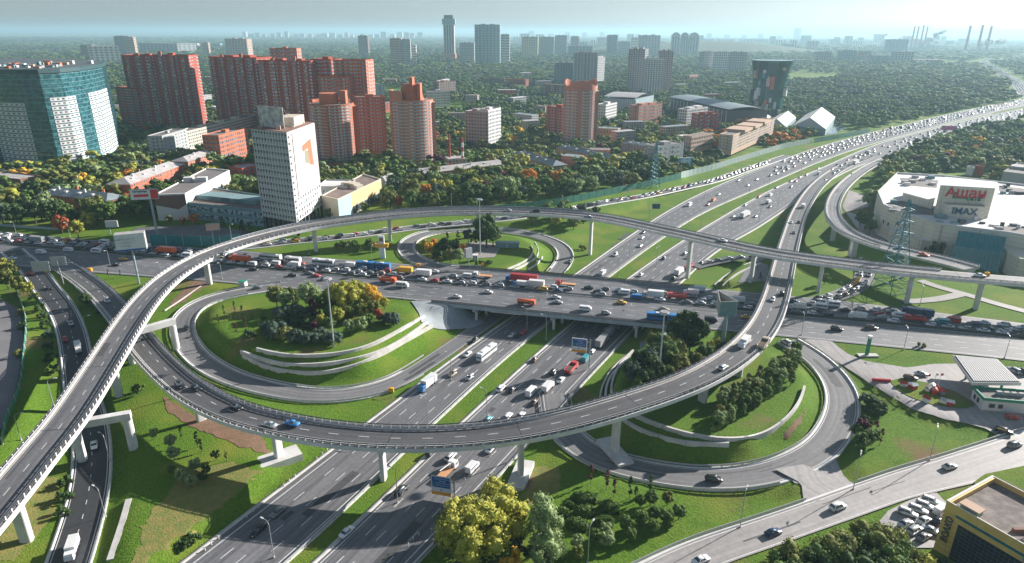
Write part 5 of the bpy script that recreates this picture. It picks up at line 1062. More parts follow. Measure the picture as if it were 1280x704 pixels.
# --- petrol station
def station():
    G = lambda x, y, z: W(x, y, z)[:2]; z0 = 6.6; zc = 12.6; q = [G(x, y, zc) for x, y in ((1192,440),(1247,444.5),(1278,474),(1216.5,474))]; root = empty('petrol_station_canopy'); tag(root, 'white ribbed petrol station canopy on slim green posts', 'canopy')
    m = MB(); m.prism(ccw(q), zc-1.1, zc); m.build('canopy_edge', [W_WHITE], root); a, b, c, d = [Vector(p) for p in q]
    cx = sum(p[0] for p in q)/4; cy = sum(p[1] for p in q)/4
    m = MB(); ins = [(cx+(p[0]-cx)*.97, cy+(p[1]-cy)*.97) for p in q]; m.prism(ccw(ins), zc+.002, zc+.06); cr_ = m.build('canopy_roof', [mat('brownish_canopy_deck', (0.20, 0.18, 0.175), .8)], root)
    for i in range(20):
        f = (i+.5)/20; p = a+(b-a)*(.03+.94*f); r_ = d+(c-d)*(.03+.94*f); p, r_ = p+(r_-p)*.03, p+(r_-p)*.97; e = (b-a).normalized()*.22; m = MB(); m.prism(ccw([tuple(p-e), tuple(p+e), tuple(r_+e), tuple(r_-e)]), zc+.062, zc+.3); m.build('roof_rib', [mat('pale_rib', (0.50, 0.50, 0.50), .6)], cr_)
    for s, t in ((.25, .3), (.75, .3), (.3, .8), (.75, .8)): p = a+(b-a)*s+(d-a)*t; m = MB(); m.cyl(p.x, p.y, z0-.5, zc-1.1, .4, n=12); m.build('post', [mat('station_green', (0.02, 0.28, 0.17), .5)], root)
    for s, t in ((.35, .45), (.65, .45), (.5, .7)):
        p = a+(b-a)*s+(d-a)*t; m = MB(); m.box(p.x-.5, p.x+.5, p.y-.4, p.y+.4, z0+.1, z0+2.2); o = m.build('fuel_pump', [W_WHITE]); tag(o, {(.35, .45): 'left fuel pump', (.65, .45): 'right fuel pump', (.5, .7): 'front fuel pump'}[(s, t)]+' under the ribbed white canopy', 'fuel pump', 'fuel pumps under the canopy')
    zb = 11.2; q2 = [G(x, y, zb) for x, y in ((1218,479),(1232,493),(1310,499),(1310,484))]; FOOT.append(ccw(q2)); FOOT.append(ccw(q)); r2 = empty('petrol_station_shop'); tag(r2, 'white petrol station shop with a green roof edge beside the canopy', 'shop')
    m = MB(); m.prism(ccw(q2), z0-1, zb-1); m.build('wall', [W_WHITE], r2); cx = sum(p[0] for p in q2)/4; cy = sum(p[1] for p in q2)/4
    o2 = [(cx+(p[0]-cx)*1.015, cy+(p[1]-cy)*1.03) for p in q2]; i2 = [(cx+(p[0]-cx)*.97, cy+(p[1]-cy)*.95) for p in q2]; m = MB()
    for i in range(4): j = (i+1) % 4; m.prism([o2[i], o2[j], i2[j], i2[i]], zb-.99, zb)
    m.build('green_fascia', [mat('station_green', (0.02, 0.28, 0.17), .5)], r2); m = MB(); m.prism(ccw(i2), zb-1.05, zb-.7); rf = m.build('roof', [M_ROOF], r2)
    a, b, c = Vector(q2[0]), Vector(q2[1]), Vector(q2[2])
    for s0, s1 in ((.2, .38), (.5, .68)): quad_wall('window', (a+(b-a)*s0, a+(b-a)*s1), z0+1.2, z0+2.8, M_GLASS, r2, .06)
    for s0, s1 in ((.1, .2), (.25, .33)): quad_wall('window', (b+(c-b)*s0, b+(c-b)*s1), z0+1.2, z0+2.6, M_GLASS, r2, .06)
    for i in range(4): p = a+(c-b)*(.35+.12*i)+(b-a)*.4; m = MB(); m.box(p.x-.8, p.x+.8, p.y-.5, p.y+.5, zb-.7, zb+.5); m.build('roof_unit', [W_GREY], rf)
station()
# ---------------------------------------------------------------- paved yards, lawns, terraces, fences
def patch(name, pts, material, dz, z=None, kind='structure', step=2.0, ragged=0):
    """drape a polygon of picture points over the ground"""
    if ragged:
        rr_ = random.Random(len(pts)*7+int(pts[0][0])); q_ = []
        for i in range(len(pts)):
            a, b = pts[i], pts[(i+1) % len(pts)]; n_ = max(2, int(math.hypot(b[0]-a[0], b[1]-a[1])/3.5))
            for k in range(n_): q_.append((a[0]+(b[0]-a[0])*k/n_+rr_.gauss(0, ragged), a[1]+(b[1]-a[1])*k/n_+rr_.gauss(0, ragged*.8)))
        pts = q_
    P = [T(x, y)[:2] if z is None else W(x, y, z)[:2] for x, y in pts]; xs = [p[0] for p in P]; ys = [p[1] for p in P]
    gx_ = np.arange(min(xs)-step, max(xs)+step, step); gy_ = np.arange(min(ys)-step, max(ys)+step, step); X_, Y_ = np.meshgrid(gx_, gy_); cxm = X_[:-1, :-1]+step/2; cym = Y_[:-1, :-1]+step/2
    ins = inpoly(cxm.ravel(), cym.ravel(), P); 
    # move border vertices onto the outline by snapping
    V = np.column_stack([X_.ravel(), Y_.ravel()]); k = np.arange(X_.size).reshape(X_.shape); Qd = np.stack([k[:-1, :-1].ravel(), k[:-1, 1:].ravel(), k[1:, 1:].ravel(), k[1:, :-1].ravel()], 1)[ins]
    used, inv = np.unique(Qd, return_inverse=True); V = V[used]; Qd = inv.reshape(-1, 4)
    cnt = np.bincount(Qd.ravel(), minlength=len(V)); b = np.where(cnt < 4)[0]
    for i in b:
        best = None
        for j in range(len(P)):
            a, c = P[j], P[(j+1) % len(P)]; dx, dy = c[0]-a[0], c[1]-a[1]; t = max(0, min(1, ((V[i, 0]-a[0])*dx+(V[i, 1]-a[1])*dy)/(dx*dx+dy*dy+1e-9))); q = (a[0]+t*dx, a[1]+t*dy); d_ = (q[0]-V[i, 0])**2+(q[1]-V[i, 1])**2
            if best is None or d_ < best[0]: best = (d_, q)
        if best[0] < (step*1.6)**2: V[i] = best[1]
    Z = h(V[:, 0], V[:, 1])+dz if z is None else np.full(len(V), z+dz)
    me = fast_mesh(name, np.column_stack([V, Z]), Qd, [material]); o = link(name, me); 
    if len(me.polygons) and me.polygons[0].normal.z < 0: me.flip_normals()
    uv = me.uv_layers.new(name='UVMap'); vi = np.empty(len(me.loops), np.int32); me.loops.foreach_get('vertex_index', vi); uv.data.foreach_set('uv', V[vi].astype(np.float32).ravel())
    tag(o, kind=kind); return o
patch('yard', [(1003,421.5),(1040,424.5),(1060,440),(1082,449),(1135,457),(1167,452),(1200,451.5),(1300,457),(1300,550),(1262,548),(1235,533),(1185,522),(1145,511),(1092,480),(1050,452)], A_LT, .28)
patch('car_park', [(1100,650),(1112,636),(1140,622),(1172,612),(1200,640),(1172,682),(1140,682)], A_LT, .22)
patch('yard', [(-60,395),(2,378),(26,392),(30,430),(24,480),(10,530),(-60,640)], mat('old_yard_asphalt', (0.22, 0.21, 0.215), .9, (0.13, 0.13, 0.14), .05, 6), .2, step=3)
patch('car_park', [(134,318),(170,288),(255,284),(310,292),(300,306),(190,309)], A_AV, .25, step=3)
patch('paved_square', [(557,316),(592,302),(628,306),(618,322),(590,324)], mat('paving_slabs', (0.30, 0.28, 0.27), .9), .16)
patch('paved_square', [(545,383),(527,380),(519,377),(560,379)], A_LT, .2)
patch('street', [(1060,262),(1085,256),(1098,240),(1060,235),(1052,255),(1075,290),(1120,315),(1096,280)], A_LT, .2)
patch('street', [(922,352),(962,350),(960,330),(945,322),(932,335)], A_AV, .22)
M_LAWN = M_GRASS
lawn = patch('lawn', [(1113,474),(1128,470),(1165,477),(1195,487),(1222,503),(1205,508),(1185,506),(1165,503),(1140,495),(1122,485)], M_GRASS, .42); 
patch('lawn', [(1216,602),(1232,590),(1300,575),(1300,610),(1250,612),(1216,608)], M_GRASS, .4)
M_EARTH = mat('bare_earth', (0.24, 0.135, 0.085), .95, (0.15, 0.10, 0.06), .35, 7, bump=.5)
for pts in ([(205,498),(240,520),(330,548),(338,570),(300,560),(250,540),(212,520)], [(255,345),(268,352),(222,386),(206,390),(225,368)], [(1000,520),(1012,505),(1000,530),(985,548),(975,545)], [(660,592),(668,594),(664,612),(656,612)]): patch('bare_soil', pts, M_EARTH, .09, step=.8, ragged=1.6)
M_DRY = mat('dry_grass', (0.25, 0.20, 0.06), .95, (0.12, 0.17, 0.03), .5, 8, bump=.6)
for pts in ([(232,592),(290,580),(332,592),(270,650),(210,695),(165,720),(180,660)], [(50,605),(75,600),(74,640),(60,660),(20,704),(0,704),(0,680)], [(640,588),(700,583),(700,610),(672,632),(655,625)]): patch('dry_grass', pts, M_DRY, .06, step=.9, ragged=2.4)
def wallline(label, pts, hh, th, material, name='retaining_wall', cat='wall', group=None, z=None, sink=1.2, top=None):
    P = []
    for a, b in zip(pts[:-1], pts[1:]):
        n = max(1, int(math.hypot(b[0]-a[0], b[1]-a[1])/4))
        for i in range(n): P.append((a[0]+(b[0]-a[0])*i/n, a[1]+(b[1]-a[1])*i/n))
    P.append(pts[-1]); Q_ = np.array([T(x, y) if z is None else W(x, y, z) for x, y in P]); 
    s = np.concatenate([[0], np.cumsum(np.linalg.norm(np.diff(Q_[:, :2], axis=0), axis=1))]); u = np.linspace(0, s[-1], max(3, int(s[-1]/2.5))); Q_ = np.stack([np.interp(u, s, Q_[:, k]) for k in range(3)], 1); Q_ = smooth(Q_, 8)
    d = np.gradient(Q_[:, :2], axis=0); d /= np.linalg.norm(d, axis=1)[:, None]+1e-9; N = np.stack([-d[:, 1], d[:, 0]], 1)
    o = sweep(name, Q_, N, [(-th/2, -sink), (th/2, -sink), (th/2, hh), (-th/2, hh)], material); tag(o, label, cat, group); return o, Q_, N
M_TERR = jointed('terrace_concrete', (0.66, 0.65, 0.63), (0.46, 0.44, 0.42), (0.30, 0.29, 0.28), .25, 1.0, 2.0, .012)
gt = 'terrace walls below the lawns'
for lab, pts in (('uppermost curved terrace wall below the big left lawn', [(322,441),(345,447),(370,450),(410,448),(445,443),(472,432),(495,419),(514,408),(531,398)]),
                 ('middle curved terrace wall below the big left lawn', [(302,444),(325,453),(357,461),(390,461),(420,458),(445,453),(470,446),(495,434),(515,420),(535,405)]),
                 ('lowest curved terrace wall below the big left lawn', [(304,448),(325,461),(350,468),(392,472),(420,468),(445,462),(470,450),(495,436),(520,421),(541,410)]),
                 ('uppermost terrace wall round the sapling lawn right of the bridge', [(792,440),(776,455),(768,470),(764,488),(770,505),(790,520),(817,531),(852,543),(890,550),(927,552),(960,543),(985,524),(1001,503),(1006,484)]),
                 ('middle terrace wall below the dark evergreens right of the bridge', [(787,450),(766,468),(757,485),(758,505),(775,525),(800,540),(830,550),(865,558),(912,556)]),
                 ('lowest terrace wall beside the highway slope right of the bridge', [(790,441),(775,452),(762,466),(752,485),(750,503)]),
                 ('inner terrace wall east of the billboard island', [(664,308),(668,316),(660,326),(646,333),(634,338)]), ('middle terrace wall east of the billboard island', [(668,304),(675,314),(670,324),(655,333),(640,340)]), ('outer terrace wall east of the billboard island', [(678,322),(672,331),(660,338)]),
                 ('left low wall on the small slope between the flyover piers', [(945,325),(925,333),(905,345),(893,356)]), ('right low wall on the small slope between the flyover piers', [(948,330),(925,339),(912,348),(903,357)])):
    wallline(lab, pts, *((1.4, .7) if 'island' not in lab and 'slope' not in lab else (1.0, .5)), M_TERR, group=gt, sink=2.0)
wallline('low pale kerb wall crossing the brown bank under the long flyover', [(206,392),(214,386),(228,378),(240,368),(256,358)], .4, .6, M_TERR)
wallline('long concrete drain beside the tree shadow lower left', [(140,704),(148,680),(158,650),(163,628)], .3, 1.5, M_CONC, 'drain', 'drain')
# fences and barriers
M_TEALF = mat('teal_noise_screen', (0.03, 0.24, 0.24), .35, (0.02, 0.17, 0.18), .2); M_GRNF = mat('green_mesh_screen', (0.05, 0.22, 0.16), .5, (0.04, 0.16, 0.12), .3); M_PALEF = mat('pale_noise_screen', (0.34, 0.42, 0.40), .6, (0.28, 0.36, 0.34), .3)
def fence(label, pts, hh, material, z=None, step=8, cat='fence', group=None):
    o, Q_, N = wallline(label, pts, hh, .16, material, 'fence_panel', cat, group, z, .3); 
    root = empty('noise_barrier' if cat == 'noise barrier' else 'fence', (0, 0, 0)); tag(root, label, cat, group)
    for k in ('label', 'category', 'group'):
        if k in o: del o[k]
    o.parent = root; o.name = 'panel'; s = np.concatenate([[0], np.cumsum(np.linalg.norm(np.diff(Q_[:, :2], axis=0), axis=1))])
    m = MB(); m.box(-.14, .14, -.14, .14, -.3, hh+.15); me = m.mesh('post', M_RAIL)
    for u in np.linspace(0, s[-1], max(2, min(90, int(s[-1]/step)))): link('post', me, root, [np.interp(u, s, Q_[:, k]) for k in range(3)])
fence('teal noise barrier in front of the car park behind the avenue', [(188,309),(230,311),(262,311),(300,308)], 6, M_TEALF, cat='noise barrier')
fence('green noise barrier at the foot of the tree belt behind the flyover', [(600,268),(650,263),(700,256),(760,243),(810,232),(850,222)], 5, M_GRNF, cat='noise barrier')
fence('pale noise barrier along the queue of cars beside the autumn trees', [(850,221.5),(890,211),(930,198),(975,184),(1012,176)], 5.5, M_PALEF, cat='noise barrier')
fence('green and pale noise barrier near the white gabled halls', [(1016,176),(1050,170),(1085,163)], 5.5, M_GRNF, cat='noise barrier')
fence('green fence between the grey yard and the slip road on the left', [(21,369),(27,385),(33,400),(34,420),(32,440),(30,465),(27,490),(20,510),(10,528),(5,560)], 2.2, M_GRNF)
fence('low white fence along the avenue at the left edge', [(-20,286),(40,290),(72,292)], 1.6, M_PALEF)
# distant ground: pond, clearings, river, the hill
patch_w = lambda name, pts, material, z, dz=0: patch(name, pts, material, dz, z=z, step=12)
M_WATER = mat('still_water', (0.10, 0.15, 0.17), .08, (0.08, 0.12, 0.13), .02)
patch_w('water', [(1018,168),(1040,165),(1056,158),(1052,151),(1038,153),(1028,160)], M_WATER, .35)
patch('water', [(676,91),(691,90),(692,97),(684,97)], M_WATER, 0, z=.5, step=20)
patch_w('street', [(795,128),(835,123),(838,127),(800,133)], A_LT, .4)
def hill():
    P = W(905, 66, 0); m = []; n = 40; V = []; 
    for j in range(n):
        for i in range(n):
            u = i/(n-1)*2-1; v = j/(n-1)*2-1; r_ = math.hypot(u, v); z = 62*max(0, math.cos(min(r_, 1)*math.pi/2))**1.2*(1+.12*math.sin(5*u+2*v)); V.append((P[0]+u*900, P[1]+600+v*620, z-.5))
    k = np.arange(n*n).reshape(n, n); Qd = np.stack([k[:-1, :-1].ravel(), k[:-1, 1:].ravel(), k[1:, 1:].ravel(), k[1:, :-1].ravel()], 1); o = link('hill', fast_mesh('hill', V, Qd, [mat('wooded_slope', (0.035, 0.055, 0.025), .95, (0.06, 0.08, 0.03), .02, 8, bump=1, bscale=.06)], smooth=True)); tag(o, kind='structure')
hill()

for pts in ([(514,378),(540,378.5),(575,386),(600,395),(606,404),(590,411),(568,413),(540,411),(527,404),(524,393)], [(800,428),(815,420),(835,412),(850,415),(840,428),(815,442),(800,438)]): patch('embankment_slabs', pts, M_SLAB, .35, step=1.2)
patch('street', [(985,592),(1012,578),(1036,572),(1044,590),(1068,616),(1040,634),(1030,622),(1015,606),(995,602)], A_LT, .17, step=1.5)
# white delineators on the hatched shoulders
def delin(pts, txt):
    for i, (px, py) in enumerate(pts):
        m = MB(); m.box(-.09, .09, -.09, .09, 0, 1.0); o = m.build('delineator', [M_WHITE]); o.location = T(px, py, .12); tag(o, f'{ordn(i)} short white delineator from the left {txt}', 'delineator', 'white delineators '+txt)
delin([(259,692),(267,685),(276,677),(311,650),(319,643),(326,637),(357,611),(364,605),(371,599),(398,577),(405,571),(411,566)], 'on the left shoulder')
delin([(513,684),(519,677),(526,671),(553,643),(558,637),(583,602),(590,596),(597,589),(618,570),(624,563)], 'on the right shoulder')
# ---------------------------------------------------------------- trees
def leafmat(name, a, b):
    m = bpy.data.materials.new('foliage_'+name); m.use_nodes = True; n = m.node_tree; p = n.nodes['Principled BSDF']; p.inputs['Roughness'].default_value = .75; p.inputs['Specular IOR Level'].default_value = .25
    tc = n.nodes.new('ShaderNodeTexCoord'); no = n.nodes.new('ShaderNodeTexNoise'); no.inputs['Scale'].default_value = .9; no.inputs['Detail'].default_value = 5; n.links.new(tc.outputs['Object'], no.inputs['Vector'])
    oi = n.nodes.new('ShaderNodeObjectInfo'); mr = n.nodes.new('ShaderNodeMapRange'); mr.inputs[1].default_value = .32; mr.inputs[2].default_value = .68; n.links.new(no.outputs['Fac'], mr.inputs[0])
    mx = n.nodes.new('ShaderNodeMix'); mx.data_type = 'RGBA'; mx.inputs[6].default_value = a+(1,); mx.inputs[7].default_value = b+(1,); n.links.new(mr.outputs[0], mx.inputs[0])
    tr = n.nodes.new('ShaderNodeBsdfTranslucent'); ms = n.nodes.new('ShaderNodeMixShader'); ms.inputs[0].default_value = .22; n.links.new(mx.outputs[2], p.inputs['Base Color']); n.links.new(mx.outputs[2], tr.inputs[0])
    out = n.nodes['Material Output']; n.links.new(p.outputs[0], ms.inputs[1]); n.links.new(tr.outputs[0], ms.inputs[2]); n.links.new(ms.outputs[0], out.inputs[0]); return m
FOL = {'dark green': leafmat('dark', (0.033, 0.073, 0.025), (0.081, 0.136, 0.036)), 'mid green': leafmat('mid', (0.073, 0.136, 0.033), (0.154, 0.236, 0.054)), 'olive green': leafmat('olive', (0.128, 0.154, 0.040), (0.236, 0.254, 0.064)), 'yellow-green': leafmat('yellow_green', (0.27, 0.29, 0.045), (0.50, 0.48, 0.09)),
       'pale grey-green': leafmat('pale', (0.181, 0.254, 0.109), (0.362, 0.453, 0.200)), 'orange': leafmat('orange', (0.508, 0.181, 0.036), (0.761, 0.362, 0.054)), 'rusty red': leafmat('red', (0.307, 0.081, 0.036), (0.544, 0.164, 0.064)), 'purple': leafmat('purple', (0.081, 0.025, 0.040), (0.181, 0.064, 0.081)), 'bluish dark green': leafmat('bluish', (0.045, 0.081, 0.057), (0.109, 0.154, 0.109)), 'golden': leafmat('golden', (0.616, 0.344, 0.036), (0.800, 0.544, 0.073))}
M_BARK = mat('bark', (0.13, 0.10, 0.08), .95, (0.07, 0.055, 0.045), 2.0)
def csphere(k=2):
    V = {}; F = []
    def vid(p):
        key = tuple(np.round(p, 5)); 
        if key not in V: V[key] = len(V)
        return V[key]
    for ax in range(3):
        for s in (-1, 1):
            for i in range(k):
                for j in range(k):
                    q = []
                    for (di, dj) in ((0, 0), (1, 0), (1, 1), (0, 1)):
                        c = [0, 0, 0]; c[ax] = s; c[(ax+1) % 3] = -1+2*(i+di)/k; c[(ax+2) % 3] = -1+2*(j+dj)/k; c = np.array(c, float); c /= np.linalg.norm(c); q.append(vid(c))
                    F.append(q if s > 0 else q[::-1])
    return np.array(list(V.keys())), np.array(F)
CS2 = csphere(2); CS1 = csphere(1)
def crown_arrays(rng, kind, ncl, nleaf, lsize, core=.72, cs=CS2):
    """clumps spread through the crown volume, each a small lumpy core with leaf-sized faces around it; height of the whole tree is 10"""
    Vs, Fs = [], []; n = 0; C = []
    for i in range(ncl):
        u = rng.uniform(-1, 1); t = rng.uniform(0, 2*math.pi); r = rng.uniform(.45, 1)**.5
        if kind == 'round': s = math.sqrt(1-u*u); c = np.array([3.3*s*r*math.cos(t), 3.3*s*r*math.sin(t), 6.1+3.0*u*r]); rad = rng.uniform(.95, 1.55)
        elif kind == 'tall': z = rng.uniform(0, 1); w_ = 1.55*math.sin(math.pi*(.12+.83*z))**.7; c = np.array([w_*r*math.cos(t), w_*r*math.sin(t), 1.9+7.3*z]); rad = rng.uniform(.6, 1.0)
        elif kind == 'column': z = rng.uniform(0, 1); w_ = .75*math.sin(math.pi*(.1+.85*z))**.6; c = np.array([w_*r*math.cos(t), w_*r*math.sin(t), 2.3+7*z]); rad = rng.uniform(.4, .65)
        elif kind == 'conifer': z = rng.uniform(0, 1)**1.3; w_ = 2.2*(1-z)+.1; c = np.array([w_*r*math.cos(t), w_*r*math.sin(t), 1.3+8.4*z]); rad = .35+.6*(1-z)
        elif kind == 'shrub': s = math.sqrt(max(0, 1-u*u)); c = np.array([6.0*s*r*math.cos(t), 6.0*s*r*math.sin(t), 2.2+5.2*abs(u)*r]); rad = rng.uniform(1.5, 2.4)
        C.append((c, rad))
    for c, rad in C:
        V0, F0 = cs; v = V0*rad*core*rng.uniform(.75, 1.15, (len(V0), 1))+c; Vs.append(v); Fs.append(F0+n); n += len(v)
        k = nleaf; d = rng.normal(size=(k, 3)); d /= np.linalg.norm(d, axis=1)[:, None]; p = c+d*rad*rng.uniform(.72, 1.12, (k, 1))
        nn = d+rng.normal(size=(k, 3))*.55; nn /= np.linalg.norm(nn, axis=1)[:, None]; a = np.cross(nn, rng.normal(size=(k, 3))); a /= np.linalg.norm(a, axis=1)[:, None]; b = np.cross(nn, a); s = lsize*rng.uniform(.6, 1.3, (k, 1))
        q = np.stack([p-a*s-b*s*.3, p+a*s*.2-b*s, p+a*s+b*s*.3, p-a*s*.2+b*s], 1).reshape(-1, 3); Vs.append(q); Fs.append(np.arange(4*k).reshape(k, 4)+n); n += 4*k
    return np.concatenate(Vs), np.concatenate(Fs)
def trunk_mesh(rng, kind):
    m = MB(); hh = {'round': 5.5, 'tall': 7, 'column': 7, 'conifer': 8, 'shrub': 2.5}[kind]; r = {'round': .32, 'shrub': .2, 'tall': .22, 'column': .14, 'conifer': .2}[kind]; m.tube((0, 0, -.6), (0.1, 0, hh), r, 7, r2=r*.4)
    for i in range(6 if kind in ('round', 'shrub') else 3):
        t = rng.uniform(0, 6.28); z = hh*rng.uniform(.35, .8); l = {'round': 2.4, 'shrub': 3}.get(kind, .8); m.tube((0, 0, z), (l*math.cos(t), l*math.sin(t), z+l*.8), r*.4, 5, r2=.05)
    return m.mesh('trunk', M_BARK)
PROTO = {}
rg = np.random.default_rng(5)
for kind, ncl, nl in (('round', 46, 70), ('tall', 40, 60), ('column', 26, 45), ('conifer', 40, 50), ('shrub', 34, 80)):
    for lod, (cf, lf_, ls) in {'hi': (1, 1, .17), 'lo': (.5, .5, .32)}.items():
        for v in range(3 if kind in ('round', 'shrub') else 2):
            sc = {'round': 1, 'shrub': 1.3, 'tall': .75, 'column': .55, 'conifer': .7}[kind]
            V, F = crown_arrays(rg, kind, int(ncl*cf), int(nl*lf_), ls*sc*(1.0))
            PROTO[kind, lod, v] = (fast_mesh('crown', V, F, [FOL['mid green']]), trunk_mesh(rg, kind))
TREES = []
rt_ = random.Random(21)
def tree(x, y, z, hgt, kind, colour, zone, lod=None, wide=1.0, name=None):
    d = math.hypot(x, y); lod = lod or ('hi' if d < 330 and hgt > 4 else 'lo'); v = rt_.randrange(3 if kind in ('round', 'shrub') else 2); cm, tm = PROTO[kind, lod, v]
    nm = name or ('sapling' if hgt <= 7.2 and kind in ('round', 'tall', 'column') else None) or {'conifer': 'conifer', 'shrub': 'shrub', 'column': 'tree', 'round': 'tree', 'tall': 'tree'}[kind]
    o = bpy.data.objects.new(nm, None); COL.objects.link(o); o.location = (x, y, z); s = hgt/10.0; o.scale = (s*wide*rt_.uniform(.9, 1.1), s*wide*rt_.uniform(.9, 1.1), s); o.rotation_euler = (0, 0, rt_.uniform(0, 6.28)); o.empty_display_size = .5
    c = bpy.data.objects.new('crown', cm); COL.objects.link(c); c.parent = o; c.material_slots[0].link = 'OBJECT'; c.material_slots[0].material = FOL[colour]; t = bpy.data.objects.new('trunk', tm); COL.objects.link(t); t.parent = o
    TREES.append((proj((x, y, z+hgt*.5)), zone, nm, colour, o, hgt)); return o
def tp(px, py, hgt, kind, colour, zone, **k): P = T(px, py); return tree(P[0], P[1], P[2], hgt, kind, colour, zone, **k)
ZA = 'big left lawn'
for a in [(431,396,16,'round','yellow-green'),(447,390,14,'round','yellow-green'),(464,389,12,'round','golden'),(456,394,9,'round','olive green'),(388,389,13,'round','pale grey-green'),(347,386,10,'round','olive green'),(358,388,9,'round','pale grey-green'),(366,384,9,'tall','olive green'),(371,382,7,'conifer','dark green'),(418,392,12,'round','olive green'),(405,394,9,'round','mid green'),
          (356,400,7,'shrub','bluish dark green'),(368,398,7,'shrub','bluish dark green'),(380,401,7,'shrub','bluish dark green'),(372,408,6,'shrub','dark green'),(354,409,5,'shrub','dark green'),(392,399,9,'tall','purple'),(398,402,8,'tall','purple'),(386,410,6,'shrub','dark green'),(346,424,8,'shrub','bluish dark green'),(356,426,6,'shrub','olive green'),(371,429,6,'shrub','bluish dark green'),(380,430,5,'shrub','bluish dark green'),(391,431,5.5,'shrub','bluish dark green'),(400,424,5,'shrub','bluish dark green'),(417,431,6,'shrub','bluish dark green'),(394,418,5,'round','purple'),
          (402,410,6,'round','yellow-green'),(413,402,7,'round','mid green'),(424,406,7,'round','yellow-green'),(438,419,6.5,'round','pale grey-green'),(453,416,6.5,'round','pale grey-green'),(463,411,6.5,'round','mid green'),(437,401,7,'round','olive green'),(446,398,7.5,'round','mid green'),(457,400,7,'round','yellow-green'),(468,398,8,'round','olive green'),(474,404,6,'round','rusty red'),(481,388,6,'round','yellow-green'),(413,415,6,'round','mid green'),(480,405,5,'shrub','bluish dark green'),(490,406,6,'shrub','bluish dark green'),
          (281,397,5,'column','dark green'),(294,392,5,'column','dark green'),(304,400,6,'column','dark green'),(274,407,4.5,'column','mid green'),(296,420,5,'column','purple'),(308,414,5.5,'column','purple'),(289,404,4,'column','mid green'),(316,402,4,'column','mid green'),(325,412,4,'column','dark green'),(312,424,4,'shrub','dark green'),(336,416,5,'shrub','bluish dark green'),(330,405,4,'round','mid green')]: tp(*a, ZA)
ZB = 'billboard island'
for a in [(608,310,19,'round','dark green'),(600,308,12,'round','dark green'),(616,309,13,'round','mid green'),(559,307,8,'conifer','bluish dark green'),(572,303,7,'conifer','dark green'),(585,304,8,'round','bluish dark green'),(592,305,8,'conifer','dark green'),(536,318,7,'round','golden'),(531,312,6,'round','yellow-green'),(542,312,6,'round','orange'),(551,318,8,'round','dark green'),(560,321,8,'round','dark green'),(548,324,6,'shrub','dark green'),(538,326,4,'round','yellow-green'),(563,329,8,'round','olive green'),(574,329,8,'round','pale grey-green'),(578,321,7,'round','orange'),(569,316,7,'round','bluish dark green'),(556,312,7,'round','dark green'),(548,329,4,'shrub','olive green'),(597,331,3,'shrub','dark green'),(605,332,3,'shrub','dark green'),(612,331,3,'shrub','dark green')]: tp(*a, ZB)
for a in [(428,314,5.5,'round','olive green'),(436,315,6,'round','pale grey-green'),(443,314,6,'round','mid green'),(451,317,5,'conifer','mid green'),(461,313,6.5,'round','mid green'),(467,316,5.5,'round','olive green'),(474,315,4,'round','yellow-green'),(421,313,4,'round','olive green')]: tp(*a, 'pylon lawn strip')
ZC = 'sapling lawn by the bridge'
for a in [(857,428,14,'round','dark green'),(846,432,12,'round','dark green'),(872,430,11,'round','dark green'),(862,440,11,'round','dark green'),(812,470,11,'round','bluish dark green'),(802,468,10,'round','dark green'),(820,463,11,'round','dark green'),(793,484,10,'round','bluish dark green'),(806,488,9,'round','dark green'),(815,480,11,'round','dark green'),(834,462,12,'round','mid green'),(842,455,11,'round','olive green'),(830,447,11,'round','mid green'),(818,440,9,'round','olive green'),(849,470,9,'round','olive green'),(880,452,8,'round','mid green'),(868,458,7,'round','olive green'),(835,478,7,'round','mid green'),(846,481,6,'round','purple'),(856,474,6,'round','purple'),(862,470,5,'round','purple'),(787,476,8,'round','dark green'),(798,494,7,'round','mid green'),(814,494,6,'column','purple')]: tp(*a, ZC)
for i in range(26):   # sapling rows uphill of the inner ring flyover
    r_, c_ = divmod(i, 9); tp(878+c_*9+rt_.uniform(-2, 2), 458-c_*3.4-r_*9+rt_.uniform(-2, 2)+(4 if c_ > 6 else 0), rt_.uniform(3.8, 5.2), rt_.choice(['round', 'tall']), rt_.choice(['mid green', 'yellow-green', 'olive green']), ZC)
for i in range(42):   # dense sapling rows below the flyover
    r_, c_ = divmod(i, 6); tp(898+r_*15+c_*1.5+rt_.uniform(-2, 2), 537-r_*9.5-c_*7.5+rt_.uniform(-1.5, 1.5), rt_.uniform(4.8, 6), rt_.choice(['round', 'tall']), rt_.choice(['mid green', 'mid green', 'pale grey-green', 'olive green']), 'dense sapling rows')
ZD = 'clipped-hedge park'
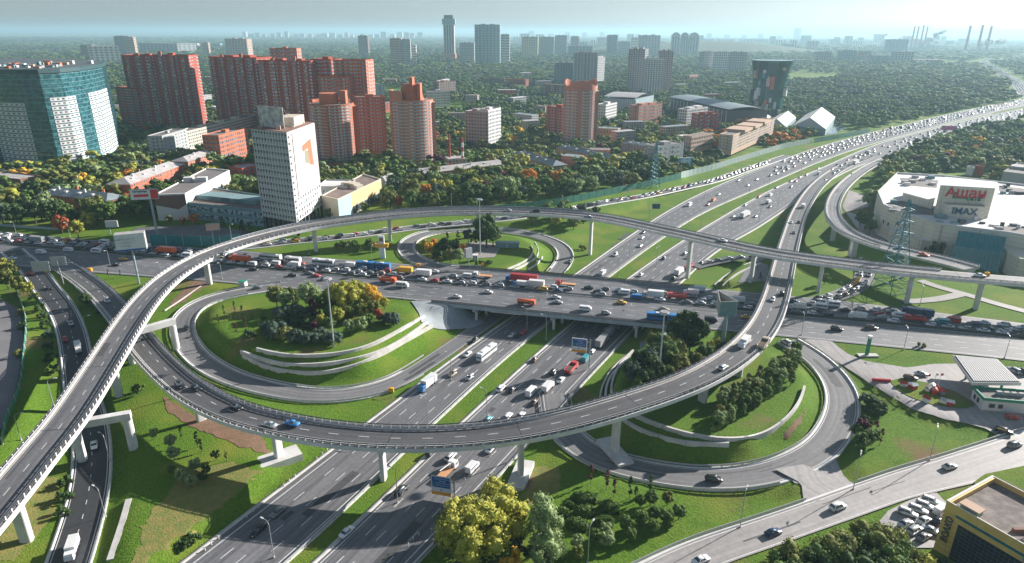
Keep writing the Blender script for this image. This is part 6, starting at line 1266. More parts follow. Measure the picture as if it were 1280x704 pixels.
for a in [(592,716,18,'round','yellow-green'),(604,706,17,'round','yellow-green'),(622,694,16,'round','yellow-green'),(634,672,14,'round','yellow-green'),(618,655,13,'round','yellow-green'),(575,705,15,'round','olive green'),(583,690,16,'round','yellow-green'),(609,688,15,'round','olive green'),(628,706,9,'round','mid green'),(640,716,7,'round','golden'),(634,716,6,'round','golden'),(612,716,8,'round','dark green'),(644,698,7,'round','bluish dark green'),
          (684,716,20,'tall','pale grey-green'),(679,690,17,'tall','pale grey-green'),(690,706,14,'tall','pale grey-green'),(740,603,6.3,'column','purple'),(760,611,6.8,'column','purple'),(769,620,5.9,'column','purple'),(789,622,7.2,'column','dark green'),(796,629,5.9,'column','dark green'),(814,615,6.3,'column','dark green'),
          (724,688,4.7,'round','pale grey-green'),(744,680,4.7,'round','mid green'),(761,684,5.0,'round','pale grey-green'),(760,670,4.3,'round','pale grey-green'),(784,664,5.0,'round','mid green'),(802,657,5.0,'round','mid green'),(802,634,4.3,'round','mid green'),(815,630,4.7,'round','mid green'),(836,630,4.3,'round','olive green'),(850,648,4.7,'round','mid green'),(835,655,5.0,'round','mid green'),(820,649,4.3,'round','mid green'),(790,676,4.3,'round','mid green'),(818,666,4.3,'round','mid green'),(702,698,5.0,'round','mid green'),(683,712,5.0,'round','dark green'),(663,700,4.3,'round','dark green'),(725,700,4.0,'round','olive green')]: tp(*a, ZD)
ZE = 'dark thicket by the street'
for a in [(1087,712,14,'round','olive green'),(1070,722,13,'round','dark green'),(1104,712,13,'round','olive green'),(1042,728,14,'round','olive green'),(1055,738,14,'round','dark green'),(1026,734,13,'round','mid green'),(992,738,13,'round','olive green'),(1008,746,13,'round','dark green'),(975,750,13,'round','mid green'),(1116,726,12,'round','mid green'),(1132,732,11,'round','olive green'),(1146,736,10,'round','yellow-green'),(1160,740,9,'round','dark green'),(1080,745,13,'round','dark green'),(1100,740,13,'round','mid green'),(1120,750,12,'round','dark green'),(1172,728,7.5,'round','dark green'),(1066,704,9,'round','dark green'),(1124,706,8,'round','olive green'),(955,754,11,'round','olive green')]: tp(*a, ZE)
for a in [(1084,504,5,'shrub','bluish dark green'),(1096,514,6,'shrub','dark green'),(1090,510,6,'shrub','dark green'),(1083,528,3.5,'shrub','dark green'),(1078,541,6,'round','purple'),(1094,543,6,'column','purple'),(1071,545,5,'round','mid green'),(1083,556,6,'round','mid green'),(1075,560,6,'round','mid green'),(1101,553,6,'column','purple'),(1090,552,5.5,'round','mid green'),(1152,431,2.5,'shrub','olive green')]: tp(*a, 'lawn outside the big loop')
for a in [(11,366,11,'round','olive green'),(26,372,9,'round','olive green'),(36,374,7,'round','yellow-green'),(2,350,10,'round','yellow-green'),(18,352,9,'round','olive green'),(-8,372,10,'round','mid green'),(44,378,4,'shrub','olive green'),(109,388,7,'round','dark green'),(136,350,5,'column','purple'),(151,350,4.5,'column','dark green'),(128,395,4,'shrub','dark green'),(50,392,4,'shrub','dark green'),(54,402,4,'shrub','dark green'),(58,414,4,'shrub','dark green'),(61,426,4,'shrub','bluish dark green'),(64,440,4,'shrub','dark green'),(66,455,4,'shrub','dark green'),(69,470,4,'shrub','dark green'),(27,398,3.5,'shrub','olive green'),(29,415,3.5,'shrub','dark green'),(26,450,3.5,'shrub','olive green')]: tp(*a, 'verge at the left edge')
for a in [(195,552,4,'round','pale grey-green'),(216,564,5,'round','pale grey-green'),(220,578,4.5,'round','pale grey-green'),(247,592,4.5,'round','pale grey-green'),(230,606,4.5,'round','pale grey-green'),(241,612,4,'round','pale grey-green'),(217,596,3,'round','mid green'),(229,552,5,'column','dark green'),(249,562,6,'column','dark green'),(254,568,5,'column','dark green'),(272,578,3.5,'round','dark green'),(285,579,4,'column','dark green'),(260,598,4,'round','dark green'),(256,606,3.5,'round','dark green'),(232,688,3,'shrub','dark green'),(244,680,3,'shrub','dark green'),(176,494,4,'shrub','mid green'),(86,610,3.5,'shrub','dark green'),(82,630,3.5,'shrub','dark green'),(80,648,3,'shrub','dark green')]: tp(*a, 'shaded lower-left grass')
for a in [(78,296,12,'round','rusty red'),(98,301,11,'round','yellow-green'),(22,288,15,'round','dark green'),(45,284,15,'round','dark green'),(4,284,14,'round','bluish dark green'),(58,272,11,'round','dark green'),(140,276,12,'round','mid green'),(120,270,11,'round','olive green'),(160,262,10,'round','rusty red'),(108,284,10,'round','olive green'),(212,283,6,'round','olive green'),(229,284,5,'round','rusty red'),(243,285,8,'round','orange'),(279,288,8,'conifer','dark green'),(303,294,9,'conifer','dark green'),(312,296,8,'conifer','dark green'),(412,277,8,'round','mid green'),(455,268,8,'round','olive green'),(482,264,10,'round','olive green'),(498,262,10,'round','rusty red')]: tp(*a, 'belt north of the avenue')
for a in [(1169,321,11,'round','dark green'),(1192,322,9,'conifer','dark green'),(1207,323,7,'round','dark green'),(1158,320,7,'round','dark green'),(1080,284,12,'round','mid green'),(1074,280,10,'round','dark green'),(1086,290,10,'round','mid green'),(1083,244,4,'shrub','yellow-green'),(1030,353,6,'round','mid green'),(737,275,6,'round','golden'),(748,272,4,'shrub','dark green'),(745,266,6,'shrub','dark green'),(950,346,4,'conifer','dark green'),(910,358,4,'conifer','dark green'),(727,312,4,'shrub','olive green')]: tp(*a, 'ground near the mall')
# clipped oval hedges
def clipped(px, py, rx, ry, hh, ang):
    P = T(px, py); V0, F0 = csphere(10); V = V0.copy(); V = V*np.array([rx, ry, hh]); V += RNG.normal(size=V.shape)*.07; V[:, 2] = np.maximum(V[:, 2]+hh*.35, -.4); k = 1800
    idx_ = RNG.integers(0, len(V), k); c = V[idx_]+RNG.normal(size=(k, 3))*.12; a = RNG.normal(size=(k, 3))*.16; b = RNG.normal(size=(k, 3))*.16; q = np.stack([c-a, c-b, c+a, c+b], 1).reshape(-1, 3)
    me = fast_mesh('clipped_hedge', np.concatenate([V, q]), np.concatenate([F0, np.arange(4*k).reshape(k, 4)+len(V)]), [FOL['mid green']]); return link('clipped_hedge', me, None, P, ang)
for i, a in enumerate([(733,625,3.6,2.0,1.5,-.25),(734,641,2.9,1.8,1.5,.1),(764,636,2.5,2.0,1.6,-.4),(724,658,3.0,1.9,1.5,-.3),(757,654,2.6,1.5,1.4,.2),(704,643,2.0,1.4,1.3,0),(714,633,1.2,1.0,1.0,0),(651,668,2.3,2.0,1.7,.3)]):
    tag(clipped(*a), f'clipped oval dark hedge, {ordn(i)} in the park from the upper middle one anticlockwise', 'hedge', 'clipped oval hedges in the park')
# --- the wooded town: a jittered field of trees, clear of roads, yards and houses
def vproj(X, Y, Z):
    Zc = Z-CAM_H; f = Y*math.cos(PITCH)-Zc*math.sin(PITCH); up = Y*math.sin(PITCH)+Zc*math.cos(PITCH); cu = F_PX*X/f; cv = -F_PX*up/f; c, s = math.cos(ROLL), math.sin(ROLL); return CX+c*cu-s*cv, CY+s*cu+c*cv
WOOD = [[(-400,282),(60,287),(120,290),(150,282),(196,281),(236,279),(330,262),(396,270),(404,262),(480,250),(486,262),(520,266),(600,263),(700,251),(810,227),(890,204),(975,178),(1085,158),(1160,142),(1200,134),(1330,108),(1400,43),(-400,43)],
        [(1098,226),(1108,202),(1138,185),(1188,169),(1250,154),(1400,130),(1400,222),(1300,222),(1250,220),(1228,214),(1200,212),(1165,214),(1120,212),(1108,230)], [(1080,262),(1094,240),(1092,262),(1100,285),(1092,288)], [(655,262),(735,270),(735,280),(715,290),(690,288),(650,276)]]
CLEAR = [[(134,318),(170,286),(200,281),(255,284),(310,292),(330,262),(330,300),(300,306),(190,309)], [(845,196),(880,200),(900,196),(880,186),(850,190)], [(672,92),(694,90),(694,98),(682,98)], [(1010,172),(1020,160),(1060,150),(1064,166),(1040,172)], [(430,120),(470,122),(470,114),(430,112)],[(795,126),(835,123),(838,128),(800,134)],[(455,262),(478,250),(485,262)],[(204,196),(240,190),(238,184),(204,188)],[(120,130),(150,134),(148,118),(120,112)],[(1080,262),(1060,262)]]
pos = []
ring = [(330, 620, 11), (620, 900, 12), (900, 1400, 14), (1400, 2200, 21), (2200, 3600, 34), (3600, 6500, 70), (6500, 14000, 160)]
for r0, r1, st in ring:
    xs = np.arange(-r1*.95, r1*.95, st); ys = np.arange(r0*.6, r1, st); A_, B_ = np.meshgrid(xs, ys); x = A_.ravel()+RNG.uniform(-.42, .42, A_.size)*st; y = B_.ravel()+RNG.uniform(-.42, .42, A_.size)*st; d = np.hypot(x, y); k = (d >= r0) & (d < r1); x, y = x[k], y[k]; z = h(x, y)
    u, v = vproj(x, y, z); k = (u > -60) & (u < 1340); 
    m_ = np.zeros(x.shape, bool)
    for P in WOOD: m_ |= inpoly(u, v, P)
    for P in CLEAR:
        if len(P) > 2: m_ &= ~inpoly(u, v, P)
    k &= m_; x, y, z, u, v = x[k], y[k], z[k], u[k], v[k]
    keep = RNG.random(len(x)) > .06; d_ = np.hypot(x, y)
    if r0 >= 900: keep &= ((np.sin(x/170.)+np.sin(y/230.+x/400.)+np.sin(x/60.-y/90.)*.5) > -1.75)
    for P in FOOT:
        mg = 6.0 if r0 < 900 else st*.35; cx = np.mean([p[0] for p in P]); cy = np.mean([p[1] for p in P]); rad = max(math.hypot(p[0]-cx, p[1]-cy) for p in P)+mg+2; nr = np.where(np.hypot(x-cx, y-cy) < rad)[0]
        if len(nr):
            dd, _ = dseg(x[nr], y[nr], P, True)
            ux, uy = x[nr]/d_[nr], y[nr]/d_[nr]
            keep[nr] &= ~(inpoly(x[nr], y[nr], P) | (dd < mg) | ((r0 < 900) & (inpoly(x[nr]+ux*9, y[nr]+uy*9, P) | inpoly(x[nr]+ux*16, y[nr]+uy*16, P))))
    for rk, mg in (('hwL', 4), ('hwR', 4), ('N1', 5), ('far', 10)):
        R_ = ROADS[rk]; C = R_.C[::3]; nr = np.where((v > 60))[0]; dd, pp = dseg(x[nr], y[nr], C); keep[nr] &= dd > np.interp(pp, range(len(C)), np.minimum(R_.hw[::3], 15 if rk != 'far' else 30))+mg+st*.15
    for a, b, c, s in zip(x[keep], y[keep], z[keep], [st]*int(keep.sum())): pos.append((float(a), float(b), float(c), s))
pos.sort(key=lambda p: p[0]**2+p[1]**2-(80**2)*p[3]*0)
def pick_colour(px, rr):
    w_ = [16, 34, 26, 8, 16, 1.6, 1.0, .4, 7, .8]
    if 880 < px[0] < 1010 and px[1] > 150: w_ = [12, 22, 18, 8, 6, 14, 6, 0, 8, 5]
    return rr.choices(list(FOL), w_)[0]
rr = random.Random(8); NIND = 150
vis = [p for p in pos if -10 < proj(p)[0] < 1290]
ind = set(); cnt = 0
for p in vis:
    if cnt < NIND:
        ind.add(p); cnt += 1; q = proj(p); hgt = rr.uniform(9, 16)*(1 if rr.random() > .15 else 1.2); zone = 'wood left of the office tower' if q[0] < 330 else 'wood right of the yellow shop' if q[0] < 640 else 'green barrier tree belt' if q[0] < 900 else 'autumn tree belt' if q[1] < 230 and q[0] < 1085 else 'wood behind the mall'
        tree(p[0], p[1], p[2], hgt, 'round' if rr.random() > .08 else 'conifer', pick_colour(q, rr), zone, lod='lo', wide=rr.uniform(.95, 1.25))
rest = [p for p in pos if p not in ind]
tmpl = {}
for tier, (ncl, nl, ls, cs) in {1: (9, 16, .62, CS2), 2: (6, 9, .8, CS2), 3: (4, 4, 1.0, CS1)}.items(): tmpl[tier] = [crown_arrays(rg, 'round', ncl, nl, ls, .95, cs) for _ in range(4)]
Vs, Fs, Ms, n = [], [], [], 0; names = list(FOL)
for (x, y, z, st) in rest:
    d = math.hypot(x, y); tier = 1 if d < 900 else 2 if d < 2200 else 3; V0, F0 = tmpl[tier][rr.randrange(4)]; hg = rr.uniform(9, 17) if d < 900 else rr.uniform(11, 19) if d < 2200 else rr.uniform(12, 22); sx = max(hg/10*1.25, st/6.2*rr.uniform(.85, 1.2)); a = rr.uniform(0, 6.28); c_, s_ = math.cos(a), math.sin(a)
    V = np.empty_like(V0); V[:, 0] = (V0[:, 0]*c_-V0[:, 1]*s_)*sx+x; V[:, 1] = (V0[:, 0]*s_+V0[:, 1]*c_)*sx+y; V[:, 2] = (V0[:, 2]-1.2)*hg/10+z
    Vs.append(V); Fs.append(F0+n); Ms.append(np.full(len(F0), names.index(pick_colour(proj((x, y, z)), rr) if d < 950 else rr.choices(['mid green', 'dark green', 'bluish dark green', 'olive green'], [5, 4, 4, 1.5])[0]), np.int32)); n += len(V)
o = link('woodland', fast_mesh('woodland', np.concatenate(Vs), np.concatenate(Fs), list(FOL.values()), np.concatenate(Ms))); tag(o, 'the wooded town and forests stretching to the horizon', 'woodland', kind='stuff')
print('woodland', len(rest), n, 'individual', len(TREES))
grp = defaultdict(list)
for t in TREES: grp[(t[1], t[2], t[3])].append(t)
for (zone, nm, colr), L_ in grp.items():
    L_.sort(key=lambda v: v[0][0])
    for i, v in enumerate(L_):
        pre = 'in the ' if zone.split()[0] in ('green', 'wood', 'belt', 'autumn', 'dark', 'dense', 'clipped-hedge', 'lawn') and not zone.startswith('lawn') else 'on the '
        tag(v[4], (f"{colr} {nm} {pre}{zone}" if len(L_) == 1 else f"{ordn(i)} {colr} {nm} from the left {pre}{zone}"), nm if nm != 'conifer' else 'tree', 'plants '+pre+zone)
# ---------------------------------------------------------------- vehicles
def paint(name, col, rough=0.3, metal=0.0): return mat('paint_'+name, col, rough, tuple(c*0.9 for c in col), 0.5, 1, metal=metal, coat=0.5)
PAINT = {'white': paint('white', (0.78, 0.79, 0.80)), 'silver': paint('silver', (0.50, 0.52, 0.54), 0.3, 0.4), 'grey': paint('grey', (0.20, 0.21, 0.22)), 'black': paint('black', (0.018, 0.018, 0.022)),
         'dark blue': paint('dark_blue', (0.02, 0.05, 0.14)), 'blue': paint('blue', (0.03, 0.22, 0.55)), 'red': paint('red', (0.52, 0.03, 0.025)), 'orange': paint('orange', (0.80, 0.14, 0.03)), 'yellow': paint('yellow', (0.85, 0.48, 0.04)),
         'beige': paint('beige', (0.45, 0.38, 0.28)), 'brown': paint('brown', (0.12, 0.07, 0.05)), 'teal': paint('teal', (0.05, 0.30, 0.34)), 'green': paint('green', (0.04, 0.22, 0.08))}
M_TYRE = mat('tyre_rubber', (0.02, 0.02, 0.02), 0.9); M_HUB = mat('wheel_hub', (0.4, 0.4, 0.42), 0.4, metal=0.7)
M_HEAD = mat('headlight_lens', (0.75, 0.78, 0.8), 0.15); M_TAIL = mat('tail_light_lens', (0.35, 0.01, 0.01), 0.25); M_BLK = mat('black_trim', (0.02, 0.02, 0.02), 0.6)
M_CANV = mat('white_box_body', (0.74, 0.75, 0.76), 0.55, (0.6, 0.6, 0.6), 0.8)
def loft(mb, st, m=0, n_side=1):
    """st: list of (x, [(y,z)...half section, bottom to top]); mirrored and skinned"""
    base = len(mb.v); k = len(st[0][1])*2
    for x, sec in st:
        for y, z in sec: mb.v.append((x, -y, z))
        for y, z in reversed(sec): mb.v.append((x, y, z))
    for i in range(len(st)-1):
        for j in range(k):
            a = base+i*k+j; b = base+i*k+(j+1) % k; mb.f.append((a, b, b+k, a+k)); mb.m.append(m)
    mb.f.append(tuple(base+k-1-j for j in range(k))); mb.m.append(m); mb.f.append(tuple(base+(len(st)-1)*k+j for j in range(k))); mb.m.append(m)
def wheel_mesh(r_, wd):
    m = MB(); m.wheel(0, 0, 0, r_, wd, 14, 0); m.wheel(0, 0, 0, r_*0.55, wd+0.03, 10, 1); return m.mesh('wheel', [M_TYRE, M_HUB])
WH = wheel_mesh(0.34, 0.24); WT = wheel_mesh(0.5, 0.3)
def small_box(name, sx, sy, sz, material):
    m = MB(); m.box(-sx/2, sx/2, -sy/2, sy/2, -sz/2, sz/2); return m.mesh(name, material)
HL = small_box('headlight', 0.12, 0.34, 0.15, M_HEAD); TL = small_box('tail_light', 0.1, 0.3, 0.18, M_TAIL)
def car_specs(L, Wd, hood, deck, roof, bel, xs, name):
    """xs: cowl x, roof front x, roof rear x, tail-glass x"""
    h2 = L/2; w = Wd/2; b = MB()
    def sec(wf, zt, zb=0.28): return [(w*wf*0.86, zb), (w*wf, zb+0.18), (w*wf, min(zt, bel)-0.1), (w*wf*0.90, zt)]
    loft(b, [(-h2, sec(.86, deck-.18, .38)), (-h2+.12, sec(.95, deck-.04)), (-h2+.7, sec(1, deck)), (xs[3], sec(1, max(deck, bel))), (0, sec(1, bel)), (xs[0], sec(1, bel)), (xs[0]+.1, sec(1, hood+.04)), (h2-.55, sec(.97, hood-.06)), (h2-.12, sec(.90, hood-.2, .36)), (h2, sec(.80, hood-.32, .42))])
    rw = w*0.74; cx = (xs[1]+xs[2])/2
    loft(b, [(xs[2]-.08, [(rw*.9, roof-.07), (rw*.97, roof-.02)]), (xs[2]+.1, [(rw, roof-.05), (rw, roof)]), (xs[1]-.1, [(rw, roof-.05), (rw, roof)]), (xs[1]+.06, [(rw*.9, roof-.09), (rw*.95, roof-.05)])])
    for sy in (-1, 1):  # pillars
        for x0, x1 in ((xs[0], xs[1]), (cx, cx), (xs[3], xs[2])): b.tube((x0, sy*w*.90, bel-.03), (x1, sy*rw*1.0, roof-.04), 0.045, 4)
    bm_ = b.mesh('body', [PAINT['white']], True)
    g = MB(); loft(g, [(xs[3]+.03, [(w*.88, bel-.04), (w*.87, bel+.01)]), (xs[2], [(w*.885, bel-.04), (rw*.985, roof-.06)]), (xs[1], [(w*.885, bel-.04), (rw*.985, roof-.06)]), (xs[0]-.02, [(w*.88, bel-.04), (w*.86, bel+.01)])])
    gm = g.mesh('window_glass', M_GLASS)
    parts = [('body', bm_, (0, 0, 0), True), ('window_glass', gm, (0, 0, 0), False)]
    for x in (h2-.85, -h2+.88):
        for sy in (-1, 1): parts.append(('wheel', WH, (x, sy*(w-.13), .34), False))
    for sy in (-1, 1):
        parts.append(('headlight', HL, (h2-.13, sy*w*.68, hood-.27), False)); parts.append(('tail_light', TL, (-h2+.06, sy*w*.70, deck-.24), False))
    # far version: one mesh
    f = MB(); f.v += b.v; f.f += b.f; f.m += [0]*len(b.f)
    for src, mi in ((g, 1),):
        k = len(f.v); f.v += src.v; f.f += [tuple(i+k for i in q) for q in src.f]; f.m += [mi]*len(src.f)
    for x in (h2-.85, -h2+.88):
        for sy in (-1, 1): f.wheel(x, sy*(w-.13), .34, .34, .24, 8, 2)
    return {'parts': parts, 'far': f.mesh(name+'_far', [PAINT['white'], M_GLASS, M_TYRE]), 'name': name, 'L': L, 'W': Wd, 'H': roof}
SPEC = {'sedan': car_specs(4.6, 1.82, .92, .98, 1.45, 1.0, (.95, .25, -.85, -1.55), 'sedan'),
        'hatchback': car_specs(4.1, 1.76, .95, 1.05, 1.5, 1.02, (.95, .35, -1.55, -1.9), 'hatchback'),
        'estate': car_specs(4.7, 1.85, .98, 1.1, 1.62, 1.1, (1.0, .4, -1.8, -2.15), 'estate_car'),
        'suv': car_specs(4.75, 1.95, 1.08, 1.2, 1.78, 1.18, (1.0, .45, -1.75, -2.15), 'suv')}
def boxy(name, L, Wd, Ht, bands, nose=0.0, wheels=None, split=None, roof_units=0, wr=WT, zb=0.35):
    """bus, minibus or van: shell, glass bands, wheels"""
    b = MB(); w = Wd/2; h2 = L/2
    st = []
    segs = [(-h2, h2)] if not split else [(-h2, split-.5), (split+.5, h2)]
    for (a, c) in segs:
        loft(b, [(a, [(w*.95, zb), (w*.97, zb+.3), (w*.97, Ht-.35), (w*.85, Ht-.08)]), (a+.2, [(w, zb), (w, zb+.3), (w, Ht-.3), (w*.9, Ht)]), (c-.25-nose, [(w, zb), (w, zb+.3), (w, Ht-.3), (w*.9, Ht)]), (c, [(w*.93, zb), (w*.95, zb+.3), (w*.93, (Ht-.4) if not nose else Ht*.55), (w*.8, (Ht-.12) if not nose else Ht*.58)])], 0)
    parts = [('body', b.mesh('body', [PAINT['white']], False), (0, 0, 0), True)]
    z0, z1 = bands
    for sy in (-1, 1):
        g = MB()
        for (a, c) in segs:
            n = max(1, int((c-a-.6)/1.45)); x = a+.3; ww = (c-a-.6-nose)/n
            for q in range(n): g.box(x+q*ww+.05, x+(q+1)*ww-.05, sy*w-.02 if sy > 0 else -w-.015, sy*w+.015 if sy > 0 else -w+.02, z0, z1)
        parts.append(('side_windows' if False else 'window_band', g.mesh('window_band', M_GLASS), (0, 0, 0), False))
    g = MB(); zt = Ht-.45 if not nose else Ht-.25
    T_ = [(h2+.02-(0 if not nose else nose*1.1), z1)]
    g.face([(h2+.015-nose*.05, -w*.86, z0-.1), (h2+.015-nose*.05, w*.86, z0-.1), (h2-.02-nose*.9, w*.84, zt+.02), (h2-.02-nose*.9, -w*.84, zt+.02)])
    g.face([(h2-.25-nose*.05, -w*.86, z0-.12), (h2-.02-nose*.9-.2, -w*.84, zt-.02), (h2-.02-nose*.9-.2, w*.84, zt-.02), (h2-.25-nose*.05, w*.86, z0-.12)])
    parts.append(('windshield', g.mesh('windshield', M_GLASS), (0, 0, 0), False))
    if split is not None:
        g = MB(); g.box(split-.55, split+.55, -w*.93, w*.93, zb+.1, Ht-.1); parts.append(('bellows', g.mesh('bellows', M_BLK), (0, 0, 0), False))
    for x in (wheels or (h2*.62, -h2*.55)):
        for sy in (-1, 1): parts.append(('wheel', wr, (x, sy*(w-.16), .5 if wr is WT else .36), False))
    for q in range(roof_units):
        g = MB(); g.box(-.9, .9, -.7, .7, 0, .28); parts.append(('roof_unit', g.mesh('roof_unit', M_CANV), (h2*(.5-1.0*q), 0, Ht-.02), False))
    for sy in (-1, 1): parts.append(('headlight', HL, (h2-.04, sy*w*.7, zb+.35), False)); parts.append(('tail_light', TL, (-h2, sy*w*.8, zb+.7), False))
    return {'parts': parts, 'far': None, 'name': name, 'L': L, 'W': Wd, 'H': Ht}
SPEC['minibus'] = boxy('minibus', 5.9, 2.05, 2.55, (1.35, 2.05), 0.9, (1.9, -1.9), wr=WH)
SPEC['van'] = boxy('van', 5.2, 1.95, 2.15, (1.3, 1.8), 0.9, (1.7, -1.7), wr=WH)
SPEC['bus'] = boxy('bus', 12.0, 2.55, 3.25, (1.6, 2.6), 0, (3.6, -3.2), roof_units=2)
SPEC['short_bus'] = boxy('bus', 8.5, 2.45, 2.95, (1.4, 2.3), 0, (2.6, -2.4), roof_units=1)
SPEC['articulated_bus'] = boxy('articulated_bus', 17.8, 2.55, 3.1, (1.5, 2.5), 0, (6.2, .9, -6.0), split=-1.0, roof_units=2)
M_TRED = mat('red_tarpaulin', (0.40, 0.03, 0.04), 0.6); M_SOIL = mat('earth_load', (0.13, 0.10, 0.08), 0.95, (0.07, 0.055, 0.045), 2.0, 6, bump=.8); M_WOOD = mat('flatbed_deck', (0.62, 0.32, 0.16), 0.8)
def truck(name, L, kind, cabl=2.0, boxh=3.3, bodym=None, wd=2.45, cabh=2.6, big=False):
    h2 = L/2; w = wd/2; parts = []
    c = MB(); x0 = h2-cabl
    loft(c, [(x0, [(w*.95, .6), (w*.97, 1.0), (w*.97, cabh-.3), (w*.85, cabh-.05)]), (x0+.3, [(w, .55), (w, 1), (w, cabh-.2), (w*.9, cabh)]), (h2-.3, [(w, .5), (w, 1), (w*.96, cabh-.35), (w*.86, cabh-.12)]), (h2, [(w*.92, .5), (w*.96, 1.1), (w*.9, 1.5), (w*.85, 1.55)])])
    parts.append(('cab', c.mesh('cab', [PAINT['white']]), (0, 0, 0), True))
    g = MB(); g.face([(h2+.01, -w*.82, 1.55), (h2+.01, w*.82, 1.55), (h2-.27, w*.8, cabh-.3), (h2-.27, -w*.8, cabh-.3)]); 
    for sy in (-1, 1): g.box(x0+.6, h2-.45, sy*w-.01, sy*w+.02, 1.5, cabh-.45)
    parts.append(('window_glass', g.mesh('window_glass', M_GLASS), (0, 0, 0), False))
    f = MB(); f.box(-h2+.1, h2-.4, -.45, .45, .55, .85); parts.append(('chassis', f.mesh('chassis', M_BLK), (0, 0, 0), False))
    bx = MB(); a, b_ = -h2, x0-.15
    if kind == 'box':
        bx.box(a, b_, -w-.02, w+.02, .95, boxh); parts.append(('cargo_box', bx.mesh('cargo_box', bodym or M_CANV), (0, 0, 0), False))
    elif kind == 'dump':
        bx.face([(a, -w, 1.0), (b_, -w, 1.0), (b_, w, 1.0), (a, w, 1.0)])
        bx.box(a, b_, -w, -w+.12, 1.0, 2.3); bx.box(a, b_, w-.12, w, 1.0, 2.3); bx.box(b_-.12, b_, -w+.12, w-.12, 1.0, 2.6); bx.box(a, a+.12, -w+.12, w-.12, 1.0, 2.1)
        o_ = bx.mesh('dump_body', [PAINT['white']]); parts.append(('dump_body', o_, (0, 0, 0), True))
        ld = MB(); ld.box(a+.14, b_-.14, -w+.14, w-.14, 1.05, 1.9); n = len(ld.v); ld.f = ld.f; parts.append(('load', ld.mesh('load', M_SOIL), (0, 0, 0), False))
    elif kind == 'tank':
        k = 12; st = []
        for x, s in ((a, .8), (a+.2, 1), (b_-.2, 1), (b_, .8)): st.append((x, [(max(.02, .98*s*abs(math.sin(t))), 1.75-.8*s*math.cos(t)) for t in np.linspace(0.05, math.pi-.05, 7)]))
        loft(bx, st); parts.append(('tank', bx.mesh('tank', [PAINT['white']], True), (0, 0, 0), True))
    elif kind == 'flat':
        bx.box(a, b_, -w, w, .95, 1.12); parts.append(('flatbed', bx.mesh('flatbed', M_WOOD), (0, 0, 0), False))
        cr_ = MB(); cr_.box(b_-.7, b_-.2, -.3, .3, 1.12, 2.5); cr_.tube((b_-.4, 0, 2.4), (a+1.5, .3, 2.9 if not big else 3.2), .14, 6); parts.append(('crane_arm', cr_.mesh('crane_arm', [PAINT['orange']]), (0, 0, 0), True))
    for x in ((h2-1.1, -h2+1.0) if L < 7.5 else ((h2-1.2, -h2+1.2, -h2+2.5) if L < 12 else (h2-1.2, h2-4.6, -h2+1.2, -h2+2.5, -h2+3.8))):
        for sy in (-1, 1): parts.append(('wheel', WT, (x, sy*(w-.18), .5), False))
    for sy in (-1, 1): parts.append(('headlight', HL, (h2-.02, sy*w*.72, .85), False)); parts.append(('tail_light', TL, (-h2-.01, sy*w*.8, .9 if kind != 'box' else 1.15), False))
    return {'parts': parts, 'far': None, 'name': name, 'L': L, 'W': wd, 'H': boxh}
SPEC['box_truck'] = truck('box_truck', 6.8, 'box', 1.7, 2.9, None, 2.1, 2.25)
SPEC['big_box_truck'] = truck('box_truck', 9.2, 'box', 2.0, 3.6)
SPEC['yellow_box_truck'] = truck('box_truck', 8.6, 'box', 1.9, 3.3, PAINT['yellow'])
SPEC['orange_trailer'] = truck('box_truck', 12.0, 'box', 2.2, 3.5, PAINT['orange'])
SPEC['semi_truck'] = truck('semi_truck', 15.5, 'box', 2.3, 3.9, M_TRED)
SPEC['white_semi_truck'] = truck('semi_truck', 13.5, 'box', 2.3, 3.9)
SPEC['grey_semi_truck'] = truck('semi_truck', 11.0, 'box', 2.2, 3.7, mat('grey_box_body', (0.30, 0.31, 0.31), .6))
SPEC['dump_truck'] = truck('dump_truck', 8.2, 'dump', 2.1)
SPEC['tank_truck'] = truck('tank_truck', 8.0, 'tank', 2.1)
SPEC['crane_truck'] = truck('crane_truck', 9.5, 'flat', 2.2, big=True)
SPEC['tow_truck'] = truck('tow_truck', 9.0, 'flat', 2.2)
KIND = {'yellow_box_truck': 'box truck', 'orange_trailer': 'box truck', 'white_semi_truck': 'semi truck', 'grey_semi_truck': 'semi truck', 'big_box_truck': 'box truck', 'box_truck': 'box truck', 'short_bus': 'bus'}
VEH = []      # (px, zone, kind word, colour, root)
OCC = []      # occupied spots
def spawn(kind, colour, x, y, z, ang, zone, far=False, word=None):
    sp = SPEC[kind]; pm_ = PAINT[colour]
    if far and sp['far']:
        o = bpy.data.objects.new(sp['name'], sp['far']); COL.objects.link(o); o.material_slots[0].link = 'OBJECT'; o.material_slots[0].material = pm_
    else:
        o = bpy.data.objects.new(sp['name'], None); COL.objects.link(o); o.empty_display_size = .3
        for nm, me, loc, pt in sp['parts']:
            c = bpy.data.objects.new(nm, me); COL.objects.link(c); c.parent = o; c.location = loc
            if pt: c.material_slots[0].link = 'OBJECT'; c.material_slots[0].material = pm_
    o.location = (x, y, z); o.rotation_euler = (0, 0, ang)
    VEH.append((proj((x, y, z+.7)), zone, KIND.get(kind, kind.replace('_', ' ')), colour, o)); OCC.append((x, y, sp['L']/2, ang)); return o
ZTOP = {k: SURF[k][1]+0.02 for k in SURF}; ZTOP.update({'LF': .07, 'IR': .07, 'TF': .07})
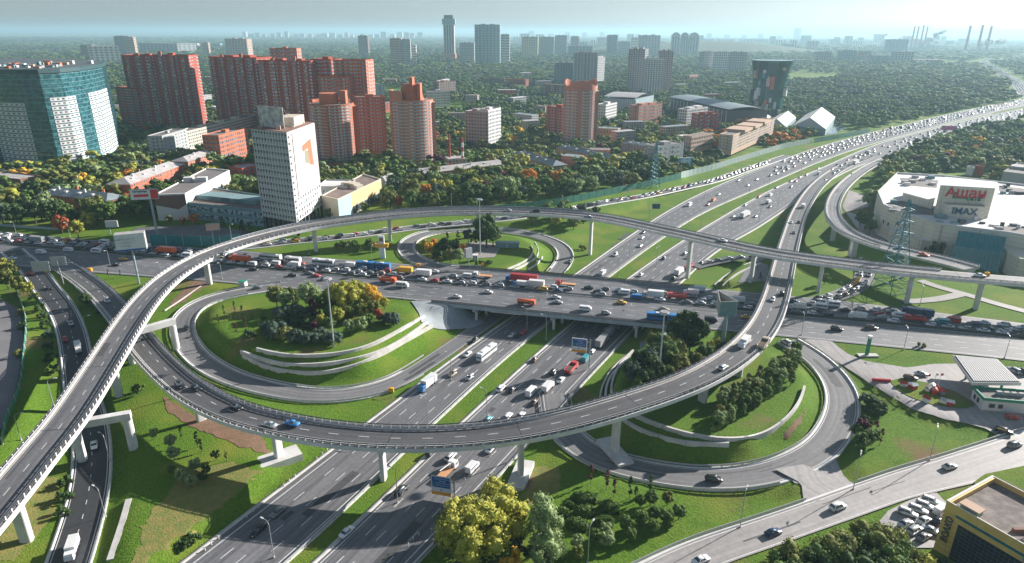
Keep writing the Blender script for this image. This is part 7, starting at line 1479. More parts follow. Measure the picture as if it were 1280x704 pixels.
def put(road, px, py, kind, colour, zone, d=None, far=None, da=0.0):
    r = ROADS[road]; dirn = d if d is not None else {'avN': -1, 'avS': 1, 'hwL': -1, 'hwR': 1, 'N1': -1, 'LF': -1, 'TF': 1}.get(road, 1)
    z = 5.0
    for _ in range(8):
        P = W(px, py, z+SPEC[kind]['H']*0.42); i = r.near(P[0], P[1]); z = r.C[i][2]+ZTOP[road]
    a = math.atan2(r.T[i][1]*dirn, r.T[i][0]*dirn)+da
    if far is None: far = P[1] > 370
    return spawn(kind, colour, P[0], P[1], z, a, zone, far)
HW_NEAR = [('hwL',535,480,'big_box_truck','blue'),('hwL',585,443,'sedan','white'),('hwL',567,467,'suv','beige'),('hwL',588,472,'hatchback','silver'),('hwL',609,441,'bus','white'),('hwL',640,419,'sedan','silver'),('hwL',655,415,'sedan','red'),
 ('hwL',349,642,'sedan','grey'),('hwL',324,665,'estate','black'),('hwL',594,425,'sedan','black'),
 ('hwR',669,449,'sedan','brown'),('hwR',693,464,'suv','black'),('hwR',715,459,'dump_truck','red'),('hwR',702,474,'sedan','white'),('hwR',686,483,'box_truck','white'),('hwR',665,489,'minibus','white'),('hwR',669,502,'sedan','brown'),('hwR',733,447,'van','teal'),
 ('hwR',741,438,'hatchback','silver'),('hwR',754,425,'grey_semi_truck','grey'),('hwR',766,412,'grey_semi_truck','white'),('hwR',641,487,'sedan','black'),('hwR',652,519,'sedan','white'),('hwR',627,485,'suv','white'),('hwR',612,524,'hatchback','teal'),('hwR',636,520,'estate','white'),
 ('hwR',504,613,'suv','black'),('hwR',436,666,'sedan','white'),('hwR',540,566,'hatchback','black'),('hwR',565,571,'suv','silver'),('hwR',560,588,'tow_truck','white'),('hwR',592,584,'van','white'),('hwR',615,561,'sedan','white')]
for a in HW_NEAR: put(*a[:5], zone='highway before the bridge')
HW_N = [('hwL',753,340,'van','white'),('hwL',769,317,'suv','white'),('hwL',800,306,'sedan','silver'),('hwL',802,296,'sedan','white'),('hwL',804,289,'sedan','grey'),('hwL',861,254,'minibus','white'),('hwL',884,254,'sedan','red'),('hwL',891,248,'van','orange'),('hwL',897.5,241,'sedan','white'),('hwL',934,229.5,'sedan','white'),('hwL',945,222,'sedan','silver'),('hwL',922,223.5,'sedan','white'),('hwL',962,217,'estate','grey'),('hwL',1005,201,'sedan','silver'),('hwL',983,206,'van','white'),
 ('hwR',830,321,'sedan','dark blue'),('hwR',856,315,'sedan','silver'),('hwR',860,320,'sedan','white'),('hwR',801,342,'sedan','white'),('hwR',849,338,'big_box_truck','white'),('hwR',861,331,'dump_truck','red'),('hwR',877,327,'sedan','black'),('hwR',842,346,'sedan','black'),('hwR',931,254,'sedan','white'),('hwR',948,244,'sedan','red'),('hwR',931,266,'white_semi_truck','white'),('hwR',916,268.5,'sedan','white'),('hwR',944,268,'sedan','silver'),
 ('hwR',970,232,'sedan','white'),('hwR',962,241,'van','white'),('hwR',960,250,'box_truck','white'),('hwR',962,256,'sedan','brown'),('hwR',988,231,'sedan','silver'),('hwR',999,219,'sedan','white'),('hwR',994,224,'sedan','red'),('hwR',1007,216,'sedan','silver'),('hwR',1023,214,'minibus','white'),('hwR',1022,208,'sedan','white'),('hwR',1039,209,'sedan','white'),('hwR',1053,208,'hatchback','silver'),('hwR',1042,216,'sedan','white'),('hwR',1031,222,'sedan','red'),('hwR',1069,200,'white_semi_truck','white'),('hwR',1059,197,'sedan','white'),('hwR',1085,187,'box_truck','white'),('hwR',1075,190,'sedan','grey'),('hwR',988,224,'sedan','white'),('hwR',1015,236,'sedan','silver')]
for a in HW_N: put(*a[:5], zone='highway beyond the bridge')
for a in [('IR',226,484,'suv','black',1),('IR',246,487,'sedan','black',1),('IR',296,511,'sedan','black',1),('IR',338,533,'sedan','silver',-1),('IR',366,531,'sedan','blue',-1),('IR',905,457,'hatchback','silver',1),('IR',931,426,'box_truck','white',-1),('IR',955,427,'dump_truck','beige',1),('IR',966,371.6,'sedan','white',-1),('IR',978,364,'suv','black',1),('IR',134,379,'suv','silver',1),('IR',172,427,'sedan','white',1),('IR',1003.5,255,'box_truck','black',1),('IR',988.5,275,'sedan','white',-1),('IR',998,275,'sedan','black',1),('IR',992,288,'sedan','grey',1)]: put(*a[:5], zone='inner ring flyover', d=a[5])
for a in [('LF',281,320,'suv','grey',1),('LF',634,263,'sedan','silver',-1),('LF',670,263,'suv','black',-1),('LF',736,270.5,'sedan','silver',1),('LF',903,298.5,'sedan','white',1),('LF',1225,340,'sedan','white',1),('TF',1155,314.5,'sedan','orange',1),('TF',1125,306,'sedan','white',1),('TF',1063,214,'sedan','black',1)]: put(*a[:5], zone='high white flyover', d=a[5], far=False)
for a in [('L1',62,364,'sedan','black'),('L1',89,408,'sedan','silver'),('L1',82,428,'hatchback','red'),('L1',98,438,'box_truck','white'),('L1',119,560,'sedan','white'),('L1',92,690,'box_truck','white')]: put(*a[:5], zone='dark slip road on the left')
put('L3',233,413,'sedan','black','loop below the terraced lawn'); put('L3',320,362,'sedan','grey','loop below the terraced lawn')
put('L5',894,597,'suv','black','big loop by the saplings'); put('L5',983,425,'suv','white','big loop by the saplings'); put('L4',712,326,'sedan','grey','loop by the billboard island')
for a in [('L6',969,663,'sedan','dark blue'),('L6',1049.5,630,'suv','white'),('L6',1189,579,'sedan','silver'),('L6',1270,551,'suv','grey'),('L6',879,698,'sedan','white')]: put(*a[:5], zone='pale street at the lower right')
AVS_ = [(610,365,'sedan','white'),(571,371,'sedan','white'),(503,357,'minibus','white'),(485,350.5,'dump_truck','orange'),(658,377,'tank_truck','orange'),(695,371,'sedan','white'),(697,377,'sedan','silver'),(732,385,'van','white'),(758,390,'hatchback','silver'),(777,377,'sedan','yellow'),(830,385,'sedan','beige'),(836,396,'articulated_bus','blue'),(889,397.5,'van','black'),(933.5,394,'sedan','yellow'),(1046.6,408,'suv','black'),(1090,406,'estate','brown'),(317,338.5,'sedan','black'),(366,345.5,'sedan','black'),(387,343,'sedan','grey'),(407,350,'sedan','black'),(145,334,'sedan','black'),(154,327,'sedan','yellow'),(16,327,'sedan','white'),(51,319,'van','white'),(37,346,'sedan','red'),(395,346,'sedan','red')]
for a in AVS_: put('avS', *a, zone='clear side of the avenue')
AVN_ = [(467,333,'articulated_bus','blue'),(404,330,'bus','white'),(338,324,'bus','white'),(366,327,'short_bus','white'),(299,326,'orange_trailer','orange'),(505,339,'yellow_box_truck','yellow'),(527,342.5,'big_box_truck','white'),(583,345,'van','white'),(603,343.5,'crane_truck','white'),(652,348,'semi_truck','blue'),(650,355,'box_truck','blue'),(668,355,'big_box_truck','white'),(707,353,'crane_truck','red'),(817,367,'big_box_truck','white'),(780,364,'van','white'),(846,368,'dump_truck','red'),(864,364,'box_truck','white'),(872,360,'box_truck','teal'),(921,373,'box_truck','white'),(997,381,'box_truck','white'),(1025,380,'minibus','white'),(1041,377,'minibus','white'),(1072,392,'box_truck','white'),(1147,387,'bus','dark blue'),(1144,394,'dump_truck','red'),(1178,398,'van','teal'),(1192,396,'van','red'),(7,302,'van','white'),(44,304,'grey_semi_truck','black'),(74,309,'van','white'),(85,316,'van','white'),(130,306,'minibus','white'),(120,317,'minibus','white'),(207,316,'orange_trailer','orange'),(233,322,'minibus','white'),(436,333,'box_truck','silver'),(344,331,'van','white'),(367,333,'box_truck','white'),(795,370,'van','blue')]
for a in AVN_: put('avN', *a, zone='jammed side of the avenue')
random.seed(31)
def fill(road, lanes, zone, x0, x1, gap=(1.2, 3.0), skip=0.07, d=None, fracs=None, far=None, cap=999):
    r = ROADS[road]; dirn = d if d is not None else {'avN': -1, 'N1': -1, 'hwL': -1}.get(road, 1); n = 0
    for f in lanes:
        s = random.uniform(0, 6)
        while s < r.s[-1]-3:
            kind = random.choices(['sedan', 'hatchback', 'estate', 'suv', 'van'], [42, 20, 12, 22, 4])[0]; L_ = SPEC[kind]['L']
            P = r.L+(r.R-r.L)*f; x = np.interp(s, r.s, P[:, 0]); y = np.interp(s, r.s, P[:, 1]); z = np.interp(s, r.s, P[:, 2]); q = proj((x, y, z))
            if x0 < q[0] < x1 and n < cap:
                i = r.near(x, y); a = math.atan2(r.T[i][1]*dirn, r.T[i][0]*dirn); ok = True
                for (ox, oy, ol, oa) in OCC:
                    dx, dy = x-ox, y-oy; c_, s__ = math.cos(oa), math.sin(oa)
                    if abs(dx*c_+dy*s__) < ol+L_/2+.5 and abs(-dx*s__+dy*c_) < 2.15: ok = False; break
                if ok and random.random() > skip:
                    col = random.choices(['white', 'silver', 'grey', 'black', 'dark blue', 'red', 'beige', 'yellow', 'brown'], [32, 18, 10, 21, 6, 6, 2, 3, 2])[0]
                    spawn(kind, col, x, y+random.uniform(-.2, .2), z+ZTOP[road], a+random.uniform(-.03, .03), zone, (y > 370) if far is None else far); n += 1
            s += L_+random.uniform(*gap)
fill('avN', [.30, .48, .66, .84], 'jammed side of the avenue', -10, 250, skip=.12)
fill('avN', [.42, .60, .78, .93], 'jammed side of the avenue', 250, 560, skip=.10)
fill('avN', [.62, .80, .95], 'jammed side of the avenue', 560, 960, skip=.14)
fill('avN', [.40, .58, .76, .93], 'jammed side of the avenue', 985, 1290, skip=.12)
fill('N1', [.35, .72], 'queue behind the long flyover', 320, 960, (1.5, 5), .12)
fill('N3', [.3, .7], 'queue near the mall', 1000, 1100, (1, 2), .1)
fill('N2', [.5], 'queue beneath the flyovers', 860, 960, (1, 2), .05)
fill('hwL', [.14, .32, .52, .72], 'dense far highway traffic', 965, 1105, (4, 16), .12)
fill('hwR', [.3, .5, .75], 'dense far highway traffic', 1040, 1110, (8, 26), .2)
# cars on the small car park and at the petrol station
for px, py, k, c, a in [(1136.7,638,'estate','white',-35),(1149.6,634,'estate','white',-35),(1158.5,629,'estate','white',-35),(1166,623,'estate','white',-35),(1134,651,'sedan','silver',28),(1157.7,647,'sedan','white',28),(1145.6,659.6,'suv','silver',28),(1157,667.7,'sedan','grey',28),(1166.6,660,'sedan','silver',-40),(1179,635,'van','white',28),(1176,648,'sedan','black',28)]:
    P = T(px, py, .12); P = (P[0]*.994, P[1]*.994, float(h(P[0], P[1]))+.14); spawn(k, c, P[0], P[1], P[2]+.06, R(a), 'small car park behind the yellow building')
for px, py, k, c, a in [(1139,470,'estate','brown',-8),(1152.5,465,'sedan','silver',-8),(1267,518,'hatchback','red',-10),(1267,460,'suv','silver',110),(1277,461,'suv','black',110),(1256,536,'suv','black',-35),(1214,336,'sedan','white',0)][:6]:
    P = T(px, py); spawn(k, c, P[0]*.995, P[1]*.995, float(h(P[0]*.995, P[1]*.995))+.40, R(a), 'petrol station yard')
# the traffic too far off to count: one mass
def traffic_mass():
    V = []; Fq = []; mi = []
    random.seed(5)
    def bx(x, y, z, a, l, w_, hh, m):
        c, s = math.cos(a), math.sin(a); k = len(V)
        for zz, sc in ((z+.3, 1), (z+hh*.6, 1), (z+hh, .72)):
            for dx, dy in ((-l/2, -w_/2), (l/2, -w_/2), (l/2, w_/2), (-l/2, w_/2)): V.append((x+(dx*c-dy*s)*sc, y+(dx*s+dy*c)*sc, zz))
        for q in range(4):
            j = (q+1) % 4; Fq.append((k+q, k+j, k+4+j, k+4+q)); mi.append(m); Fq.append((k+4+q, k+4+j, k+8+j, k+8+q)); mi.append(3 if q != 99 else m)
        Fq.append((k+8, k+9, k+10, k+11)); mi.append(m)
    for rd, fr, x0, g_ in (('hwL', (.15, .35, .55, .75), 1105, 9), ('hwR', (.25, .45, .65, .85), 1110, 22), ('far', (.15, .3, .45, .6, .8), 1215, 16)):
        r = ROADS[rd]
        for f in fr:
            P = r.L+(r.R-r.L)*f; s = 0
            while s < r.s[-1]:
                q = [np.interp(s, r.s, P[:, k]) for k in range(3)]
                if proj(q)[0] > x0:
                    i = r.near(q[0], q[1]); big = random.random() < .08
                    bx(q[0], q[1], q[2]+.1, math.atan2(r.T[i][1], r.T[i][0]), 9 if big else 4.5, 2.4 if big else 1.85, 3.4 if big else 1.5, random.choices([0, 1, 2], [6, 2.5, 1.5])[0])
                s += random.uniform(.5, 1.7)*g_
    o = link('distant_traffic', fast_mesh('distant_traffic', V, Fq, [PAINT['white'], PAINT['silver'], PAINT['black'], M_GLASS], mi)); tag(o, 'dense far traffic on the bend of the highway', 'traffic', kind='stuff')
traffic_mass()
# labels: colour, kind and place counted from the left
from collections import defaultdict
grp = defaultdict(list)
for v in VEH: grp[(v[1], v[2], v[3])].append(v)
for (zone, kd, colr), L_ in grp.items():
    L_.sort(key=lambda v: v[0][0])
    for i, v in enumerate(L_):
        lab = f"{colr} {kd} on the {zone}" if len(L_) == 1 else f"{ordn(i)} {colr} {kd} from the left on the {zone}"
        lab = lab.replace('on the queue', 'in the queue').replace('on the dense traffic', 'in the dense traffic').replace('on the small car park', 'in the small car park').replace('on the petrol', 'in the petrol')
        cat = 'car' if kd in ('sedan', 'hatchback', 'estate', 'suv') else kd.split()[-1] if 'truck' in kd else ('bus' if 'bus' in kd and kd != 'minibus' else kd)
        tag(v[4], lab, cat, 'vehicles on the '+zone if not zone.startswith(('queue', 'dense')) else 'vehicles in the '+zone)
# ---------------------------------------------------------------- lamps, masts, signs, pylons
LAMPS = []
M_POLE = mat('lamp_pole_steel', (0.46, 0.47, 0.48), .45, (0.36, 0.37, 0.38), 1.0, metal=.4)
def lamp_meshes(hh, arms, ln=2.2):
    m = MB(); m.tube((0, 0, -.3), (0, 0, hh-.8), .13, 8, r2=.08); pole = m.mesh('pole', M_POLE); m = MB(); m.cyl(0, 0, -.3, .7, .26, n=10); base = m.mesh('base', M_CONC)
    out = [('pole', pole), ('base', base)]
    for s in (1, -1)[:arms]:
        m = MB(); P = [(0, 0, hh-.9), (s*.3, 0, hh-.2), (s*1.0, 0, hh), (s*ln, 0, hh+.1)]
        for a, b in zip(P[:-1], P[1:]): m.tube(a, b, .06, 5)
        out.append(('arm', m.mesh('arm', M_POLE))); m = MB(); m.box(s*ln-.45, s*ln+.45, -.18, .18, hh+.02, hh+.2); out.append(('lamp_head', m.mesh('lamp_head', mat('lamp_head_shell', (.62, .63, .64), .4))))
    return out
LM = {(k, a): lamp_meshes(k, a) for k in (9, 11) for a in (1, 2)}
def lamp(px, py, zone, hh=11, arms=1, rz=0.0, z=None):
    P = T(px, py) if z is None else W(px, py, z); o = empty('street_lamp', P, rz)
    for nm, me in LM[hh, arms]: link(nm, me, o)
    LAMPS.append((px, zone, o))
for px, py, a in ((499,630,1),(345,700,1),(536,535,1),(610,524,1),(565,476,1),(720,474,2) if False else (683,425,1),(659,415,1),(772,345,2),(820,332,2),(851,300,2),(786,322,1),(860,283,2),(875,286,1),(905,264,2),(935,246,2),(960,232,2),(1000,214,2),(1040,200,2)): lamp(px, py, 'grass median of the highway', 11, a, R(150 if a == 1 else 60))
for px, py in ((21,300),(87,300),(138,337) ,(203,352),(278,352),(386,320),(344,300)): lamp(px, py, 'avenue left of the bridge', 9, 1, R(-90))
for px, py in ((465,330),(504,375),(583,383),(683,393),(788,406),(1002,417),(1049,376),(1130,434),(1256,444),(1150,378)): lamp(px, py, 'avenue near and right of the bridge', 9, 1, R(80))
for px, py in ((1068,610),(1163,573),(927,658),(737,704)): lamp(px, py, 'pale street at the lower right', 11, 1, R(60))
for px, py in ((28,555),(110,425),(80,478)): lamp(px, py, 'left slip road', 9, 1, R(20))
for px, py in ((134,650),(139,580)): lamp(px, py, 'dark slip road under the straddle frame', 9, 1, R(150))
for px, py in ((716,230),(778,236),(847,217),(810,262),(880,246),(929,226),(948,276),(972,255),(1005,240)): lamp(px, py, 'verges of the far highway', 11, 1, R(-30))
for px, rd, zz in ((95,'LF',0),(700,'LF',0),(565,'LF',0),(300,'LF',0),(420,'LF',0)):
    r = ROADS[rd]; i = idx_at(r, px); p = r.off(r.hw[0]-.35)[i]; o = empty('street_lamp', (p[0], p[1], p[2]+.3), math.atan2(-r.N[i][1], -r.N[i][0]))
    for nm, me in LM[9, 1]: link(nm, me, o)
    LAMPS.append((px, 'parapet of the long flyover', o))
byz = defaultdict(list)
for l in LAMPS: byz[l[1]].append(l)
for zone, L_ in byz.items():
    L_.sort(key=lambda v: v[0])
    for i, l in enumerate(L_): tag(l[2], f'{ordn(i)} grey street lamp from the left on the {zone}', 'street lamp', 'street lamps on the '+zone)
def mast(px, py, ytop, label):
    P = T(px, py); zt = zfor(P, ytop); o = empty('lighting_mast', P); tag(o, label, 'lighting mast', 'tall lighting masts'); m = MB(); m.tube((0, 0, -.5), (0, 0, zt-P[2]), .38, 10, r2=.16); m.build('pole', [mat('mast_steel', (.55, .60, .62), .4, metal=.3)], o); z = zt-P[2]; m = MB(); m.cyl(0, 0, z-.3, z, 1.3, n=14); hd = m.build('lamp_ring', [M_POLE], o)
    for i in range(8): a = math.pi/4*i; m = MB(); m.box(1.35*math.cos(a)-.3, 1.35*math.cos(a)+.3, 1.35*math.sin(a)-.3, 1.35*math.sin(a)+.3, z-.75, z-.31); m.build('floodlight', [mat('lamp_head_shell', (.62, .63, .64), .4)], hd)
mast(418, 435, 349, 'tall pale lighting mast on the big left lawn'); mast(823, 483, 388, 'tall pale lighting mast among the dark evergreens right of the bridge'); mast(600, 318, 249, 'tall pale lighting mast on the billboard island crossing the long flyover')
# signs
def text_mesh(s, size, mt, name='lettering', extrude=.02, bold=0.0, align='CENTER'):
    cu = bpy.data.curves.new(name, 'FONT'); cu.body = s; cu.size = size; cu.extrude = extrude; cu.offset = bold; cu.align_x = align; cu.align_y = 'CENTER'; t = bpy.data.objects.new(name, cu); COL.objects.link(t); bpy.context.view_layer.update()
    me = bpy.data.meshes.new_from_object(t.evaluated_get(bpy.context.evaluated_depsgraph_get())); bpy.data.objects.remove(t); bpy.data.curves.remove(cu); me.materials.clear(); me.materials.append(mt); return me
def stand(px, py, label, cat, name, zbase=None): P = T(px, py) if zbase is None else W(px, py, zbase); o = empty(name, P); tag(o, label, cat); return o, Vector(P)
def board(root, x0, x1, z0, z1, ang, mt, name='panel', y=0.0, th=.25):
    m = MB(); M = Matrix.Rotation(ang, 4, 'Z'); m.box(x0, x1, y-th/2, y+th/2, z0, z1, T=M); return m.build(name, [mt], root)
BLU = mat('sign_blue', (.02, .12, .38), .5, (.015, .10, .33), .8); SWH = mat('sign_white', (.74, .77, .78), .5); ORG = mat('sign_orange', (.85, .36, .02), .5); WTX = mat('sign_text_white', (.70, .78, .85), .5); SRED = mat('billboard_red', (.70, .03, .03), .5); SBK = mat('sign_text_black', (.03, .03, .03), .6)
def bluesign(px, py, x0, x1, yt, yb, label):
    o, P = stand(px, py, label, 'road sign', 'road_sign'); f = P.y*math.cos(PITCH)+(CAM_H-P.z-8)*math.sin(PITCH); k = f/F_PX; zt = zfor((P.x+(x0+x1)/2*k-px*k, P.y, P.z), yt)-P.z; zb = zfor((P.x, P.y, P.z), yb)-P.z; a, b = (x0-px)*k, (x1-px)*k; H = zt-zb; ang = R(-14)
    m = MB(); m.tube((0, 0, -.3), (0, 0, zt+.2), .2, 8); m.build('pole', [M_POLE], o); m = MB(); M = Matrix.Rotation(ang, 4, 'Z')
    for z in (zb+H*.3, zb+H*.8): m.box(b-.5, .2, -.08, .08, z-.08, z+.08, T=M)
    m.build('bracket', [M_POLE], o); p = board(o, a, b, zb, zt, ang, SWH); board(p, a+.25, b-.25, zb+H*.42, zt-.2, ang, BLU, 'blue_field', -.16, .06); board(p, a, b, zb, zb+H*.17, ang, ORG, 'orange_strip', -.15, .06)
    ln = (b-a)
    for i, (s, zz, sz) in enumerate((('Кутузовский пр.', .88, .095), ('МКАД', .76, .10), ('ш. Рублёвское', .65, .09), ('Мичуринский', .54, .09))):
        me = text_mesh(s, H*sz, WTX, 'lettering', .01); t = link('lettering', me, p); t.matrix_basis = Matrix.Translation((0, 0, 0)) @ M @ Matrix.Translation(((a+b)/2+ln*.08, -.21, zb+H*zz)) @ Matrix.Rotation(math.pi/2, 4, 'X'); t.matrix_parent_inverse = Matrix.Identity(4)
    q = board(p, a+.4, a+.4+ln*.12, zb+H*.47, zb+H*.64, ang, mat('sign_green2', (.02, .30, .20), .5), 'green_plate', -.2, .04); m = MB(); m.cyl(0, 0, 0, .05, H*.035, n=12); t = m.build('round_mark', [SBK], p); t.matrix_basis = M @ Matrix.Translation(((a+b)/2, -.17, zb+H*.29)) @ Matrix.Rotation(math.pi/2, 4, 'X')
bluesign(737, 462, 714, 733, 424, 441, 'blue, white and orange direction sign over the highway just before the bridge')
bluesign(570, 627, 540, 566, 599, 622, 'blue, white and orange direction sign over the highway beside the yellow-green trees')
def billboard(px, py, x0, x1, yt, yb, ang, face, label, depth=2.2, tri=False, poler=.45, framem=None):
    o, P = stand(px, py, label, 'billboard', 'billboard'); f = P.y*math.cos(PITCH)+(CAM_H-P.z-14)*math.sin(PITCH); k = f/F_PX; zb = zfor(P, yb)-P.z; zt = zfor(P, yt)-P.z; a, b = (x0-px)*k/max(.3, math.cos(ang)), (x1-px)*k/max(.3, math.cos(ang)); m = MB(); m.tube((0, 0, -.5), (0, 0, zb+.3), poler, 12); m.build('pole', [mat('blue_grey_pole', (.32, .40, .43), .5)], o)
    fr = MB(); M = Matrix.Rotation(ang, 4, 'Z'); c = (a+b)/2
    if tri:
        for (p, q) in (((a, 0), (b, 0)), ((b, 0), (c, depth)), ((c, depth), (a, 0))):
            d = Vector((q[0]-p[0], q[1]-p[1])); n = Vector((d.y, -d.x)).normalized()*.2; pts = [M @ Vector((v[0], v[1], 0)) for v in (p, q, (q[0]+n.x, q[1]+n.y), (p[0]+n.x, p[1]+n.y))]; fr.prism([tuple(v[:2]) for v in pts], zb, zt)
    else: fr.box(a, b, 0, depth, zb, zt, T=M)
    o2 = fr.build('box_frame', [framem or mat('board_back', (.42, .42, .40), .7, (.30, .30, .29), .5)], o); fc = board(o2, a+.15, b-.15, zb+.15, zt-.15, ang, face, 'face', -.07 if not tri else -.25, .06); return o, fc, M, a, b, zb, zt
def put_text(fc, M, s, x, z, size, mt, y=-.16, bold=0.0): t = link('lettering', text_mesh(s, size, mt, bold=bold), fc); t.matrix_basis = M @ Matrix.Translation((x, y, z)) @ Matrix.Rotation(math.pi/2, 4, 'X')
o, fc, M, a, b, zb, zt = billboard(174, 358, 158, 189, 296, 317, R(22), SWH, 'big white box billboard on a single pole in front of the jammed avenue', 5.0)
for i, s in enumerate(('недвижимость', 'в центре', 'города')): put_text(fc, M, s, a+(b-a)*.35, zb+(zt-zb)*(.72-.2*i), (zt-zb)*.14, mat('thin_grey_text', (.35, .36, .40), .6))
board(fc, a+.15, b-.15, zb+.15, zb+(zt-zb)*.12, R(22), BLU, 'blue_strip', -.12, .03)
o, fc, M, a, b, zb, zt = billboard(198, 305, 177, 207, 240, 252.5, R(14), SWH, 'white and red billboard high on a pole before the silver-roofed brick house', 2.0, poler=.6)
put_text(fc, M, 'ТЕХНОРАМА', a+(b-a)*.37, zb+(zt-zb)*.80, (zt-zb)*.21, SBK, bold=.06); board(fc, b-(b-a)*.27, b-.15, zb+.3, zt-.2, R(14), SRED, 'red_block', -.13, .03); board(fc, a+(b-a)*.12, a+(b-a)*.65, zb+(zt-zb)*.28, zb+(zt-zb)*.55, R(14), SRED, 'red_car_shape', -.13, .03)
billboard(268, 312, 262, 277, 283, 291, R(20), mat('faded_pink_face', (.55, .36, .28), .7), 'small faded pink billboard beside the long flyover', 2.0, poler=.25)
billboard(138, 296, 134, 148, 280, 288, R(10), SWH, 'small white billboard by the tree belt gap', 1.0, poler=.25)
o, fc, M, a, b, zb, zt = billboard(903, 436, 893.5, 915, 375, 394, R(4), mat('teal_blank_face', (.16, .28, .29), .6), 'three-sided billboard with a blank teal face beside the inner flyover', 11.0, tri=True, poler=.7)
o, fc, M, a, b, zb, zt = billboard(846, 215, 838.5, 862, 196, 205, R(0), mat('sky_print', (.12, .38, .68), .5, (.62, .70, .76), .12, 3, contrast=2), 'blue and white printed billboard in the trees behind the barrier', 2.0, poler=.4)
billboard(586, 336, 582.5, 590.5, 311, 323, R(35), SWH, 'small white billboard with an orange foot on the island', 1.2, poler=.2)
o, fc, M, a, b, zb, zt = billboard(811, 272, 813.5, 823.5, 253.5, 260, R(0), mat('dark_sign_back', (.05, .10, .13), .6), 'dark road sign seen on the grass slope beyond the flyover', .3, poler=.18)
o, fc, M, a, b, zb, zt = billboard(1180, 172, 1173, 1191, 153.5, 159, R(0), mat('violet_screen', (.35, .12, .55), .5, (.75, .15, .35), .15, 2, contrast=2), 'violet and red billboard beside the far right bend of the highway', 2.0, poler=.5)
for i, (x0, x1, yt, yb, px, py) in enumerate(((49,69,330,342,79,359),(71.5,89,325,336,80,359))):
    if i == 0: g_, P = stand(80, 360, 'overhead sign seen from behind with two pale gridded panels', 'overhead sign', 'overhead_sign'); k = (P.y*math.cos(PITCH)+105*math.sin(PITCH))/F_PX; m = MB(); zt0 = zfor(P, 330)-P.z; top = Vector(W(71, 331, P.z+zt0))-P; top.z = zt0; m.tube((0, 0, -.3), tuple(top), .3, 8); m.tube((top.x-20*k, 0, zt0-1), (top.x+17*k, 0, zt0-1), .18, 6); m.build('gantry_pole', [M_POLE], g_)
    za, zb_ = zfor(P, yt)-P.z, zfor(P, yb)-P.z; p = board(g_, (x0-80)*k, (x1-80)*k, zb_, za, R(12 if i else 10), mat('sign_back_panel', (.50, .52, .53), .5), 'sign_panel', 0, .12)
    for q in range(6): board(p, (x0-80)*k+(x1-x0)*k*q/6, (x0-80)*k+(x1-x0)*k*q/6+.12, zb_, za, R(12 if i else 10), M_POLE, 'stiffener', -.14, .12)
o, P = stand(478, 324, 'white advertising pylon with a yellow crossband on the strip of lawn', 'advertising pylon', 'advertising_pylon'); zt = zfor(P, 296)-P.z; m = MB(); m.box(-1.5, 1.5, -.6, .6, -.5, zt); m.build('pylon_body', [SWH], o)
for z, w_ in ((zt*.62, 3.6), (zt*.53, 3.2)): m = MB(); m.box(-w_, w_, -.8, .8, z-.45, z+.45); m.build('yellow_band', [M_YEL], o)
m = MB(); m.box(-.9, .9, -.72, -.61, zt*.76, zt*.92); m.build('emblem', [mat('emblem_brown', (.30, .15, .05), .6)], o)
o, P = stand(1083.5, 442, 'slim green petrol price pylon with a white head on a grey plinth', 'price pylon', 'price_pylon'); zt = zfor(P, 416.5)-P.z; GRN = mat('station_green', (0.02, 0.28, 0.17), .5)
m = MB(); m.box(-.55, .55, -.35, .35, 0, zt-1); m.build('pylon_body', [GRN], o); m = MB(); m.cyl(0, 0, zt-.98, zt, .85, n=16); m.build('round_head', [SWH], o); m = MB(); m.box(-3.2, 4.2, -1.2, 1.2, -.6, .55); m.build('plinth', [M_CONC], o)
# lattice pylons
M_LAT = mat('teal_lattice_steel', (.10, .27, .32), .5, metal=.3)
def pylon(px, py, ytop, wb, label, z=None):
    P = T(px, py) if z is None else W(px, py, z); H = zfor(P, ytop)-P[2]; o = empty('lattice_pylon', P, .3); tag(o, label, 'pylon'); n = 11
    def c(l, s): t = l/n; w_ = wb*(1-t)**1.25+.35; return Vector((w_*s[0], w_*s[1], H*t))
    S4 = [(-1, -1), (1, -1), (1, 1), (-1, 1)]
    for s in S4:
        m = MB()
        for l in range(n): m.tube(c(l, s), c(l+1, s), .17, 4)
        m.build('leg', [M_LAT], o)
    for q in range(4):
        m = MB(); a, b = S4[q], S4[(q+1) % 4]
        for l in range(n): m.tube(c(l, a), c(l+1, b), .10, 4); m.tube(c(l, b), c(l+1, a), .10, 4); m.tube(c(l, a), c(l, b), .10, 4)
        m.build('bracing', [M_LAT], o)
    for t, ln in ((.62, 6.5), (.75, 5.2), (.88, 4.2)):
        m = MB()
        for sg in (-1, 1):
            for yy in (-.5, .5): m.tube((0, yy, H*t), (sg*ln, 0, H*t), .09, 4); m.tube((0, yy, H*t+1.6), (sg*ln, 0, H*t), .09, 4)
            m.tube((sg*ln, 0, H*t), (sg*ln, 0, H*t-1.3), .12, 5)
        m.build('crossarm', [M_LAT], o)
pylon(816, 232, 176, 3.4, 'teal lattice pylon standing in the trees behind the green noise barrier')
pylon(1113, 358, 246, 5.6, 'tall teal lattice pylon between the flyover and the mall front', 7.0)
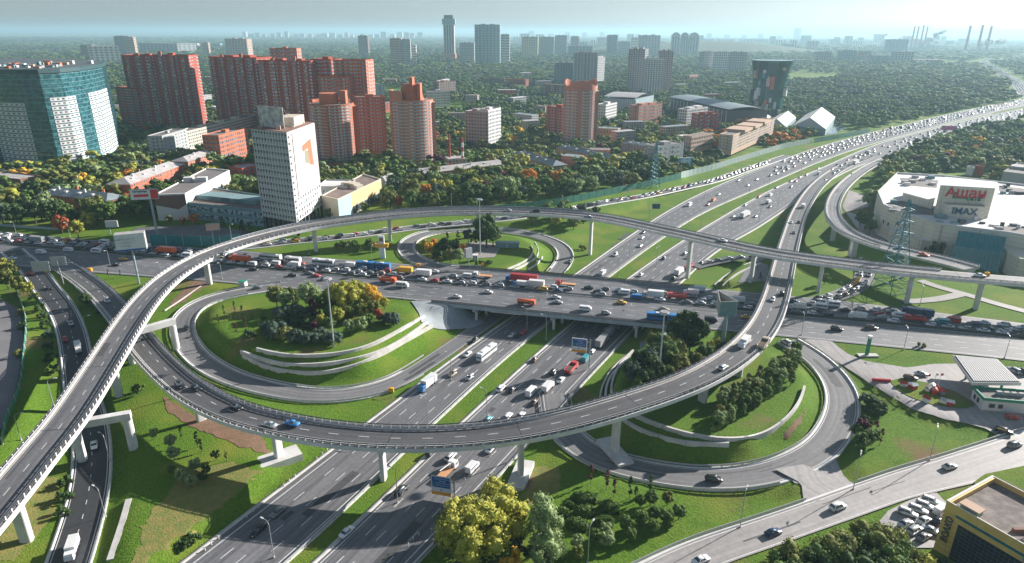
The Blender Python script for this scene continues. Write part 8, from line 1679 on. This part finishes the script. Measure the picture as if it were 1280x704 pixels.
# small things
for i, (px, py) in enumerate(((59,345),(113,343),(490,491.5),(603,333),(523,334.5),(1157,345))):
    P = T(px, py) if i != 5 else (ROADS['LF'].C[idx_at(LF, 1240)][0], ROADS['LF'].C[idx_at(LF, 1240)][1]+3, ROADS['LF'].C[idx_at(LF, 1240)][2]); m = MB(); m.box(-.9, .9, -.5, .5, 0.1, 1.7); m.cyl(0, 0, 1.7, 1.9, .3, n=8); o = m.build('crash_cushion', [M_YEL]); o.location = P
    tag(o, ['yellow crash cushion at the left slip road split', 'yellow crash cushion at the start of the inner flyover', 'yellow crash cushion where the left loop meets the highway', 'yellow marker box on the billboard island kerb', 'yellow crash cushion where the island loop leaves the avenue', 'yellow crash cushion between the two joining flyovers'][i], 'crash cushion', 'yellow crash cushions')
def kiosk(px, py, lx, ly, hh, mt, rm, label, rz=0.0, name='kiosk', z=None):
    P = T(px, py) if z is None else W(px, py, z); o = empty(name, P, rz); tag(o, label, name.replace('_', ' ')); m = MB(); m.box(-lx/2, lx/2, -ly/2, ly/2, -.6, hh); m.build('wall', [mt], o); m = MB(); m.box(-lx/2-.2, lx/2+.2, -ly/2-.2, ly/2+.2, hh+.002, hh+.25); m.build('roof', [rm], o); m = MB(); m.box(-.5, .5, -ly/2-.06, -ly/2-.01, .1, hh-.5); m.build('door', [M_RAIL], o)
kiosk(304.5, 361, 3, 2.4, 2.8, W_WHITE, GRN, 'small white booth with a green roof where the loop leaves the avenue', R(-10))
kiosk(594, 326, 2.4, 2.4, 3.0, W_TEAL, W_WHITE, 'teal cabin on the paving of the billboard island', 0)
kiosk(634, 309, 13, 3.2, 2.8, W_TEAL, mat('pale_teal_roof', (.30, .42, .44), .5), 'long teal container on the billboard island', R(-5), 'container')
for i, (px, py, c_) in enumerate(((1097,474,'red'),(1107,474.5,'red'))): m = MB(); m.box(-1.7, 1.7, -.35, .35, -.1, .9); m.box(-1.5, 1.5, -.36, -.352, .3, .5); o = m.build('water_barrier', [PAINT['red']]); o.location = T(px, py, .3); o.rotation_euler = (0, 0, R(-8)); tag(o, ['left', 'right'][i]+' of the two red plastic barriers at the petrol station entrance', 'barrier', 'red plastic barriers')
m = MB(); m.box(-1.1, 1.1, -.3, .3, 0, 1.3); o = m.build('water_barrier', [PAINT['orange']]); o.location = W(934, 407.5, 7.1); tag(o, 'orange barrier standing on the avenue edge beside the inner flyover', 'barrier')
# playground on the petrol station lawn
for i, (px, py, c1, c2) in enumerate(((1129,480,'white','red'),(1139,482,'red','white'),(1142,484,'red','white'),(1161,486,'white','grey'),(1165,483,'red','white'),(1168,489,'red','red'),(1173,487,'white','red'),(1177,490,'silver','red'),(1158,500,'white','red'),(1180,501,'white','silver'),(1188,504,'red','white'))):
    o = empty('play_hut', T(px, py, .42), R(-20+17*i)); tag(o, f'{ordn(i)} small red and white play hut from the left on the station lawn', 'play hut', 'play huts on the petrol station lawn'); m = MB(); m.box(-1.0, 1.0, -.7, .7, 0, 1.1+.2*(i % 3)); m.build('wall', [PAINT[c1]], o); zt = 1.1+.2*(i % 3); m = MB(); m.face([(-1.2, -.9, zt), (1.2, -.9, zt), (1.0, 0, zt+.7), (-1.0, 0, zt+.7)]); m.face([(1.2, .9, zt), (-1.2, .9, zt), (-1.0, 0, zt+.7), (1.0, 0, zt+.7)]); m.face([(-1.2, .9, zt), (-1.2, -.9, zt), (-1.0, 0, zt+.7)]); m.face([(1.2, -.9, zt), (1.2, .9, zt), (1.0, 0, zt+.7)]); m.build('roof', [PAINT[c2]], o)
for i, (px, py) in enumerate(((1156,485),(1166,484),(1172,484))): o = empty('flagpole', T(px, py, .4)); tag(o, f'{ordn(i)} thin white flagpole from the left on the station lawn', 'flagpole', 'flagpoles on the station lawn'); m = MB(); m.tube((0, 0, 0), (0, 0, 6), .06, 6); m.build('pole', [SWH], o); m = MB(); m.box(.06, .9, -.02, .02, 5.1, 5.9); m.build('flag', [PAINT['red'] if i != 1 else SWH], o)
# steam and haze
def steam(pts, label, seed):
    rs = np.random.default_rng(seed); V0, F0 = csphere(3); Vs, Fs, n = [], [], 0
    for px, py, w_ in pts:
        P = W(pts[0][0], 61, 0); z = zfor(P, py); k = P[1]/F_PX; x = P[0]+(px-pts[0][0])*k
        for _ in range(4): c = np.array([x, P[1], z])+rs.normal(size=3)*w_*k*.5; V = V0*w_*k*rs.uniform(.5, .9)*rs.uniform(.8, 1.2, (len(V0), 1))+c; Vs.append(V); Fs.append(F0+n); n += len(V)
    m = bpy.data.materials.new('white_steam'); m.use_nodes = True; nt_ = m.node_tree; b = nt_.nodes['Principled BSDF']; b.inputs['Base Color'].default_value = (.9, .9, .9, 1); b.inputs['Roughness'].default_value = 1; b.inputs['Specular IOR Level'].default_value = 0; tl = nt_.nodes.new('ShaderNodeBsdfTranslucent'); tl.inputs[0].default_value = (.95, .95, .95, 1); mx_ = nt_.nodes.new('ShaderNodeMixShader'); mx_.inputs[0].default_value = .55; nt_.links.new(b.outputs[0], mx_.inputs[1]); nt_.links.new(tl.outputs[0], mx_.inputs[2]); nt_.links.new(mx_.outputs[0], nt_.nodes['Material Output'].inputs[0])
    o = link('steam', fast_mesh('steam', np.concatenate(Vs), np.concatenate(Fs), [m], smooth=True)); tag(o, label, 'steam', kind='stuff')
steam([(1153,51,1.6),(1156,48,2.2),(1159,45,2.6),(1163,42,2.6),(1168,38,2.4),(1172,35,1.8),(1165,48,1.6)], 'white steam drifting from the power station', 1)
steam([(1214,58,1.8),(1218,54,2.6),(1223,51,3),(1229,49,3.2),(1236,47,3),(1242,46,2.6),(1248,47,2),(1219,60,1.8),(1230,56,2.2)], 'white steam plume at the second chimney plant', 2)
steam([(1095,46,1),(1098,43,1.2),(1101,40,1.2)], 'small steam puff on the horizon', 3); steam([(1121,45,1),(1124,42,1.2)], 'second small steam puff on the horizon', 4)
m = MB(); m.box(-95000, 95000, -380, 95000, -3, 205); o = m.build('haze', []); tag(o, kind='stuff')
hm = bpy.data.materials.new('haze_air'); hm.use_nodes = True; hn = hm.node_tree; hn.nodes.remove(hn.nodes['Principled BSDF']); pv = hn.nodes.new('ShaderNodeVolumePrincipled'); pv.inputs['Color'].default_value = (0.48, 0.75, 0.87, 1); pv.inputs['Density'].default_value = 0.00010; pv.inputs['Anisotropy'].default_value = 0.25
hn.links.new(pv.outputs[0], hn.nodes['Material Output'].inputs['Volume']); o.data.materials.append(hm)
